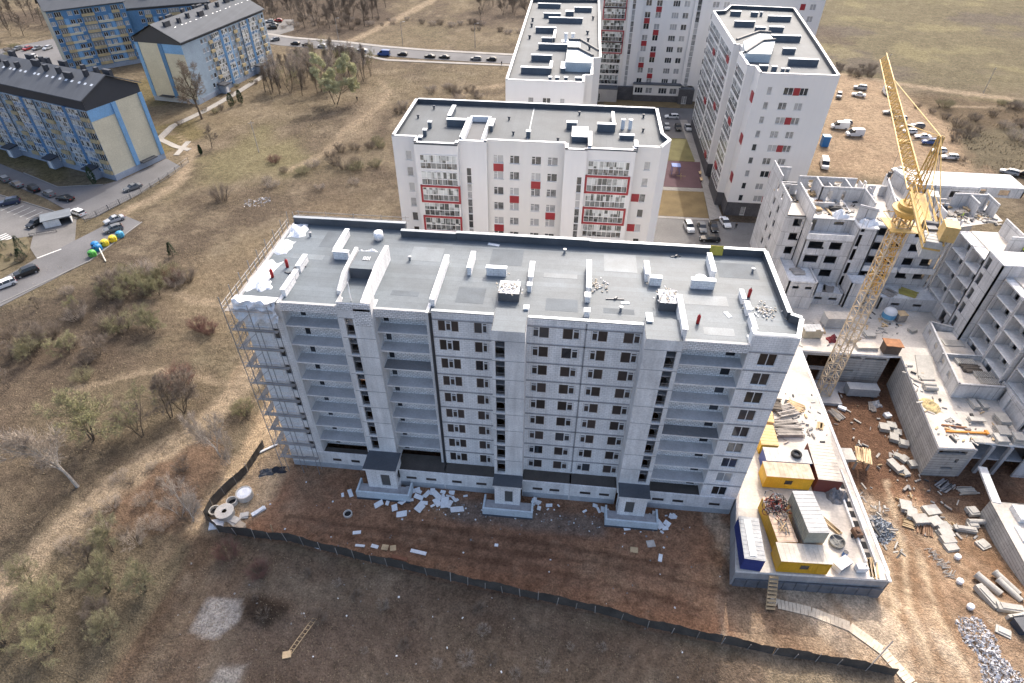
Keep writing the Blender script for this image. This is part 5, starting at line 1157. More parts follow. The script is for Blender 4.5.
# coil of hoses on the container
b = MB(); rr = random.Random(3)
for k in range(46):
    c = Vector((29.9+rr.gauss(0,.75), 50.6+rr.gauss(0,.9), 5.95+rr.random()*.55)); r = rr.uniform(.25,.75); ax = Matrix.Rotation(rr.uniform(-.6,.6),3,'X') @ Matrix.Rotation(rr.uniform(-.6,.6),3,'Y')
    pr = [c + ax @ Vector((r*math.cos(t*math.pi/4), r*math.sin(t*math.pi/4), 0)) for t in range(9)]
    for p, q in zip(pr, pr[1:]): b.tube(p, q, .05, n=4, m=rr.choice([0,0,1,2]), caps=False)
tag(b.build('hose_heap', [rubber, M('red hose', (.22,.04,.03)), M('grey hose', (.3,.3,.32))], loc=(29.9,50.6,5.9)), 'tangled heap of black and red hoses on a yellow container', 'hoses')
b = MB()
for k in range(18): b.tube((29.3+rr.random()*1.3,46.3+rr.random()*2.4,5.95+rr.random()*.2), (29.3+rr.random()*1.3,46+rr.random()*2.6,5.95+rr.random()*.3), .05, n=4, m=k % 2)
tag(b.build('scrap_laths', [timber, galv], loc=(29.9,47.4,5.95)), 'loose laths and pipes on the roof of a yellow container', 'scrap')
b = MB(); b.lathe([(.45,0),(.72,.02),(.75,.2),(.72,.38),(.45,.4),(.42,.2),(.45,0)], (34.6,59.5,5.98), 18); tag(b.build('tyre', rubber, loc=(34.6,59.5,5.98), smooth=True), 'black tyre lying on the grey container roof', 'tyre')
# odds and ends on the deck
def boards(x, y, z, n, L, rz, label, mat=timber_grey, cat='timber pile', name='timber_pile', w=.22, group=None, layers=3):
    b = MB(); rr = random.Random(int(x*31+y*17))
    for l in range(layers):
        for k in range(n):
            o = (k-(n-1)/2)*w*1.12; b.obox((x-math.sin(rz)*o+rr.uniform(-.2,.2), y+math.cos(rz)*o+rr.uniform(-.1,.1), z+l*.13), (L*rr.uniform(.8,1.05), w, .12), rz+rr.uniform(-.06,.06))
    return tag(b.build(name, mat, loc=(x,y,z)), label, cat, group)
boards(35.6,66.6,3.3,12,4.4,R(6),'wide stack of grey boards on the deck behind the tan cabins', layers=6)
boards(36.4,70.6,3.3,9,3.2,R(20),'grey board stack farther back on the sunlit deck', layers=4)
boards(38.2,71.8,3.3,8,2.6,R(-30),'jumble of tan props and boards on the sunlit deck', timber, layers=3)
boards(34.2,71.6,3.3,10,3.2,R(-4),'dark board stack on the deck close to the long building', M('dark timber', (.14,.12,.10), .9, .2, .8, 5), layers=6)
boards(41.0,68.0,3.3,4,1.6,R(70),'small heap of tan battens near the deck edge above the pit', timber, layers=2)
boards(41.0,44.4,3.3,5,3.0,R(80),'tan planks at the near right corner of the deck', timber, layers=1)
boards(37.1,50.6,3.3,3,4.6,R(-52),'long tan boards leaning beside the stacked containers', timber, layers=2)
def barrel(x, y, z, m, label, h=.9, r=.3):
    t = thing('barrel', label, 'barrel', (x,y,z)); b = MB(); b.lathe([(0,0),(r,0),(r,h*.3),(r*1.05,h*.33),(r,h*.36),(r,h*.63),(r*1.05,h*.66),(r,h*.69),(r,h)], (x,y,z), 14); b.build('body', m, t, smooth=True)
    b = MB(); b.lathe([(r*.96,h-.03),(0,h-.03)], (x,y,z), 14); b.build('lid', steel_dark, t)
barrel(37.9,45.7,3.3, M('barrel blue', (.03,.12,.36), .4, .1, 1, 0), 'blue barrel beside the white crate on the deck')
b = MB(); b.lathe([(0,0),(.95,.0),(1.0,.5),(.92,.5),(.9,.12),(0,.1)], (37.5,47.5,3.3), 18); b.obox((37.5,47.5,3.66), (1.9,.09,.07), .4); b.obox((37.5,47.5,3.66), (.09,1.9,.07), .4)
tag(b.build('mixing_tub', M('grey tub', (.22,.22,.21), .8, .15, 1, 4), loc=(37.5,47.5,3.3)), 'round grey mixing tub with crossed bars on the deck', 'tub')
t = thing('crate', 'white crate with dark slots beside the blue barrel', 'crate', (37.1,44.2,3.3)); mt = Matrix.Translation((37.1,44.2,3.3)) @ Matrix.Rotation(R(35),4,'Z')
b = MB(); q = MB(); q.box(-1.1,-.6,0,1.1,.6,.95); b.add(q, mt); b.build('body', metal_white, t)
for k in range(4):
    b = MB(); q = MB(); q.box(-.95+k*.52,-.62,.15,-.6+k*.52,-.604,.8); b.add(q, mt); b.build('slot', glass_dark, t)
t = thing('generator', 'small white generator box at the front edge of the deck', 'generator', (39.3,43.9,3.3)); b = MB(); b.obox((39.3,43.9,3.42), (1.3,.8,.85), .1); b.build('body', metal_white, t); b = MB(); b.obox((39.3,43.9,3.3), (1.2,.7,.12), .1); b.build('skid', steel_dark, t); b = MB(); b.tube((39.7,43.9,4.27),(39.7,43.9,4.6),.06,n=8); b.build('exhaust', steel_dark, t)
t = thing('compressor', 'rusty brown machine near the right edge of the deck', 'machine', (40.3,48.9,3.3)); rst = M('rusty machine', (.17,.10,.065), .8, .25, 2, 6); b = MB(); b.obox((40.3,48.9,3.55), (.9,1.2,.8), .2); b.lathe([(.3,0),(.3,.25),(0,.3)], (40.3,48.9,4.36), 10); b.build('body', rst, t)
for s in (-1,1):
    b = MB(); b.tube((40.3+s*.5,48.6,3.55),(40.3+s*.62,48.6,3.55),.25,n=12); b.build('wheel', rubber, t)
blob('tarpaulin', 39.6,55.0,3.3,2.6,2.6,1.7, M('grey tarpaulin', (.20,.20,.21), .8, .2, 1, 4), 'grey tarpaulin over a heap next to the maroon container', 'tarpaulin', None, .3, 21)
b = MB(); [b.obox((28.55-.03*k,42.0-.33*k,2.95-.34*k), (1.1,.34,.07), 0) for k in range(9)]; [b.tube((28.05+s,42.1,3.0),(27.8+s,39.3,.05),.06,n=4) for s in (0,1.05)]
tag(b.build('wooden_steps', timber, loc=(28.4,41,1.5)), 'wooden steps leading down from the front of the deck', 'steps')
wk = [(29.3,43.0),(28.6,40.7),(29.4,40.2),(33.4,39.6),(37.5,38.2),(40.4,35.7),(42.4,32.3),(43.2,30.4)]
b = MB()
for p, q in zip(wk[1:], wk[2:]):
    d = Vector((q[0]-p[0],q[1]-p[1])); n = max(1,int(d.length/.42))
    for k in range(n):
        c = (p[0]+d.x*(k+.5)/n, p[1]+d.y*(k+.5)/n); b.obox((c[0],c[1],gnd(*c)+.06), (.405,1.25,.06), math.atan2(d.y,d.x)+rr.uniform(-.05,.05))
tag(b.build('boardwalk', M('pale walkway boards', (.62,.53,.41), .9, .15, .9, 5), loc=(36,38,0)), 'pale wooden boardwalk crossing the sand in front of the deck', 'boardwalk')
# fence in front and on the left of the site, leaning corrugated sheets
fsheet = M('dark fence sheet', (.085,.075,.065), .8, .3, .5, 4); t = thing('site_fence', 'low dark sheet fence running round the earth in front of the long building', 'fence', (-3,38,0))
for i, (p, q) in enumerate(zip(FENCE, FENCE[1:])):
    d = Vector((q[0]-p[0],q[1]-p[1])); n = max(1,int(d.length/2.2))
    b = MB(); n8 = max(2,int(d.length/.5)); nn_ = Vector((-d.y,d.x)).normalized()
    for k in range(n8):
        a0, a1 = k/n8, (k+1)/n8; o0 = .05*(k % 2); o1 = .05*((k+1) % 2)
        P0 = (p[0]+d.x*a0+nn_.x*o0, p[1]+d.y*a0+nn_.y*o0); P1 = (p[0]+d.x*a1+nn_.x*o1, p[1]+d.y*a1+nn_.y*o1)
        h0 = 1.6+.18*math.sin(P0[0]*.9)+.08*math.sin(P0[0]*3.1); h1_ = 1.6+.18*math.sin(P1[0]*.9)+.08*math.sin(P1[0]*3.1)
        b.poly([(*P0,gnd(*P0)-.2),(*P1,gnd(*P1)-.2),(P1[0],P1[1]+.12,h1_),(P0[0],P0[1]+.12,h0)])
    b.build('panel', fsheet, t)
    for k in range(n):
        c = (p[0]+d.x*k/n, p[1]+d.y*k/n); b = MB(); b.tube((c[0],c[1]-.08,-.2),(c[0]+rr.uniform(-.15,.15),c[1]-.08+rr.uniform(-.2,.05),1.5+rr.random()*.8),.05,n=4); b.build('post', timber_grey, t)
for k, (x, y, a) in enumerate(((38.6,33.9,R(48)),)):
    b = MB(); b.tube((38.6,33.9,0),(41.0,36.0,1.9),.08,n=6); tag(b.build('leaning_pole', timber_grey, loc=(38.6,33.9,0)), 'dark pole leaning over the boardwalk near the end of the fence', 'pole')

# ------------------------------------------------------------------ concrete rings, boards and rubble on the earth
rg_m = M('well ring concrete', (.58,.55,.50), .9, .12, .8, 5, .1)
def ring(x, y, r, h, label, name='concrete_ring', cover=None):
    z = gnd(x,y); t = thing(name, label, 'concrete ring', (x,y,z)); b = MB(); b.lathe([(r,0),(r,h),(r-.13,h),(r-.13,.05)], (x,y,z), 22); b.build('ring_wall', rg_m, t)
    if cover == 'film': b = MB(); b.lathe([(r-.15,h-.12),(r*.5,h-.02),(0,h-.1)], (x,y,z), 18); b.build('cover', film, t)
    if cover == 'lid': b = MB(); b.lathe([(r+.08,h+.003),(r+.08,h+.15),(.34,h+.15),(.34,h+.0)], (x,y,z), 22); b.build('cover', rg_m, t)
    if cover == 'dark': b = MB(); b.lathe([(r-.14,.06),(0,.06)], (x,y,z), 18); b.build('bottom', dark_room, t)
ring(-43.3,48.6,1.15,1.0,'round concrete ring filled with white film near the scaffold','concrete_ring','film')
ring(-44.6,45.3,1.2,.9,'concrete ring with a holed lid, largest of the group by the fence','concrete_ring','lid')
ring(-44.6,47.3,.75,.7,'small open concrete ring behind the lidded one','concrete_ring','dark'); ring(-46.3,45.6,.8,.6,'open concrete ring at the fence corner','concrete_ring','dark'); ring(-27.7,47.2,.62,.35,'open manhole ring in the red earth before the left entrance','manhole','dark')
for k, (x, y, w, d, a, m, lb) in enumerate(((-45.2,43.7,1.9,1.5,.3,film,'white sheet folded by the fence corner'), (-43.0,44.4,1.6,1.2,-.5,rg_m,'pale concrete slab beside the lidded ring'), (-41.8,43.7,1.5,1.1,-.6,M('tan slab', (.46,.38,.29)),'tan slab lying by the front fence'), (-40.3,46.3,2.0,.6,.8,foam,'long white board lying right of the concrete rings'), (-42.0,45.4,1.2,.9,.2,rg_m,'small pale slab between the rings'))):
    z = gnd(x,y); b = MB(); b.obox((x,y,z+.05), (w,d,.22), a, rx=.06); b.obox((x+.15,y+.1,z+.28), (w*.7,d*.8,.1), a+.2); tag(b.build('slab', m, loc=(x,y,z)), lb, 'slab')
for k, (x, y, m, lb) in enumerate(((-42.0,53.0,steel_dark,'dark heap of bags and tools by the scaffold foot'), (-40.3,53.6,M('dark tarp', (.03,.032,.04)),'black tarpaulin bundle under the scaffold corner'))):
    blob('bundle', x, y, gnd(x,y)-.05, 2.2, 1.3, .8, m, lb, 'bundle', None, .3, 30+k, n=10)
b = MB(); z = gnd(-43.6,57.2); b.obox((-43.6,57.2,z+.1), (3.2,.3,.18), R(42)); tag(b.build('beam', foam, loc=(-43.6,57.2,z)), 'white beam lying on the sand left of the scaffold', 'beam')
rr = random.Random(44)
fps = [(-23.8,49.2),(-22.7,49.7),(-20.5,50.0),(-19.2,52.1),(-17.3,51.5),(-17.5,50.1),(-15.6,50.4),(-14.5,50.4),(-15.8,51.4),(-13.3,51.2),(-12.6,49.5),(-20.2,48.0),(-21.4,48.8),(-14.9,51.5),(-18.4,50.9),(-16.6,52.0),(-18.6,51.9),(-13.8,50.2),(-12.9,50.9),(-19.4,50.3),(-16.1,49.6),(-15.1,52.2),(-17.9,49.2),(-28.4,50.6),(-26.9,50.9),(-29.4,50.2),(15.6,50.0),(16.4,49.5),(15.9,48.9),(16.7,50.2),(-2.2,50.6),(-1.1,50.9)]
for k, (x, y) in enumerate(fps):
    z = gnd(x,y); s = rr.uniform(.5,1.5) if k > 12 else rr.uniform(.9,1.9); b = MB(); b.obox((x,y,z+rr.random()*.3+.05), (s,s*rr.uniform(.4,.8),.12), rr.random()*3.1, rx=rr.uniform(-.35,.35), ry=rr.uniform(-.3,.3))
    tag(b.build('foam_board', foam, loc=(x,y,z)), 'broken white foam board in the litter along the foot of the long building', 'foam board', 'foam boards littered before the long building')
for k, (x, y, w, d, m, lb) in enumerate(((-24.6,42.6,1.3,.35,foam,'white strip alone near the fence left of the manhole'), (-25.6,44.5,1.1,.5,foam,'white scrap below the manhole'), (-22.6,42.7,1.0,.5,foam,'small white scrap by two tan boards'), (-21.2,42.7,.9,.8,timber,'left of two tan boards on the earth'), (-20.1,42.7,.8,.8,timber,'right of two tan boards on the earth'), (-16.6,42.5,2.2,.5,foam,'bent white sheet near the fence'), (-18.9,41.4,2.2,.5,M('red-brown board', (.22,.10,.06)),'red-brown board beside the fence'), (11.2,49.0,.9,.5,foam,'white scrap before the right entrance'), (12.0,45.8,1.0,.8,timber,'tan pallet board in front of the right entrance'), (15.4,45.0,.5,1.1,foam,'upright white scrap on the tyre tracks'), (14.3,47.0,1.1,1.0,timber_grey,'grey pallet in front of the right entrance'), (-6.4,44.6,.5,.4,foam,'tiny white scrap in the middle of the red earth'), (-30.2,41.8,.6,.4,foam,'white scrap beside the fence bend'))):
    z = gnd(x,y); b = MB(); b.obox((x,y,z+.03), (w,d,.1), .25*math.sin(k*2)); tag(b.build('board', m, loc=(x,y,z)), lb, 'board')
for k in range(34):
    x, y = rr.uniform(-21,9) if k < 26 else rr.uniform(14,18), rr.gauss(51.6,.5); y = min(y,52.5); z = gnd(x,y); s = rr.uniform(.35,1.0); b = MB(); b.obox((x,y,z+rr.random()*.2), (s,s*rr.uniform(.3,.8),.1), rr.random()*3.1, rx=rr.uniform(-.4,.4), ry=rr.uniform(-.4,.4)); tag(b.build('foam_board', foam, loc=(x,y,z)), 'broken white foam board in the litter along the foot of the long building', 'foam board', 'foam boards littered before the long building')
# small litter on the waste ground
b = MB()
for k in range(260):
    x, y = rr.uniform(-46,24), rr.uniform(24,52)
    if rr.random() < .55: x, y = rr.gauss(-3,10), rr.gauss(49.6,.9)
    if y > 52.0: continue
    s = rr.uniform(.08,.26); b.obox((x,y,gnd(x,y)-.02), (s,s*rr.uniform(.4,1),s*.5), rr.random()*3, rr.choice([0,1,1]), rx=rr.uniform(-.4,.4))
tag(b.build('litter', [foam, M('grey rubble', (.27,.26,.25))], loc=(0,40,0)), 'scattered small scraps and stones over the earth', 'litter', None, 'stuff')
lad = [(-28.9,28.2),(-28.3,30.0),(-27.4,32.4)]
b = MB(); [b.tube((p[0],p[1],.12),(q[0],q[1],.12),.05,n=4) for p, q in zip(lad,lad[1:])]; [b.tube((p[0]+.5,p[1]-.1,.12),(q[0]+.5,q[1]-.1,.12),.05,n=4) for p, q in zip(lad,lad[1:])]; [b.tube((-28.9+1.5*k/9,28.2+4.2*k/9,.12),(-28.4+1.5*k/9,28.1+4.2*k/9,.12),.04,n=4) for k in range(10)]; b.obox((-28.9,27.9,.08),(1.0,.8,.12),.3)
tag(b.build('ladder', timber, loc=(-28.5,30,0)), 'tan wooden ladder lying on the waste ground in the foreground', 'ladder')
def rocks(name, poly, n, smin, smax, mat, label, h=.5, seed=1):
    rr = random.Random(seed); b = MB(); xs_ = [p[0] for p in poly]; ys_ = [p[1] for p in poly]; k = 0; P = np.array(poly)
    cx, cy = sum(xs_)/len(xs_), sum(ys_)/len(ys_)
    while k < n:
        x, y = rr.uniform(min(xs_),max(xs_)), rr.uniform(min(ys_),max(ys_)); d = float(sdist(np.array([x]),np.array([y]),poly)[0])
        if d > .25*rr.random(): continue
        k += 1; s = rr.uniform(smin,smax); z = gnd(x,y)+min(h,max(0,-d)*.55)*rr.random(); q = [Vector((rr.uniform(-1,1),rr.uniform(-1,1),rr.uniform(-1,1))).normalized()*s*rr.uniform(.6,1) for _ in range(4)]
        i = len(b.v); b.v += [tuple(v+Vector((x,y,z))) for v in q]; mm = rr.randrange(len(mat))
        for f in ((0,1,2),(0,2,3),(0,3,1),(1,3,2)): b.f.append(tuple(i+j for j in f)); b.m.append(mm)
    return tag(b.build(name, mat, loc=(cx,cy,0)), label, 'rubble', None, 'stuff')
rocks('stone_heap', [(46.2,56.6),(48.6,57.4),(50,55.5),(49.3,53.6),(47.4,52.2),(45.9,54)], 900, .15,.4, [M('blue-grey stone', (.25,.28,.32), .9,.2,2,8), M('blue-grey stone pale', (.36,.39,.43))], 'heap of blue-grey stone beside the deck edge', 1.1, 4)
rocks('white_rubble', [(51.0,40.8),(53.6,41.4),(54.6,38.6),(54.0,36.6),(55.6,33.4),(56,29),(50.4,29.4),(50.8,34),(51.6,36.4),(50.6,38)], 1900, .12,.36, [M('white rubble', (.62,.62,.64), .9,.12,2,8), M('grey rubble pale', (.42,.42,.44))], 'bank of white and grey rubble at the bottom right', .6, 7)
# ------------------------------------------------------------------ precast slabs, rebar, barrels and timber on the sandy side of the site
slab_m = M('precast slab', (.44,.42,.38), .9, .12, .7, 4, .1, rnd=.12)
def zt(x, y, top=None): return gnd(x,y) if top is None else top
def slabstack(x, y, w, d, n, rz, label, group=None, top=None, th=.2, mat=None):
    z = zt(x,y,top); b = MB(); r2 = random.Random(int(x*13+y*7))
    for k in range(n):
        b.obox((x+r2.uniform(-.1,.1), y+r2.uniform(-.1,.1), z+.02+k*(th+.05)), (w, d, th), rz+r2.uniform(-.04,.04)); 
        if k < n-1: [b.obox((x+s*w*.32, y, z+.02+k*(th+.05)+th), (.12, d*.7, .05), rz) for s in (-1,1)]
    return tag(b.build('slab_stack', mat or slab_m, loc=(x,y,z)), label, 'slab stack', group)
G = 'precast slabs stacked along the sandy track'; LB = 'stack of pale precast slabs in the row along the sandy track'
for x, y, w, d, n, a in ((53,59.1,1.8,1.6,3,80),(53.4,57.9,1.8,1.3,3,70),(56.5,58.9,2.2,1.6,2,15),(54.2,56.9,2.2,1.5,3,10),(56.1,56.9,1.8,1.4,3,20),(57,56,1.7,1.3,3,15),(56.8,55,1.9,1.3,3,10),(56.7,53.8,1.9,1.2,3,12),(56.5,52.6,1.8,1.1,2,15)): slabstack(x,y,w,d,n,R(a),LB,G)
G2 = 'precast blocks stacked in the crane pit'; LB2 = 'stack of pale precast blocks below the plank-cast wall of the crane pit'
for x, y, w, d, n, a in ((55.4,75,1.5,1.5,3,80),(56.7,75.5,1.3,1.4,3,80),(57.2,74.3,1.3,1.2,2,75),(56.2,72.8,1.6,1.3,3,70),(57.3,71.6,1.2,1.3,3,78),(54.2,66.7,1.2,2.4,3,25),(55.3,65.9,1.,1.8,2,20),(56.3,68.4,1.4,1.,2,40),(57.0,67.4,1.1,1.2,3,10),(55.4,68.9,.9,1.1,2,60)): slabstack(x,y,w,d,n,R(a),LB2,G2)
for x, y, m, lb in ((56.5,50.9,film,'white bulk bag at the lower end of the slab row'),(54.5,46.6,film,'white bulk bag halfway down the puddled track'),(53.6,42.6,film,'white bulk bag at the head of the white rubble bank')):
    t = bigbag(x,y,gnd(x,y),.75,m,lb)
for x, y, l, r, a, lb in ((57.9,46.5,3.2,.5,-55,'long grey concrete pipe beside the plank-cast block'),(60.5,47,3.4,.45,-62,'pale concrete pipe nearest the plank-cast wall'),(60.2,45.9,3.2,.4,-62,'second pale pipe next to the plank-cast wall'),(62.2,57.4,2.6,.4,5,'short grey pipe near the footbridge')):
    z = gnd(x,y)+r; c, s_ = math.cos(R(a))*l/2, math.sin(R(a))*l/2; b = MB(); b.tube((x-c,y-s_,z),(x+c,y+s_,z),r,n=14); b.tube((x-c*1.002,y-s_*1.002,z),(x-c*.9,y-s_*.9,z),r*1.12,n=14); tag(b.build('concrete_pipe', slab_m, loc=(x,y,z), smooth=False), lb, 'pipe')
for x, y, w, d, h, a, lb in ((56.6,44.4,1.0,3.2,.8,20,'long pale concrete beam, left arm of an L by the plank block'),(58.4,42.9,3.0,1.0,.8,-5,'pale concrete beam, right arm of an L by the plank block'),(60,56,3,.7,.6,-6,'long pale beam lying in the cut near the footbridge'),(62.4,59.2,1.4,1.4,.7,10,'dark grey crate of blocks near the footbridge'),(61.4,56.8,1.5,.9,.5,5,'pale block behind the long beam in the cut'),(61.4,53.7,1.6,1.4,.3,25,'flat pale slab near the plank-cast wall'),(55.9,39.6,1.6,1.1,.25,-30,'tan pallet in the lower right corner'),(59,41.9,3.4,.35,.9,12,'grey parapet element at the right edge')):
    z = gnd(x,y); b = MB(); b.obox((x,y,z-.03), (w,d,h), R(a)); b.obox((x+.1,y+.05,z+h-.028), (w*.8,d*.7,.12), R(a)+.05); tag(b.build('concrete_element', slab_m, loc=(x,y,z)), lb, 'concrete element')
t = thing('dump_container', 'dark blue skip at the right edge behind the parapet element', 'skip', (58.6,40.4,gnd(58.6,40.4))); z = gnd(58.6,40.4); b = MB(); b.obox((58.6,40.4,z+.05),(2.2,1.6,1.1),.2); b.build('body', M('dark skip', (.03,.045,.07), .5, .2, 1, 4), t); b = MB(); b.obox((58.6,40.4,z+1.153),(2.3,1.7,.08),.2); b.build('rim', steel_dark, t)
b = MB(); rr = random.Random(9)
for k in range(46):
    x, y = 53.6+rr.gauss(0,.35)+k*.01, 52-4.6*k/46+rr.uniform(-.4,.4); z = gnd(x,y)+.05; a = rr.uniform(-1,1); l = rr.uniform(.5,1.3); b.tube((x-math.cos(a)*l/2,y-math.sin(a)*l/2,z+rr.random()*.25),(x+math.cos(a)*l/2,y+math.sin(a)*l/2,z+rr.random()*.25),.05,n=4,m=k%2)
tag(b.build('timber_scrap', [timber_grey, slab_m], loc=(53.8,50,-2.5)), 'strip of mixed broken laths along the sandy track', 'timber scrap', None, 'stuff')
for x, y, n, L, a, m, lb in ((54.4,55.6,8,2.4,70,M('rusty laths', (.26,.16,.10), .9, .2, 1, 5),'rusty laths stacked beside the slab row'),(52.5,56.3,6,1.6,-20,timber,'tan pallets beside the blue-grey stone heap'),(48.4,77.4,6,2.6,-60,timber_grey,'grey poles leaning in the crane pit'),(55.2,80,5,2.4,75,timber_grey,'grey boards below the back wall of the pit'),(45.4,72.3,8,2.4,15,timber_grey,'grey boards against the deck wall in the pit'),(45.2,69.4,6,2.6,-55,M('dark boards', (.10,.085,.07)),'dark boards crossing in the pit beside the deck'),(60.5,63.8,7,2.6,35,galv,'bundle of steel parts in the shade before the pit opening'),(63.6,63.2,6,2.8,8,slab_m,'pale lintels in the shade near the footbridge')):
    boards(x,y,gnd(x,y),n,L,R(a),lb,m,layers=2)
slabstack(45.1,66,3.2,2.3,2,R(3),'wide slab bridging from the deck edge into the pit',None,gnd(45.1,66)+2.6,.25)
b = MB(); [b.obox((44.6+q,66+w_,gnd(45,66)-.05),(.3,.3,2.68),0) for q in (0,1.2) for w_ in (-.8,.8)]; tag(b.build('shoring', timber_grey, loc=(45,66,-3)), 'timber shoring under the wide slab beside the deck', 'shoring')
boards(48.6,66.6,gnd(48.6,66.6)+2.2,9,3.2,R(75),'raised stack of pale formwork boards beyond the deck edge',timber,layers=3)
b = MB(); [b.obox((47.6+q,65.8+w_,gnd(48.6,66.6)-.05),(.25,.25,2.25),0) for q in (0,2) for w_ in (0,1.6)]; tag(b.build('shoring', timber_grey, loc=(48.6,66.6,-3)), 'posts carrying the raised formwork boards', 'shoring')
t = thing('grey_tank', 'grey tank on low feet against the back wall of the crane pit', 'tank', (54,83,gnd(54,83))); z = gnd(54,83); b = MB(); b.obox((54,83,z+.4),(5.2,1.8,1.7),.02); b.build('body', M('grey tank', (.30,.32,.34), .6, .12, .7, 5), t)
for s in (-2,2): b = MB(); b.obox((54+s,83,z),(.4,1.6,.42),.02); b.build('foot', steel_dark, t)
blob('tarpaulin',56.2,80.8,gnd(56.2,80.8)-.05,1.8,1.6,1.0,M('pale tarpaulin', (.42,.43,.44), .7, .15, 1, 4),'pale tarpaulin heap in the right back corner of the pit','tarpaulin',None,.2,41,n=10)
b = MB(); b.obox((49.8,79,gnd(49.8,79)+.05),(1.3,.7,.4),-.5); tag(b.build('foam_pack', foam, loc=(49.8,79,-3)), 'white foam pack lying in the middle of the crane pit', 'foam pack')
b = MB(); b.obox((57.0,78,gnd(57,78)),(1.,.9,.6),.3); tag(b.build('white_sack', film, loc=(57,78,-3)), 'white sack below the plank wall of the pit', 'sack')
# panels on the deck behind the pit
t = thing('site_hut', 'orange-brown wooden hut at the back edge of the crane pit', 'hut', (58.1,87.5,3.3)); b = MB(); b.obox((58.1,87.5,3.3),(2.6,1.7,1.9),0); b.build('wall', M('dark hut boards', (.13,.10,.08), .9, .2, 2, 5), t); b = MB(); b.obox((58.1,87.5,5.203),(3.0,2.2,.14),0,ry=.04); b.build('roof', M('rusty roof', (.36,.17,.08), .8, .25, 1.5, 5), t)
container('pale grey site container half hidden by the crane mast', (50.8,94.2,3.3), (4.6,2.2,2.3), R(4), greyroof, tanroof, win=False)
container('tan walled container close to the roof corner of the long building', (45.4,90.6,3.3), (3.2,2.0,1.8), R(6), M('tan wall', (.42,.37,.28)), greyroof, win=False)
t = thing('concrete_hopper', 'white tank with a blue stripe on the deck before the panel block', 'tank', (61.2,97.2,3.3)); b = MB(); b.lathe([(.0,0),(1.1,.05),(1.2,.9),(1.15,1.9),(.8,2.3),(0,2.35)], (61.2,97.2,3.3), 16); b.build('body', M('white tank', (.68,.70,.72), .4, .06, 1, 0), t, smooth=True); b = MB(); b.lathe([(1.165,.5),(1.225,.9),(1.18,1.5)], (61.2,97.2,3.3), 16); b.build('stripe', M('tank blue', (.10,.30,.50), .5, .1, 1, 0), t, smooth=True)
t = thing('tool_box', 'brown crate to the right of the striped tank', 'crate', (63.2,97,3.3)); b = MB(); b.obox((63.2,97,3.4),(1.6,1.5,1.5),.2); b.build('body', timber_grey, t); b = MB(); b.obox((63.2,97,4.903),(1.7,1.6,.1),.2); b.build('lid', timber, t)
blob('red_tarpaulin',48.9,89.6,3.3,1.6,1.6,1.3,M('dark red tarpaulin', (.20,.03,.035), .6, .2, 1, 5),'dark red covered machine on the deck beside the crane mast','tarpaulin',None,.2,44,n=10)
for x, y, w, d, a, lb in ((54.4,88.2,3.6,1.6,3,'stack of pale boards by the pit edge right of the crane mast'),(52.4,90,2.2,1.2,20,'pale sheet stack beside the crane mast'),(56,91.6,1.8,1.5,10,'low stack of panels left of the wooden hut'),(64.3,93.8,1.4,1.1,30,'small pallet near the walled terrace corner')): slabstack(x,y,w,d,3,R(a),lb,None,3.3,.16,tanroof if x < 55 else slab_m)
b = MB(); b.prism([(62.2,86.8),(65.0,87.0),(63.1,80.6),(60.4,80.4)],3.31,3.5,0); tag(b.build('deck_panel', slab_m, loc=(62.6,83.6,3.3)), 'long pale panel lying flat beside the walled terrace', 'panel')
for s, (x, y) in enumerate(((61.3,78.9),(61.3,78.1))): b = MB(); b.tube((x-1,y,3.7),(x+1,y,3.7),.38,n=12); tag(b.build('concrete_pipe', slab_m, loc=(x,y,3.7)), ['farther of two short pipes on the right hand deck','nearer of two short pipes on the right hand deck'][s], 'pipe')
blob('sand_heap',59.9,74.4,3.3,2.4,3.2,.6,M('yellow sand', (.48,.38,.20), .95, .1, 1, 5),'yellow sand heap at the edge of the right hand deck','sand heap',None,.1,46,n=12)
b = MB(); b.obox((62.9,69.0,3.3),(6.0,.28,.3),R(2)); b.obox((65.9,69.2,3.3),(.4,.8,.4),0); tag(b.build('orange_beam', M('orange paint', (.62,.25,.04), .5, .12, 1, 4), loc=(62.9,69,3.3)), 'orange steel beam lying on the right hand deck', 'beam')
b = MB(); b.obox((61.6,70.1,3.3),(3.6,.22,.26),R(-4)); tag(b.build('rusty_beam', M('rust', (.30,.16,.09)), loc=(61.6,70.1,3.3)), 'thinner rusty beam behind the orange one', 'beam')
for x, y, w, d, n, a, lb in ((69.2,71.8,1.6,2.0,5,5,'tall slab stack beside the right wing wall'),(68.2,69.5,1.7,1.9,4,0,'slab stack, second from the front by the right wing'),(69.6,68.2,1.5,1.6,5,0,'slab stack at the outer end of the right hand deck'),(67.3,68,1.7,1.7,3,3,'low slab stack next to the orange beam end'),(65.4,71.7,2.2,.9,3,4,'grey lintel stack behind the orange beam'),(66.6,75.2,.9,1.9,3,6,'left of two narrow stacks below the walled terrace'),(68.0,75.2,.9,1.9,3,6,'right of two narrow stacks below the walled terrace'),(64,67.4,1.4,.8,1,0,'single slab at the front edge of the right hand deck')): slabstack(x,y,w,d,n,R(a),lb,None,3.3,.18)
for k, (x, y, a) in enumerate(((68,83.3,4),(69.6,80.2,4),(69.8,78.6,4))):
    b = MB()
    for j in range(10): b.obox((x-1.4+j*.3,y,5.3),(.14,1.4,.5),R(a))
    tag(b.build('lintel_row', slab_m, loc=(x,y,5.3)), ['row of pale lintels at the back of the walled terrace','middle row of pale lintels on the walled terrace','front row of pale lintels on the walled terrace'][k], 'lintels')
boards(68.3,81.8,5.3,8,3,R(5),'dark timber between the lintel rows on the walled terrace',M('dark timber', (.14,.12,.10)),layers=3)
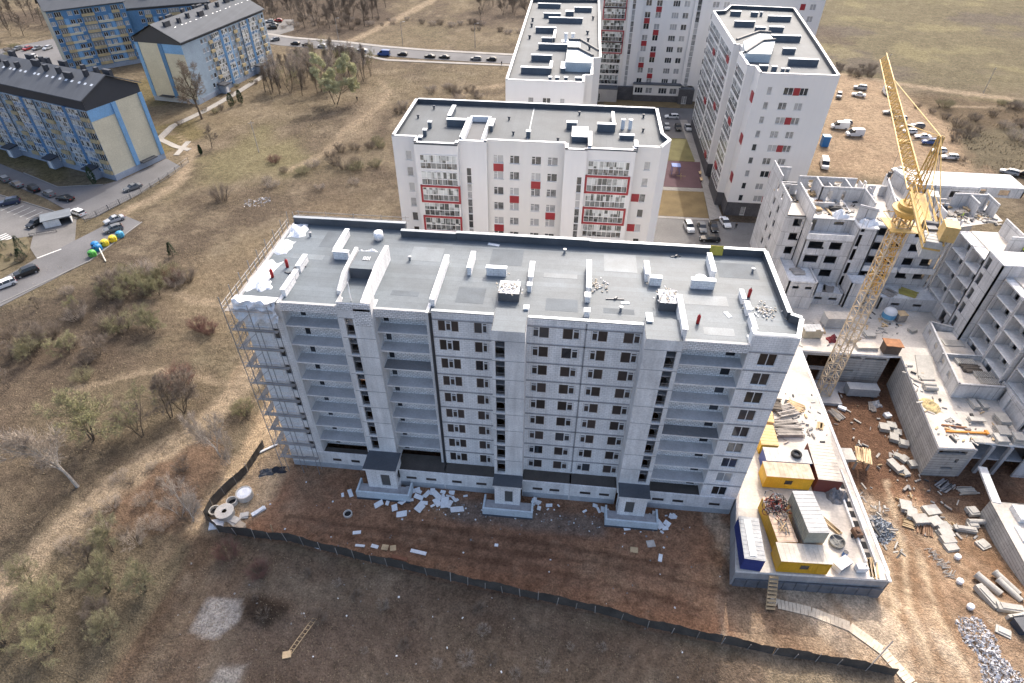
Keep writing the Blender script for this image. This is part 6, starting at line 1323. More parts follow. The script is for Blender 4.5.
slabstack(68.4,88.4,3.4,1.6,1,R(2),'framed panel on the far half of the walled terrace',None,5.3,.12)
for x, y, z, w, a, m, lb in ((51.0,102.3,5.55,2.4,70,timber_grey,'formwork boards on the low wing left of the crane mast'),(44.4,102.6,8.95,2.2,10,timber_grey,'grey boards on the left projecting wing'),(66,102.8,5.55,3.0,-30,M('yellow-green board', (.42,.36,.10), .8, .15, 1, 4),'yellow-green formwork on the wide wing right of the crane'),(62.4,102.4,5.55,2.2,-50,timber_grey,'grey boards beside the yellow-green formwork')): boards(x,y,z,6,w,R(a),lb,m,layers=3,w=.3)
# gear on the top slab of the panel block
rr = random.Random(77); k = 0
top_places = [(57.6,110.5),(58.4,116.5),(61,110),(64.4,108.4),(66,111),(68.6,108.6),(70.6,110.4),(73.4,110.8),(74.8,112),(46.4,109.5),(48,112.6),(50.4,110),(47.4,116),(50,117),(52.4,115.6),(54.8,117.4),(67.5,114),(71.4,113.4),(63.4,114)]
for x, y in top_places:
    m = rr.choice([timber, timber_grey, foam, M('dark gear', (.06,.06,.06)), M('rusty gear', (.22,.12,.07))]); boards(x,y,18.54,rr.randint(3,6),rr.uniform(1.2,2.2),rr.uniform(0,3),'stacked building gear on the open top slab of the panel block',m,'building gear','gear_pile',.25,'gear stacked on the top slab of the panel block',rr.randint(2,6))
for x, y, lb in ((50.6,107.8,'white insulation sheet bundle hanging by the loggia top of the panel block'),(55.2,105.6,'white sheet bundle at the stair strip top of the panel block')): blob('film_bundle',x,y,18.54,2.8,2.2,1.5,film,lb,'plastic sheet',None,.4,int(x),n=10)
blob('dark_tarpaulin',69.6,112.4,18.54,3.0,2.4,1.6,M('dark tarp', (.03,.032,.04)),'black tarpaulin heap on the top slab right of the crane jib','tarpaulin',None,.4,49,n=12)

# ------------------------------------------------------------------ vehicles
def pm(name, c): return M('car paint '+name, c, .28, .03, 1, 0, spec=.6)
PAINT = {'black': pm('black',(.012,.013,.015)), 'white': pm('white',(.70,.71,.72)), 'silver': pm('silver',(.40,.42,.44)), 'grey': pm('grey',(.15,.16,.17)), 'dark blue': pm('dark blue',(.02,.035,.08)), 'blue': pm('blue',(.03,.09,.28)), 'red': pm('red',(.30,.02,.02))}
car_glass = glass('car glass', (.008,.010,.012), (.03,.035,.04)); lamp_m = M('headlamp', (.75,.76,.72), .15, .02, 1, 0, spec=.8); tail_m = M('tail lamp', (.30,.01,.01), .2, .02, 1, 0, spec=.8)
PROF = {'hatch': [(-2.05,.62,.62),(-1.9,.78,.78),(-.95,.92,.92),(-.25,.95,1.42),(.9,.97,1.48),(1.65,.98,1.36),(2.0,.95,.95),(2.08,.55,.55)],
        'saloon': [(-2.3,.6,.6),(-2.1,.75,.75),(-1.0,.88,.88),(-.25,.92,1.38),(.75,.94,1.42),(1.45,.95,.96),(2.2,.93,.93),(2.32,.6,.6)],
        'estate': [(-2.3,.62,.62),(-2.1,.78,.78),(-1.05,.9,.9),(-.35,.94,1.44),(1.0,.96,1.5),(1.9,.97,1.42),(2.22,.95,.95),(2.3,.55,.55)],
        'suv': [(-2.3,.75,.75),(-2.15,.95,.95),(-1.15,1.06,1.06),(-.5,1.1,1.66),(1.0,1.12,1.74),(1.9,1.13,1.66),(2.2,1.08,1.08),(2.28,.65,.65)],
        'van': [(-2.6,.8,.8),(-2.45,1.05,1.05),(-1.9,1.2,1.2),(-1.1,1.35,2.1),(-.4,1.35,2.3),(2.5,1.4,2.32),(2.6,1.35,2.2),(2.62,.6,.6)]}
CARM = {}
def car_meshes(kind):
    if kind in CARM: return CARM[kind]
    pr = PROF[kind]; wb = .9 if kind != 'van' else 1.0; ws = .28
    rings = []
    for x, zb, ztp in pr:
        cab = ztp-zb > .12; e = abs(x) > 2.0; w0 = wb*(.86 if e else .97); w1 = wb*(.88 if e else 1.); w2 = w1*.74 if cab and kind != 'van' else (w1*.88 if cab else w1*.86)
        rings.append([(x,-w0,ws),(x,-w1,(ws+zb)*.55),(x,-w1*.97,zb),(x,-w2,max(ztp,zb+.03)),(x,w2,max(ztp,zb+.03)),(x,w1*.97,zb),(x,w1,(ws+zb)*.55),(x,w0,ws)])
    bd = MB(); gl = MB()
    for i in range(len(rings)-1):
        a, b2 = rings[i], rings[i+1]; ca = pr[i][2]-pr[i][1] > .12; cb = pr[i+1][2]-pr[i+1][1] > .12
        for j in range(7):
            q = [a[j], b2[j], b2[j+1], a[j+1]]
            if j in (2, 4): g = (ca or cb) and not (kind == 'van' and pr[i][0] > -.5)
            elif j == 3: g = ca != cb
            else: g = False
            (gl if g else bd).poly(q[::-1])
            if g: bd.poly([(x, y*.97, z-.03) for x, y, z in q[::-1]]) if False else None
    bd.poly(rings[0][::-1][::-1]); bd.poly(rings[-1][::-1]); bd.poly([rings[0][0],rings[0][7],rings[-1][7],rings[-1][0]])
    # window pillars
    for i in (3, 4):
        x, zb, ztp = pr[i]; 
        if kind != 'van':
            for s in (-1,1): bd.tube((x+.25,s*wb*.965,zb),(x+.25,s*wb*.745,ztp),.035,n=4)
    wh = MB(); r = .33; wh.tube((0,-.1,0),(0,.1,0),r,n=14); rim = MB(); rim.tube((0,-.112,0),(0,-.1,0),r*.62,n=10); rim.tube((0,.1,0),(0,.112,0),r*.62,n=10)
    hl = MB(); hl.box(-.05,-.2,-.08,.05,.2,.08)
    ax = (pr[0][0]+.85, pr[-1][0]-.8)
    CARM[kind] = (bd, gl.mesh('glass', car_glass), wh.mesh('wheel', rubber), rim.mesh('rim', galv), hl.mesh('headlight', lamp_m), hl.mesh('tail_light', tail_m), ax, wb, pr, {})
    return CARM[kind]
def car(x, y, deg, kind, colour, label, group=None, z=None, parts=True):
    bd, gl, wh, rim, hl, tl, ax, wb, pr, cache = car_meshes(kind)
    t = thing('parked_car' if kind != 'van' else 'parked_van', label, 'car' if kind != 'van' else 'van', (x,y,(.03 if z is None else z)), R(deg), group)
    if colour not in cache: cache[colour] = bd.mesh('body', PAINT[colour])
    o = sub('body', cache[colour], t); sub('glass', gl, t)
    for sx in ax:
        for s in (-1,1):
            w_ = sub('wheel', wh, t, (sx, s*(wb-.1), .33)); 
            if parts: sub('rim', rim, w_)
    if parts:
        for s in (-1,1): sub('headlight', hl, t, (pr[0][0]+.02, s*wb*.6, pr[0][1]-.02)); sub('tail_light', tl, t, (pr[-1][0]-.03, s*wb*.66, pr[-1][1]+.16))
    return t
def ln(p, q): return ((p[0]+q[0])/2, (p[1]+q[1])/2, math.degrees(math.atan2(q[1]-p[1], q[0]-p[0])))
for p, q, kd, cl, lb in (((-154.1,140.9),(-148.8,137.5),'hatch','grey','grey hatchback cut by the left edge, first in the row before the blue flats'),((-149,138.1),(-143,135.1),'saloon','grey','dark grey saloon, second in the row before the blue flats'),((-143.8,136.7),(-135.8,132.5),'suv','black','large black car, third in the row before the blue flats'),((-136.6,133.7),(-131.2,131.2),'hatch','grey','dark grey hatchback between two black cars before the flats'),((-130.9,130.9),(-125,130),'saloon','black','black saloon, last in the row before the flats'),((-143,125.2),(-137.6,128.6),'suv','dark blue','dark car at the left edge of the parking yard'),((-123.2,125.2),(-116.9,122.6),'estate','white','white estate parked behind the rubbish shelter'),((-127.2,115.4),(-126.2,120),'hatch','black','black hatchback tucked beside the rubbish shelter'),((-115.9,136),(-112.9,140.2),'saloon','grey','dark saloon parked alone along the railing'),((-110.6,119.4),(-107.4,123.5),'saloon','silver','silver saloon at the street end, farther of a pair'),((-108.3,115.6),(-104.9,119),'hatch','grey','grey hatchback at the street end next to the bins'),((-115.6,96),(-112.4,100),'suv','black','black car on the near street beside the verge'),((-117.0,91.2),(-114.0,95.2),'estate','white','white car on the near street at the left edge')):
    x, y, d = ln(p, q); car(x, y, d, kd, cl, lb)
for k, (x, y, cl, kd, lb) in enumerate(((-123.2,276.5,'black','hatch','first dark car from the left on the distant street'),(-117.4,275.2,'black','saloon','second dark car from the left on the distant street'),(-110.3,273.9,'silver','hatch','first silver car on the distant street'),(-102.2,272.4,'silver','estate','second silver car on the distant street'),(-97.3,271.3,'grey','hatch','grey car among the thicket trees on the distant street'),(-91.4,269.9,'silver','saloon','silver car at the right end of the thicket on the distant street'),(-80.6,264.9,'blue','van','blue van on the near side of the distant street'),(-73,266,'black','hatch','dark car just right of the blue van'),(-61,264.4,'black','saloon','left of two dark cars midway on the distant street'),(-54.9,264.2,'black','saloon','right of two dark cars midway on the distant street'),(-41.6,263.3,'grey','estate','left of the last two dark cars on the distant street'),(-35.2,263.2,'black','hatch','last dark car before the white block on the distant street'))):
    car(x, y, -8 if x < -84 else -4, kd, cl, lb, parts=False)
for x, y, d, cl, kd, lb in ((-150,312.8,10,'silver','hatch','silver car at the far corner of the blue flats'),(-146.6,314.6,8,'red','hatch','red car behind the blue flats'),(-145.6,307,12,'grey','saloon','grey car between the red and the dark car'),(-143.7,300.9,12,'black','suv','dark car nearest the distant street'),(-134.5,281.5,40,'grey','hatch','dark car at the corner of the blue flats by the street')): car(x,y,d,kd,cl,lb,parts=False)
for x, y, d, cl, kd, lb in ((32.1,206,2,'white','estate','white car alone in the rear court'),(29.6,196.8,92,'silver','hatch','silver car, left of four in the rear court'),(33.2,196.6,92,'black','hatch','black car, second of four in the rear court'),(36.3,197,92,'silver','saloon','silver car, third of four in the rear court'),(39.3,198.4,92,'white','hatch','white car, right of four in the rear court'),(29.2,133,97,'white','suv','white car at the left of the front court'),(32.3,133.2,92,'grey','saloon','dark grey car left of the black one in the front court'),(35.1,133.8,92,'black','saloon','black car beside the dark grey one in the front court'),(33.4,128,2,'black','estate','black car parked crosswise in the front court'),(38.2,136.2,100,'white','saloon','white car beside the tall block entrance'),
  (93.5,233.7,70,'grey','suv','dark car by the corner of the tall block'),(103.9,243.4,-20,'silver','suv','silver off-roader at the top of the sandy car park'),(100.8,235.4,-22,'white','saloon','white car below the silver off-roader'),(111.7,239.3,85,'white','van','small white van parked alone by the dirt path'),(105.6,218.4,-4,'grey','saloon','dark grey car, first in the row behind the jib'),(106.6,213.1,-6,'silver','estate','silver car, second in the row behind the jib'),(105.9,204.9,-6,'silver','saloon','silver saloon half hidden by the jib'),(110,207,-6,'grey','hatch','grey car right of the jib'),(105.6,201.6,-6,'white','hatch','white hatchback seen through the jib'),(108,197.7,-4,'white','saloon','white saloon right of the jib'),(108.4,193.4,-4,'blue','suv','blue car right of the jib'),(108.4,187,-4,'white','hatch','white hatchback near the tower head'),(109.6,182.6,-4,'white','estate','white estate nearest the tower head'),(87.4,206.9,-4,'grey','estate','dark estate behind the two white vans'),(84.6,202.9,-6,'white','van','shorter white van behind the long one'),(87.4,197.2,4,'white','van','long white van in the sandy car park'),(71.6,173,80,'white','van','white van cab between tall block and panel block'),(91.9,171.8,6,'silver','saloon','silver saloon behind the panel block'),(94.4,168.8,-4,'silver','hatch','silver hatchback behind the panel block next to the saloon'),(121.8,173.8,-32,'silver','estate','silver estate at the right edge behind the panel block'),(125.4,172.8,-32,'black','suv','black car at the right edge behind the panel block')): car(x,y,d,kd,cl,lb,z=.06)
t = thing('portable_toilet', 'blue portable toilet beside the tall block', 'toilet', (75.9,188.4,0)); b = MB(); b.box(74.9,187.4,0,76.9,189.4,3.0); b.build('body', M('toilet blue', (.03,.17,.42), .4, .06, 1, 0), t); b = MB(); b.box(74.8,187.3,3.003,77,189.5,3.15); b.build('roof', M('toilet roof', (.20,.42,.62), .5), t)

# ------------------------------------------------------------------ street furniture on the left
def bell(x, y, m, label):
    t = thing('recycling_bin', label, 'recycling bin', (x,y,0)); b = MB(); b.lathe([(.8,0),(.88,.3),(.86,.95),(.72,1.25),(.35,1.45),(0,1.5)], (x,y,.05), 8); b.build('body', m, t); b = MB(); b.tube((x,y-.76,1.05),(x,y-.88,1.05),.17,n=10); b.build('slot', rubber, t)
bell(-104.6,106.3,M('bin green', (.09,.36,.07), .4, .05, 1, 0),'green recycling bell at the near end of the row'); bb_ = M('bin blue', (.02,.19,.44), .4, .05, 1, 0); by_ = M('bin yellow', (.72,.56,.04), .4, .05, 1, 0)
bell(-104.9,108.8,bb_,'blue recycling bell next to the green one'); bell(-104.6,110.9,by_,'yellow recycling bell next to the blue one'); bell(-103.9,112.8,by_,'yellow recycling bell farther along the row'); bell(-103.4,114.8,M('bin light blue', (.06,.30,.50), .4, .05, 1, 0),'light blue recycling bell at the far end of the row'); bell(-106.2,109.8,bb_,'blue recycling bell in the second row beside the street')
t = thing('rubbish_shelter', 'grey rubbish shelter with flat roof in the parking yard', 'shelter', (-122,119.4,0)); mt = Matrix.Translation((-122.2,119.6,0)) @ Matrix.Rotation(R(38),4,'Z') @ Matrix.Scale(.8,4)
b = MB(); q = MB(); q.box(-3.6,-2.3,0,-3.4,2.3,2.2); q.box(-3.4,2.1,0,3.6,2.3,2.2); q.box(3.4,-2.3,0,3.6,2.1,2.2); q.box(-3.4,-2.3,0,.6,-2.1,2.2); b.add(q,mt); b.build('wall', concrete_pale, t); b = MB(); q = MB(); q.box(-4,-2.7,2.3,4,2.7,2.5); b.add(q,mt); b.build('roof', M('grey shelter roof', (.16,.18,.20), .6), t)
def railing(name, line, h, label, step=2., m=None):
    t = thing(name, label, 'railing', (line[0][0],line[0][1],0)); m = m or galv
    for p, q in zip(line, line[1:]):
        d = Vector((q[0]-p[0],q[1]-p[1])); b = MB()
        for z in (.15,.6,h): b.tube((p[0],p[1],z),(q[0],q[1],z),.05,n=4)
        n = int(d.length/.5)
        for k in range(n): c = (p[0]+d.x*k/n, p[1]+d.y*k/n); b.tube((c[0],c[1],.15),(c[0],c[1],h),.03,n=4)
        b.build('rail', m, t); n = max(1,int(d.length/step/1.5))
        for k in range(n+1): c = (p[0]+d.x*k/n, p[1]+d.y*k/n); b = MB(); b.tube((c[0],c[1],-.1),(c[0],c[1],h+.1),.07,n=5); b.build('post', m, t)
railing('railing', [(-116,120.4),(-110.8,136),(-108.9,146),(-108.4,155.8)], 1.4, 'dark metal railing between the lane and the meadow', 2., steel_dark)
railing('guard_rail', [(-124.6,112.8),(-119.6,115.2)], .6, 'low dark rail by the rubbish shelter', 2, steel_dark)
def pole(x, y, h, label, arm=0, m=None):
    t = thing('street_lamp' if arm else 'utility_pole', label, 'lamp post' if arm else 'pole', (x,y,0)); b = MB(); b.tube((x,y,-.2),(x,y,h),.14,.08,n=7); b.build('pole', m or timber_grey, t)
    if arm: b = MB(); b.tube((x,y,h-.1),(x+arm,y-.3,h+.3),.05,n=5); b.obox((x+arm*1.25,y-.35,h+.22),(.9,.3,.14),0); b.build('lamp_head', galv, t)
    else: b = MB(); b.obox((x,y,h-.7),(1.6,.1,.12),.4); b.build('crossbar', timber_grey, t)
pole(-91.6,164.9,9.2,'thin pole standing alone in the left meadow'); pole(-100.3,104.5,6.,'pale pole beside the recycling bins',0,M('white pole', (.6,.6,.58))) if False else None
b = MB(); b.tube((-100.4,104.4,.1),(-104.0,108.2,.9),.13,n=6); tag(b.build('leaning_pole', M('pale pole', (.6,.57,.5)), loc=(-102,106,0)), 'pale pole leaning behind the recycling bells', 'pole')
for x, y, h, a, lb in ((-106.7,285.2,9,1.2,'lamp post left of the three on the distant street'),(-76.8,282,9,1.2,'lamp post midway on the distant street'),(-44.6,281,9.5,1.2,'lamp post at the right on the distant street')): pole(x,y,h,lb,a)
pole(147.7,244.7,9,'leaning wooden pole beside the dirt path at the top right'); pole(118.6,262,8,'wooden pole behind the jib tip')
for x, y, h, lb in ((2,24.5,2.4,'pale stake at the bottom edge of the picture'),(-36.6,42.8,2.6,'thin leaning stake by the front fence')):
    b = MB(); b.tube((x,y,-.2),(x+.1,y+.1,h),.06,n=5); tag(b.build('stake', timber, loc=(x,y,0)), lb, 'stake')
# playground pieces
t = thing('climbing_frame', 'small blue climbing frame on the purple playground', 'climbing frame', (29,164,0)); b = MB(); [b.tube((28+q,163+w_,.07),(28+q,163+w_,2.4),.07,n=5) for q in (0,2) for w_ in (0,2)]; b.build('post', M('frame blue', (.05,.12,.4), .5), t); b = MB(); b.prism([(27.8,162.8),(30.2,162.8),(30.2,165.2),(27.8,165.2)],2.3,2.4); b.build('roof', M('frame blue', (.05,.12,.4)), t)
b = MB(); [b.tube((30.2,160+q,.07),(30.2,160+q,1.3),.06,n=5) for q in (0,1.2)]; b.tube((29,160.6,.8),(31.5,160.6,.8),.07,n=5); tag(b.build('seesaw', M('playground tan', (.45,.36,.2)), loc=(30,160,0)), 'tan seesaw on the purple playground', 'seesaw')
for x, y, lb in ((35.8,164,'pale bench at the right of the playground'),(35.6,160,'second bench at the right of the playground')):
    t = thing('bench', lb, 'bench', (x,y,.07)); b = MB(); b.box(x-.25,y-.9,.45,x+.25,y+.9,.52); b.build('seat', timber, t); b = MB(); b.box(x+.2,y-.9,.6,x+.26,y+.9,.95); b.build('backrest', timber, t)
    for s in (-.7,.7): b = MB(); b.box(x-.2,y+s-.05,.06,x+.2,y+s+.05,.45); b.build('leg', steel_dark, t)

# ------------------------------------------------------------------ people
skin = M('skin', (.45,.29,.21), .6, .03, 1, 0); hair = M('hair', (.03,.022,.016), .7, .1, 2, 0)
def person(x, y, z, deg, top, leg, label, stride=.25, bend=0., arms=.1, vest=None):
    hp = .93; sh = 1.42; c, s = math.cos(bend), math.sin(bend)
    def T(px_, py_, pz_): 
        if pz_ > hp: dz = pz_-hp; return (px_, py_-dz*s, hp+dz*c)
        return (px_, py_, pz_)
    V = [(0,0,hp),(0,0,1.15),(0,0,1.36),(0,0,1.5),(0,-.02,1.62),(0,-.02,1.74)]; rad = [.155,.135,.15,.06,.1,.085]; E = [(0,1),(1,2),(2,3),(3,4),(4,5)]
    for sd, st in ((-1,stride),(1,-stride)):
        i = len(V); V += [(sd*.1,0,.88),(sd*.1,-st*.5,.5),(sd*.1,-st*.55+max(0,-st)*.5,.08),(sd*.1,-st*.55+max(0,-st)*.5-.14,.04)]; rad += [.095,.07,.05,.04]; E += [(0,i),(i,i+1),(i+1,i+2),(i+2,i+3)]
        i = len(V); V += [(sd*.2,0,1.38),(sd*.25,arms*sd*.6,1.12),(sd*.24,-.12+arms*sd,.9),(sd*.235,-.15+arms*sd*1.1,.8)]; rad += [.06,.047,.036,.04]; E += [(2,i),(i,i+1),(i+1,i+2),(i+2,i+3)]
    V = [T(*v) for v in V]; me_ = bpy.data.meshes.new('body'); me_.from_pydata(V, E, [])
    o = bpy.data.objects.new('person', me_); COL.objects.link(o); m = o.modifiers.new('s','SKIN'); 
    for k, r in enumerate(rad): me_.skin_vertices[0].data[k].radius = (r,r)
    me_.skin_vertices[0].data[0].use_root = True; m2 = o.modifiers.new('d','SUBSURF'); m2.levels = 1; m2.render_levels = 1
    bpy.context.view_layer.update(); dg = bpy.context.evaluated_depsgraph_get(); nm = bpy.data.meshes.new_from_object(o.evaluated_get(dg)); o.modifiers.clear(); o.data = nm
    nm.materials.clear(); [nm.materials.append(q) for q in (skin, top, leg, rubber, hair, vest or top)]
    for p in nm.polygons:
        cc = p.center; h = (cc.z-hp)/max(.3,c)+hp if cc.z > hp else cc.z
        p.material_index = 3 if cc.z < .09 else 2 if cc.z < .92 and abs(cc.x) < .19 else (4 if h > 1.66 or (cc.y > .02 and h > 1.56) else 0) if h > 1.5 else 0 if (abs(cc.x) > .19 and h < .86) else (5 if abs(cc.x) < .17 else 1); p.use_smooth = True
    o.location = (x,y,z); o.rotation_euler = (0,0,R(deg)); tag(o, label, 'person'); BASE[o] = (x,y,z)
cl = lambda n, c: M('cloth '+n, c, .9, .1, 3, 0)
hv = cl('hi-vis', (.45,.62,.05)); dk_ = cl('dark', (.02,.022,.028)); nv = cl('navy', (.03,.04,.09)); gy = cl('grey', (.2,.2,.21))
for x, y, z, d, tp, lg, vs, lb in ((-75.6,210.4,None,20,dk_,dk_,None,'person in dark clothes walking in the meadow near the pale green tree'),(-30.3,256.9,.09,200,dk_,nv,None,'person in dark clothes on the pavement of the distant street'),(40.4,134.2,.03,150,dk_,dk_,None,'person in dark clothes beside the white car in the front court'),(-59.3,91.4,None,60,dk_,gy,None,'person in dark jacket on the meadow left of the scaffold'),(-55.6,92.4,None,250,dk_,dk_,None,'second dark clothed person on the meadow nearer the scaffold'),(72.2,108.6,18.54,30,gy,nv,hv,'worker in yellow-green vest on the top slab right of the crane'),(55.6,107.6,18.54,200,hv,nv,hv,'worker in yellow-green jacket at the stair strip on the top slab'),(76.8,96.8,18.75,100,gy,dk_,hv,'worker in yellow-green vest on the roof of the right wing'),(60.6,117.4,18.54,10,nv,dk_,None,'worker in navy on the top slab behind the pale wall')):
    person(x,y,gnd(x,y) if z is None else z,d,tp,lg,lb,.3,.12 if vs else 0,.15,vs)
# loose building debris on the decks and the open slab
def debris(name, areas, n, label, seed, smax=.5):
    r2 = random.Random(seed); b = MB(); ms = [slab_m, timber, timber_grey, M('dark gear', (.06,.06,.06)), M('grey rubble', (.27,.26,.25))]
    for k in range(n):
        x0, y0, x1, y1, z = areas[r2.randrange(len(areas))]; x, y = r2.uniform(x0,x1), r2.uniform(y0,y1); l = r2.uniform(.15,smax); b.obox((x,y,z+.01), (l*r2.uniform(1,3.5), l*r2.uniform(.3,.9), r2.uniform(.05,.3)), r2.random()*3.1, r2.choice([0,0,1,2,2,3,4]))
    return tag(b.build(name, ms, loc=(areas[0][0],areas[0][1],areas[0][4])), label, 'debris', None, 'stuff')
debris('debris', [(30,86.8,56,98,3.3),(56,92,63,99,3.3),(58.4,67,62,84,3.3),(60,67,69,75,3.3),(34,64,42,75,3.3)], 230, 'small offcuts and tools strewn over the concrete decks', 5)
debris('debris', [(45,107.4,52.8,113.4,18.54),(53.4,106.5,58,121,18.54),(60,105.8,72,113,18.54),(48.4,114.2,56,121.5,18.54),(72,107,79,113,18.54),(41.2,112,44.2,121,18.5)], 330, 'formwork scraps and tools strewn over the open top slab', 6, .6)
debris('debris', [(75,67,88,83.6,18.75),(75,95,88,100,18.75)], 60, 'scraps lying on the roof slabs of the right wing', 8)
debris('debris', [(44,66,57,85,-3.3),(52,54,62,66,-3.3),(43.4,50,50,62,-2.9)], 190, 'offcuts and lumps lying in the mud of the crane pit', 9, .45)
sheet('parking_area', [(-246,254),(-222,226),(-206,236),(-204,252),(-232,276)], .03, asphalt, 'parking area beside the far blue block in the top left corner')
for k, (x, y, cl, kd, lb) in enumerate(((-236.4,254.6,'grey','hatch','grey car, first from the left in the top left parking'),(-232.4,255.4,'red','hatch','red car in the top left parking'),(-228.6,256.4,'grey','saloon','grey car next to the red one in the top left parking'),(-224.6,257.2,'silver','hatch','silver car at the right of the top left parking'),(-222,244,'white','estate','white car behind the blue flats in the top left parking'))): car(x,y,80,kd,cl,lb,z=.05,parts=False)

rocks('stone_heap', [(-83,136),(-77,138),(-75,134),(-81,132)], 130, .15,.4, [M('white rubble', (.62,.62,.64)), M('grey rubble pale', (.42,.42,.44))], 'pale rubble patch on the meadow behind the round bush', .3, 12)
# ------------------------------------------------------------------ trees, bushes and dry growth
bark = M('grey-brown bark', (.10,.08,.062), .95, .2, 2, 8); birch = M('birch bark', (.50,.47,.43), .8, .25, 3, 6); twig = M('twigs', (.20,.165,.132), .95, .2, .6, 0); twig_red = M('reddish twigs', (.21,.115,.095), .95, .2, .6, 0); twig_pale = M('pale twigs', (.36,.31,.26), .95, .2, .6, 0); twig_olive = M('olive twigs', (.26,.235,.145), .95, .25, .6, 0)
bud = M('spring buds', (.25,.255,.12), .9, .35, .8, 0); bud_pale = M('pale green leaves', (.46,.45,.27), .9, .3, .8, 0); needle = M('needles', (.035,.060,.028), .9, .3, 1, 0); dry = M('dry grass', (.37,.30,.20), .95, .3, .4, 0); dryd = M('dark dry growth', (.20,.16,.12), .95, .3, .4, 0)
def rot(v, ang, rr):
    a = v.cross(Vector((rr.uniform(-1,1), rr.uniform(-1,1), rr.uniform(-1,1)))).normalized(); return (Matrix.Rotation(ang,3,a) @ v).normalized()
def tree_mesh(seed, h, spread=.5, stems=1, levels=3, nb=6, tw=9, leafs=0, lsize=.2, trunk_r=None, tmat=bark, cmat=(twig,), low=.25, droop=0):
    """tapered trunk with limbs (one mesh) and a crown of fine twigs, optionally with buds"""
    rr = random.Random(seed); T = MB(); K = MB(); tr = trunk_r or h*.016; nleaf = max(1, leafs)
    def twigs(p, d, L, n):
        for _ in range(n):
            dd_ = rot(d, rr.uniform(.25,.95), rr); l = L*rr.uniform(.5,1.1); q = p + dd_*l*.55; e = q + (dd_+Vector((rr.uniform(-.3,.3),rr.uniform(-.3,.3),.25-droop))).normalized()*l*.5
            K.tube(p, q, .016, .012, 3, 0, False); K.tube(q, e, .012, .005, 3, 0, False)
            for _k in range(2):
                f = q + (e-q)*rr.random(); K.tube(f, f + rot(dd_, rr.uniform(.4,1.), rr)*l*.35, .009, .004, 3, 0, False)
            for _k in range(leafs):
                c = p + (e-p)*rr.uniform(.3,1) + Vector((rr.gauss(0,.1),rr.gauss(0,.1),rr.gauss(0,.1))); a = Vector((rr.uniform(-1,1),rr.uniform(-1,1),rr.uniform(-1,1))).normalized()*lsize*rr.uniform(.5,1); b_ = a.orthogonal().normalized()*lsize*.4
                K.poly([c-a,c-b_,c+a,c+b_], 1)
    def grow(p, d, L, r, lv):
        n = 3 if lv < levels else 2; pts = [p]; dirs = [d]
        for k in range(n):
            d = (d + Vector((rr.uniform(-.16,.16), rr.uniform(-.16,.16), rr.uniform(-.02,.14)-droop*.1))).normalized(); p = p + d*(L/n); pts.append(p); dirs.append(d)
        for k in range(n): T.tube(pts[k], pts[k+1], r*(1-.75*k/n), r*(1-.75*(k+1)/n), 5 if lv < 2 else 3, 0, False)
        if lv >= levels: twigs(pts[-1], d, L*.75, tw); twigs(pts[1], dirs[1], L*.7, tw//2); return
        m = nb if lv == 0 else max(3, nb-2)
        for k in range(m):
            t = low + (1-low)*(k+rr.random())/m if lv == 0 else rr.uniform(.25,1); i = min(n-1, int(t*n)); q = pts[i] + (pts[i+1]-pts[i])*(t*n-i)
            grow(q, rot(dirs[i+1], rr.uniform(.5,1.)*spread*1.6*(1.15-.5*t), rr), L*rr.uniform(.42,.62)*(1.15-.45*t), r*.5*(1.1-.5*t), lv+1)
        grow(pts[-1], d, L*.4, r*.27, lv+1 if lv+1 <= levels else levels)
    for s in range(stems):
        a = s/stems*6.28+rr.random(); d = Vector((math.cos(a)*.28*(stems > 1), math.sin(a)*.28*(stems > 1), 1)).normalized() if stems > 1 else Vector((rr.uniform(-.05,.05),rr.uniform(-.05,.05),1))
        grow(Vector((math.cos(a)*.15*(stems > 1), math.sin(a)*.15*(stems > 1), -.15)), d, h*(.62 if stems == 1 else .55)*rr.uniform(.85,1.1), tr*(1 if stems == 1 else .6), 0)
    return T.mesh('trunk', tmat), K.mesh('crown', list(cmat))
def bush_mesh(seed, h, w, n, cmat, leafs=0, lsize=.14):
    rr = random.Random(seed); T = MB(); K = MB()
    for k in range(n):
        a = rr.random()*6.28; rad = math.sqrt(rr.random())*w*.28; p = Vector((math.cos(a)*rad, math.sin(a)*rad, -.1)); d = Vector((math.cos(a)*rr.uniform(.1,.8), math.sin(a)*rr.uniform(.1,.8), 1)).normalized(); l = h*rr.uniform(.6,1)
        q = p+d*l*.6; (T if k < n*.35 else K).tube(p, q, .025, .014, 3, 0, False)
        for _ in range(4):
            e = q + rot(d, rr.uniform(.15,.8), rr)*l*rr.uniform(.25,.5); K.tube(q, e, .012, .005, 3, 0, False)
            for _k in range(2): f = q+(e-q)*rr.random(); K.tube(f, f+rot(d, rr.uniform(.4,1.1), rr)*l*.2, .008, .004, 3, 0, False)
            for _k in range(leafs):
                c = q+(e-q)*rr.random()+Vector((rr.gauss(0,.1),rr.gauss(0,.1),rr.gauss(0,.1))); u_ = Vector((rr.uniform(-1,1),rr.uniform(-1,1),rr.uniform(-1,1))).normalized()*lsize; v_ = u_.orthogonal().normalized()*lsize*.5; K.poly([c-u_,c-v_,c+u_,c+v_], 1)
    return T.mesh('stems', bark), K.mesh('crown', list(cmat))
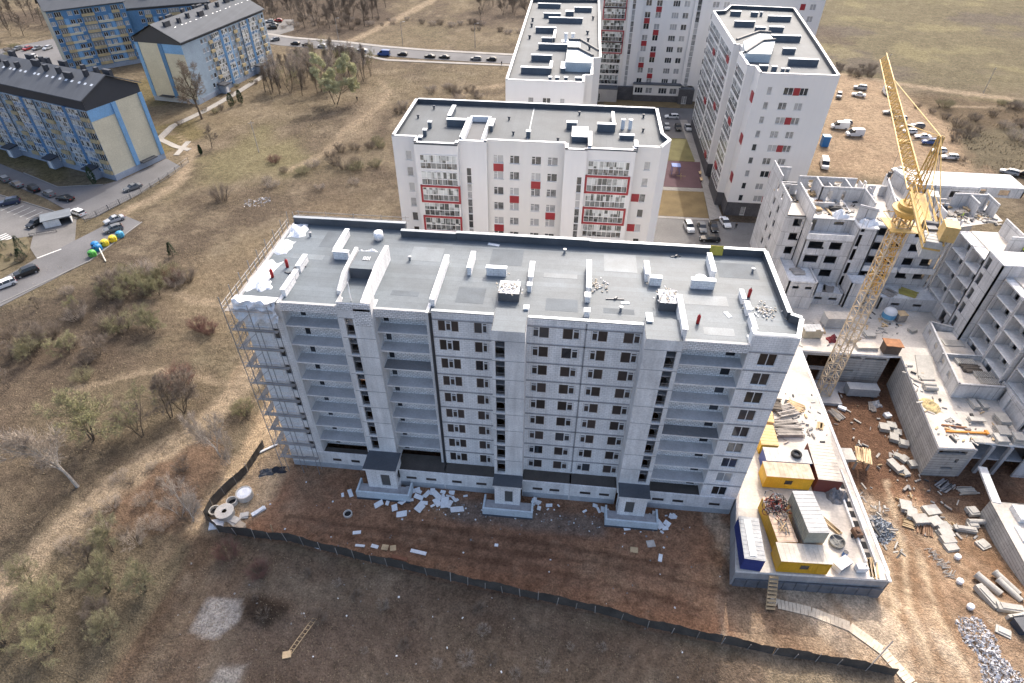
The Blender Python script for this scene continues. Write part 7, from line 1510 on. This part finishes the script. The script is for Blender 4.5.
KIND = {
 'slim0': tree_mesh(21,10,.34,1,2,9,9,low=.3,cmat=(twig,)), 'slim1': tree_mesh(22,10,.4,1,2,8,9,low=.35,cmat=(twig_pale,)), 'haze0': tree_mesh(23,10,.7,5,2,6,9,4,.07,cmat=(twig_olive,bud)), 'haze1': tree_mesh(24,10,.75,6,2,6,8,2,.07,cmat=(twig_olive,bud)),
 'bare0': tree_mesh(1,10,.5,1,3,7,9), 'bare1': tree_mesh(2,10,.6,1,3,6,10), 'bare2': tree_mesh(3,10,.42,2,3,5,8), 'bare3': tree_mesh(14,10,.5,3,2,7,12),
 'olive0': tree_mesh(4,10,.55,3,2,7,10,2,.075,cmat=(twig_olive,bud)), 'olive1': tree_mesh(5,10,.6,2,3,5,6,1,.075,cmat=(twig_olive,bud)),
 'green': tree_mesh(6,10,.62,2,3,6,7,13,.1,cmat=(twig_olive,bud_pale),low=.12), 'birch': tree_mesh(7,10,.34,1,2,11,7,low=.3,tmat=birch,cmat=(twig_pale,),trunk_r=.15), 'birch1': tree_mesh(8,10,.35,2,2,7,9,tmat=birch,cmat=(twig_pale,),trunk_r=.13),
 'big': tree_mesh(9,10,.75,1,3,8,8,trunk_r=.26,low=.3)}
BUSH = {'brown': bush_mesh(1,3,3.4,75,(twig,)), 'brown1': bush_mesh(2,3,4,80,(twig_pale,)), 'red': bush_mesh(3,3,3.6,110,(twig_red,)), 'olive': bush_mesh(4,3,4,90,(twig_olive,bud),2,.06), 'green': bush_mesh(5,3,4,90,(twig_olive,bud),4,.065), 'dark': bush_mesh(6,3,4,90,(dryd,))}
def plant(nm, key, x, y, h, label, cat, group=None, sx=1., src=KIND):
    t = thing(nm, label, cat, (x,y,gnd(x,y)), RNG.uniform(0,6.28), group); s = h/(10. if src is KIND else 3.); t.scale = (s*sx, s*sx, s)
    tm, km = src[key]; sub('trunk' if src is KIND else 'stem', tm, t); sub('crown', km, t); return t
def tree(key, x, y, h, label, group=None, sx=1.): return plant('tree', key, x, y, h, label, 'tree', group, sx)
def bush(key, x, y, h, label, group=None, sx=1.): return plant('bush', key, x, y, h, label, 'bush', group, sx, BUSH)
tree('birch',-68.4,47.7,18,'white-stemmed birch leaning out over the left meadow',None,1.0); tree('olive0',-71.7,56.3,12.5,'olive many-stemmed tree behind the white birch',None,1.25); tree('olive1',-64.2,57.7,10.5,'slim olive tree right of the many-stemmed one'); tree('bare2',-62,62.1,11,'bare forked tree in the middle of the left meadow',None,1.1); tree('bare3',-60.4,63.4,9,'low bare tree touching the forked one',None,1.1); tree('birch1',-50.2,55.2,11.5,'thin pale birch nearest the fence corner'); tree('birch1',-48.2,54,6.,'shorter pale birch at the fence'); tree('birch1',-48.7,43.9,9.,'thin pale birch just outside the fence bend'); tree('birch1',-50.6,44.2,5.5,'shorter thin birch left of the fence bend')
tree('big',-120.9,188.1,17,'tall bare tree in front of the grey gable of the blue flats',None,.95); tree('bare1',-106.6,166.1,8,'small bare tree beside the path fork'); tree('green',-82,206.7,18,'pale green leafing tree at the edge of the thicket',None,1.15); tree('bare3',-66,58.8,6.5,'low spreading bare shrub-tree among the meadow trees',None,1.2)
tree('olive0',-57,38.4,7.,'fan-shaped olive willow above the green bushes',None,1.1)
for x, y, h, k, lb in ((-54.2,33.2,7,'haze0','largest olive-green shrub at the bottom left'),(-49.6,33.6,6.,'haze0','olive-green shrub at the bottom left nearest the track'),(-59.6,30.4,7,'haze1','olive shrub at the bottom left with bare tops'),(-62.4,25.6,6.5,'haze0','olive-green shrub in the bottom left corner'),(-56.4,25.6,6.5,'haze0','olive-green shrub at the bottom edge left of the track'),(-50.6,27.6,5.5,'haze1','olive shrub at the bottom edge beside the track'),(-64.6,32.8,6,'haze1','olive shrub at the far left below the worn track'),(-59.2,36.4,5.,'bare3','bare shrub between willow and olive shrubs'),(-66.4,28,6.,'haze1','sparse olive shrub at the lower left edge'),(-52.6,29.4,5,'bare3','bare shrub among the olive ones at the bottom left')): plant('shrub',k,x,y,h,lb,'shrub',None,.95)
bush('red',-41.4,39.4,2.6,'dark red bush outside the fence corner'); bush('red',-36.2,37.2,2.2,'small dark red bush below the fence'); bush('red',-82.1,99.3,2.8,'round dark red bush in the middle of the meadow',None,1.3); bush('brown',-88.5,134.9,5.,'large round grey-brown bush right of the railing',None,.9); bush('red',-84.2,158.6,2.2,'low reddish shrub on the slope near the lone pole',None,1.4); bush('red',-68.6,84.4,2.8,'left of two dark red bushes near the thicket',None,1.); bush('red',-66,83.4,2.6,'right of two dark red bushes near the thicket'); bush('green',-50.6,64.4,2.6,'green bush at the foot of the scaffold track'); bush('red',-64.2,69.2,4,'pinkish bush behind the forked tree',None,1.1)
rr = random.Random(101)
def scatter(n, poly, keys, h0, h1, label, group, fn, mind=1.2, sx=1.):
    X = [p[0] for p in poly]; Y = [p[1] for p in poly]; pts = []; c = 0
    while len(pts) < n and c < n*60:
        c += 1; x, y = rr.uniform(min(X),max(X)), rr.uniform(min(Y),max(Y))
        if float(sdist(np.array([x]),np.array([y]),poly)[0]) > 0 or any((x-a)**2+(y-b_)**2 < mind**2 for a, b_ in pts): continue
        pts.append((x,y)); fn(rr.choice(keys), x, y, rr.uniform(h0,h1), label, group, sx*rr.uniform(.85,1.2))
scatter(56, [(-112,214),(-113,240),(-104,252),(-92,252),(-82,248),(-76,232),(-87,217),(-96,211)], ['slim0','slim1','slim0','slim1','olive1'], 7.5, 11.5, 'bare slim tree of the thicket between the flats and the distant street', 'trees of the thicket by the distant street', tree, 1.9, .9)
scatter(18, [(-111,85),(-97,95),(-74,84),(-75,73),(-86,68),(-98,62)], ['bare3','bare2','olive0','bare3'], 3.5, 6.5, 'low bare tree in the grey thicket at the left edge', 'low trees of the left thicket', tree, 2., 1.25)
scatter(15, [(-112,86),(-97,97),(-74,86),(-72,72),(-86,66),(-100,60)], ['brown','brown1','dark','olive'], 1.8, 3.2, 'bare bush in the grey thicket at the left edge', 'bushes of the left thicket', bush, 2.2, 1.2)
scatter(15, [(-98,100),(-84,104),(-78,99),(-84,91),(-96,90)], ['brown','brown1','olive'], 1.8, 3.4, 'bare bush of the clump behind the dark red one', 'bushes of the middle clump', bush, 1.6, 1.1)
scatter(9, [(-95,93),(-84,98),(-80,95),(-88,89)], ['bare3','olive0'], 4, 6, 'low bare tree of the clump in the middle of the meadow', 'low trees of the middle clump', tree, 2, 1.1)
scatter(19, [(-82,146),(-70,178),(-58,182),(-52,160),(-60,140),(-72,136)], ['brown','dark','brown1','olive'], 1.2, 2.6, 'bare bush on the slope behind the white block', 'bushes on the slope', bush, 2.5, 1.2)
scatter(26, [(-60,200),(-52,228),(-34,226),(-26,196),(-40,186)], ['brown1','dark','brown'], 1.5, 3., 'reedy bare bush between the slope and the distant street', 'reedy bushes by the distant street', bush, 2.5, 1.2)
scatter(90, [(-190,400),(-170,322),(-140,300),(-96,306),(-100,345),(-104,400)], ['bare0','bare1','bare2'], 9, 14, 'bare tree of the wood beyond the distant street', 'trees of the wood beyond the street', tree, 3.2, .8)
scatter(42, [(-62,330),(-10,322),(10,345),(0,400),(-56,400)], ['bare0','bare1','bare2','bare3'], 7, 12, 'bare tree of the grove at the top behind the white blocks', 'trees of the grove behind the white blocks', tree, 3.2, .9)
scatter(40, [(-140,300),(-96,300),(-90,318),(-60,312),(-30,300),(-20,322),(-140,330)], ['brown','dark','brown1'], 1.5, 3, 'bush on the rough ground beyond the distant street', 'bushes beyond the distant street', bush, 3, 1.2)
scatter(38, [(116,226),(160,236),(175,205),(140,180),(112,178)], ['brown1','dark','brown','olive'], 1.5, 3.4, 'bare bush of the scrub to the right of the sandy car park', 'bushes of the scrub at the right', bush, 2.6, 1.3)
scatter(16, [(96,262),(112,256),(118,272),(100,276)], ['brown','dark'], 1.5, 3, 'grey bush at the top of the sandy car park', 'bushes above the sandy car park', bush, 2, 1.2)
scatter(18, [(-66,48),(-50,58),(-47,50),(-52,40),(-64,38)], ['brown','brown1','brown1'], .8, 1.8, 'low scrubby bush on the pinkish ground left of the fence', 'low bushes left of the fence', bush, 1.8, 1.2)
scatter(20, [(-44,41),(-30,39.5),(-8,36),(16,33),(16,27),(-34,30)], ['brown','brown1'], .5, 1.1, 'low dry bush on the waste ground before the fence', 'low bushes before the fence', bush, 2.4, 1.3)
scatter(14, [(-131,206),(-126,180),(-122,176),(-116,200),(-119,240),(-123,240)], ['dark','olive','brown'], 1., 2., 'clipped bush along the front of the blue flats', 'bushes along the blue flats', bush, 2, 1.)
# thujas and pines: cone of needle tufts
def conifer(x, y, h, w, label, nm='thuja', open_=False, seed=1):
    t = thing(nm, label, 'conifer', (x,y,gnd(x,y) if h > 0 else 0)); z0 = gnd(x,y); r2 = random.Random(seed); b = MB(); b.tube((x,y,z0-.1),(x,y,z0+h*.9),.07*h/3,.02,5); b.build('trunk', bark, t); K = MB()
    for k in range(int(420*max(1,h/4))):
        f = r2.random()**.8; a = r2.random()*6.28; rad = w/2*(math.sin(math.pi*min(1,.12+f*.88))**.7 if not open_ else (1.05-f))*r2.uniform(.55,1.05); c = Vector((x+math.cos(a)*rad, y+math.sin(a)*rad, z0+.1+f*h)); l = r2.uniform(.22,.46); o = Vector((math.cos(a)*.5,math.sin(a)*.5,.9 if not open_ else .3)).normalized()*l; s_ = o.orthogonal().normalized()*l*.35; K.poly([c-s_,c+o*.3-s_.cross(o).normalized()*.05,c+o,c+s_])
    K.build('crown', needle, t)
conifer(-116.2,199.8,4.6,2.0,'left of two dark thujas by the path along the flats',seed=2); conifer(-114.6,203.4,4.4,2.,'right of two dark thujas by the path along the flats',seed=3); conifer(-87,108.3,3.4,2.0,'small green pine standing alone in the meadow','pine_tree',True,4); conifer(-126.4,139.8,4.8,1.6,'dark thuja at the corner entrance of the blue flats',seed=5); conifer(-107.6,161.5,2.6,.9,'small dark thuja beside the worn path',seed=6)
for k, (x, y, h, lb) in enumerate(((-121.6,106.4,4,'larger young pine on the verge by the street'),(-124.4,102.6,3.4,'young pine on the verge at the left edge'),(-119.4,103.4,2.6,'smallest young pine on the verge'),(-126.8,106.8,3.,'young pine on the verge nearest the parking yard'))): conifer(x,y,h,2.6,lb,'pine_tree',True,20+k)
scatter(9, [(-128,110),(-121,110),(-118.6,104),(-121,97),(-126,98)], ['brown','olive','dark'], .9, 1.6, 'low shrub on the verge beside the street', 'shrubs on the verge', bush, 1.5, 1.)
# dry grass tufts over the fields: uncountable, one object per region
def tufts(nm, n, poly, mats, s0, s1, label, seed):
    r2 = random.Random(seed); b = MB(); X = [p[0] for p in poly]; Y = [p[1] for p in poly]
    px_ = np.array([r2.uniform(min(X),max(X)) for _ in range(n)]); py_ = np.array([r2.uniform(min(Y),max(Y)) for _ in range(n)]); ok = (sdist(px_,py_,poly) < 0) & (fbm(px_,py_,6,3,seed) > .43) & (sdist(px_,py_,SITE) > .4)
    for x, y in zip(px_[ok], py_[ok]):
        x, y = float(x), float(y); z = gnd(x,y)-.03; m = r2.randrange(len(mats))
        for k in range(3):
            a = r2.random()*6.28; s = r2.uniform(s0,s1); c, e = math.cos(a)*s*.5, math.sin(a)*s*.5; b.poly([(x-e*.5,y+c*.5,z),(x+e*.5,y-c*.5,z),(x+c,y+e,z+s)], m)
    return tag(b.build(nm, mats, loc=(sum(X)/len(X),sum(Y)/len(Y),0)), label, 'grass', None, 'stuff')
tufts('dry_grass', 9000, [(-100,18),(-112,60),(-112,100),(-95,130),(-72,175),(-45,175),(-42,76),(-46,58),(-49,44),(-44,40),(-44,18)], [dry,dry,twig_olive], .12, .28, 'dry tufted grass over the meadow left of the long building', 3)
tufts('dry_grass', 9000, [(-44,41.5),(-20,39),(8,35.6),(40,31.6),(40,18),(-44,18)], [dry,dry,dryd], .08, .24, 'dry tufted grass on the waste ground in the foreground', 5)
tufts('dry_grass', 5000, [(-110,170),(-110,210),(-75,250),(-10,254),(-36,200),(-36,125),(-70,170)], [dry,dry], .18, .4, 'dry tufted grass on the slope towards the distant street', 7)
tufts('dry_grass', 6000, [(108,174),(122,215),(160,240),(220,225),(170,170)], [dry,dry], .25, .6, 'tall dry grass of the scrub at the right', 9)
scatter(34, [(-300,310),(-262,262),(-240,266),(-225,300),(-262,345)], ['bare0','bare1','bare2','olive1'], 8, 14, 'bare tree of the belt in the top left corner', 'trees of the top left corner', tree, 3.2, 1.)
scatter(14, [(-262,258),(-236,236),(-228,240),(-244,264)], ['olive','dark','brown'], 1.5, 3, 'bush along the parking in the top left corner', 'bushes of the top left corner', bush, 2.4, 1.2)
# ------------------------------------------------------------------ camera, sky and sun
cam = bpy.data.cameras.new('camera'); co = bpy.data.objects.new('camera', cam); COL.objects.link(co); sc.camera = co
p_, r_, y_ = 0.702668, -0.00528545, 0.0990358
rt0 = Vector((math.cos(y_), math.sin(y_), 0)); f0 = Vector((-math.sin(y_), math.cos(y_), 0)); upv = Vector((0,0,1))
fw = f0*math.cos(p_) - upv*math.sin(p_); dn = -(upv*math.cos(p_)+f0*math.sin(p_))
rg = rt0*math.cos(r_) + dn*math.sin(r_); dd = dn*math.cos(r_) - rt0*math.sin(r_)
co.matrix_world = Matrix(((rg.x,-dd.x,-fw.x,0),(rg.y,-dd.y,-fw.y,0),(rg.z,-dd.z,-fw.z,74),(0,0,0,1)))
cam.sensor_width = 36; cam.lens = 36*611.04/1024; cam.clip_start = .5; cam.clip_end = 9000
w = bpy.data.worlds.new('World'); sc.world = w; w.use_nodes = True
nt = w.node_tree; sky = nt.nodes.new('ShaderNodeTexSky'); sky.sky_type = 'NISHITA'; sky.sun_disc = False
EL, AZ = R(43), math.atan2(.24, 1)
sky.sun_elevation = EL; sky.sun_rotation = AZ; sky.air_density = .9; sky.dust_density = 6.; sky.ozone_density = .4
nt.links.new(sky.outputs[0], nt.nodes['Background'].inputs[0]); nt.nodes['Background'].inputs[1].default_value = .345
sun = bpy.data.lights.new('sun', 'SUN'); sun.energy = 3.0; sun.angle = R(.5); sun.color = (1, .95, .88)
so = bpy.data.objects.new('sun', sun); COL.objects.link(so); so.location = (60, 200, 250)
so.rotation_euler = Vector((-math.sin(AZ)*math.cos(EL), -math.cos(AZ)*math.cos(EL), -math.sin(EL))).to_track_quat('-Z','Y').to_euler()
sc.view_settings.view_transform = 'Standard'; sc.view_settings.look = 'None'; sc.view_settings.exposure = 0
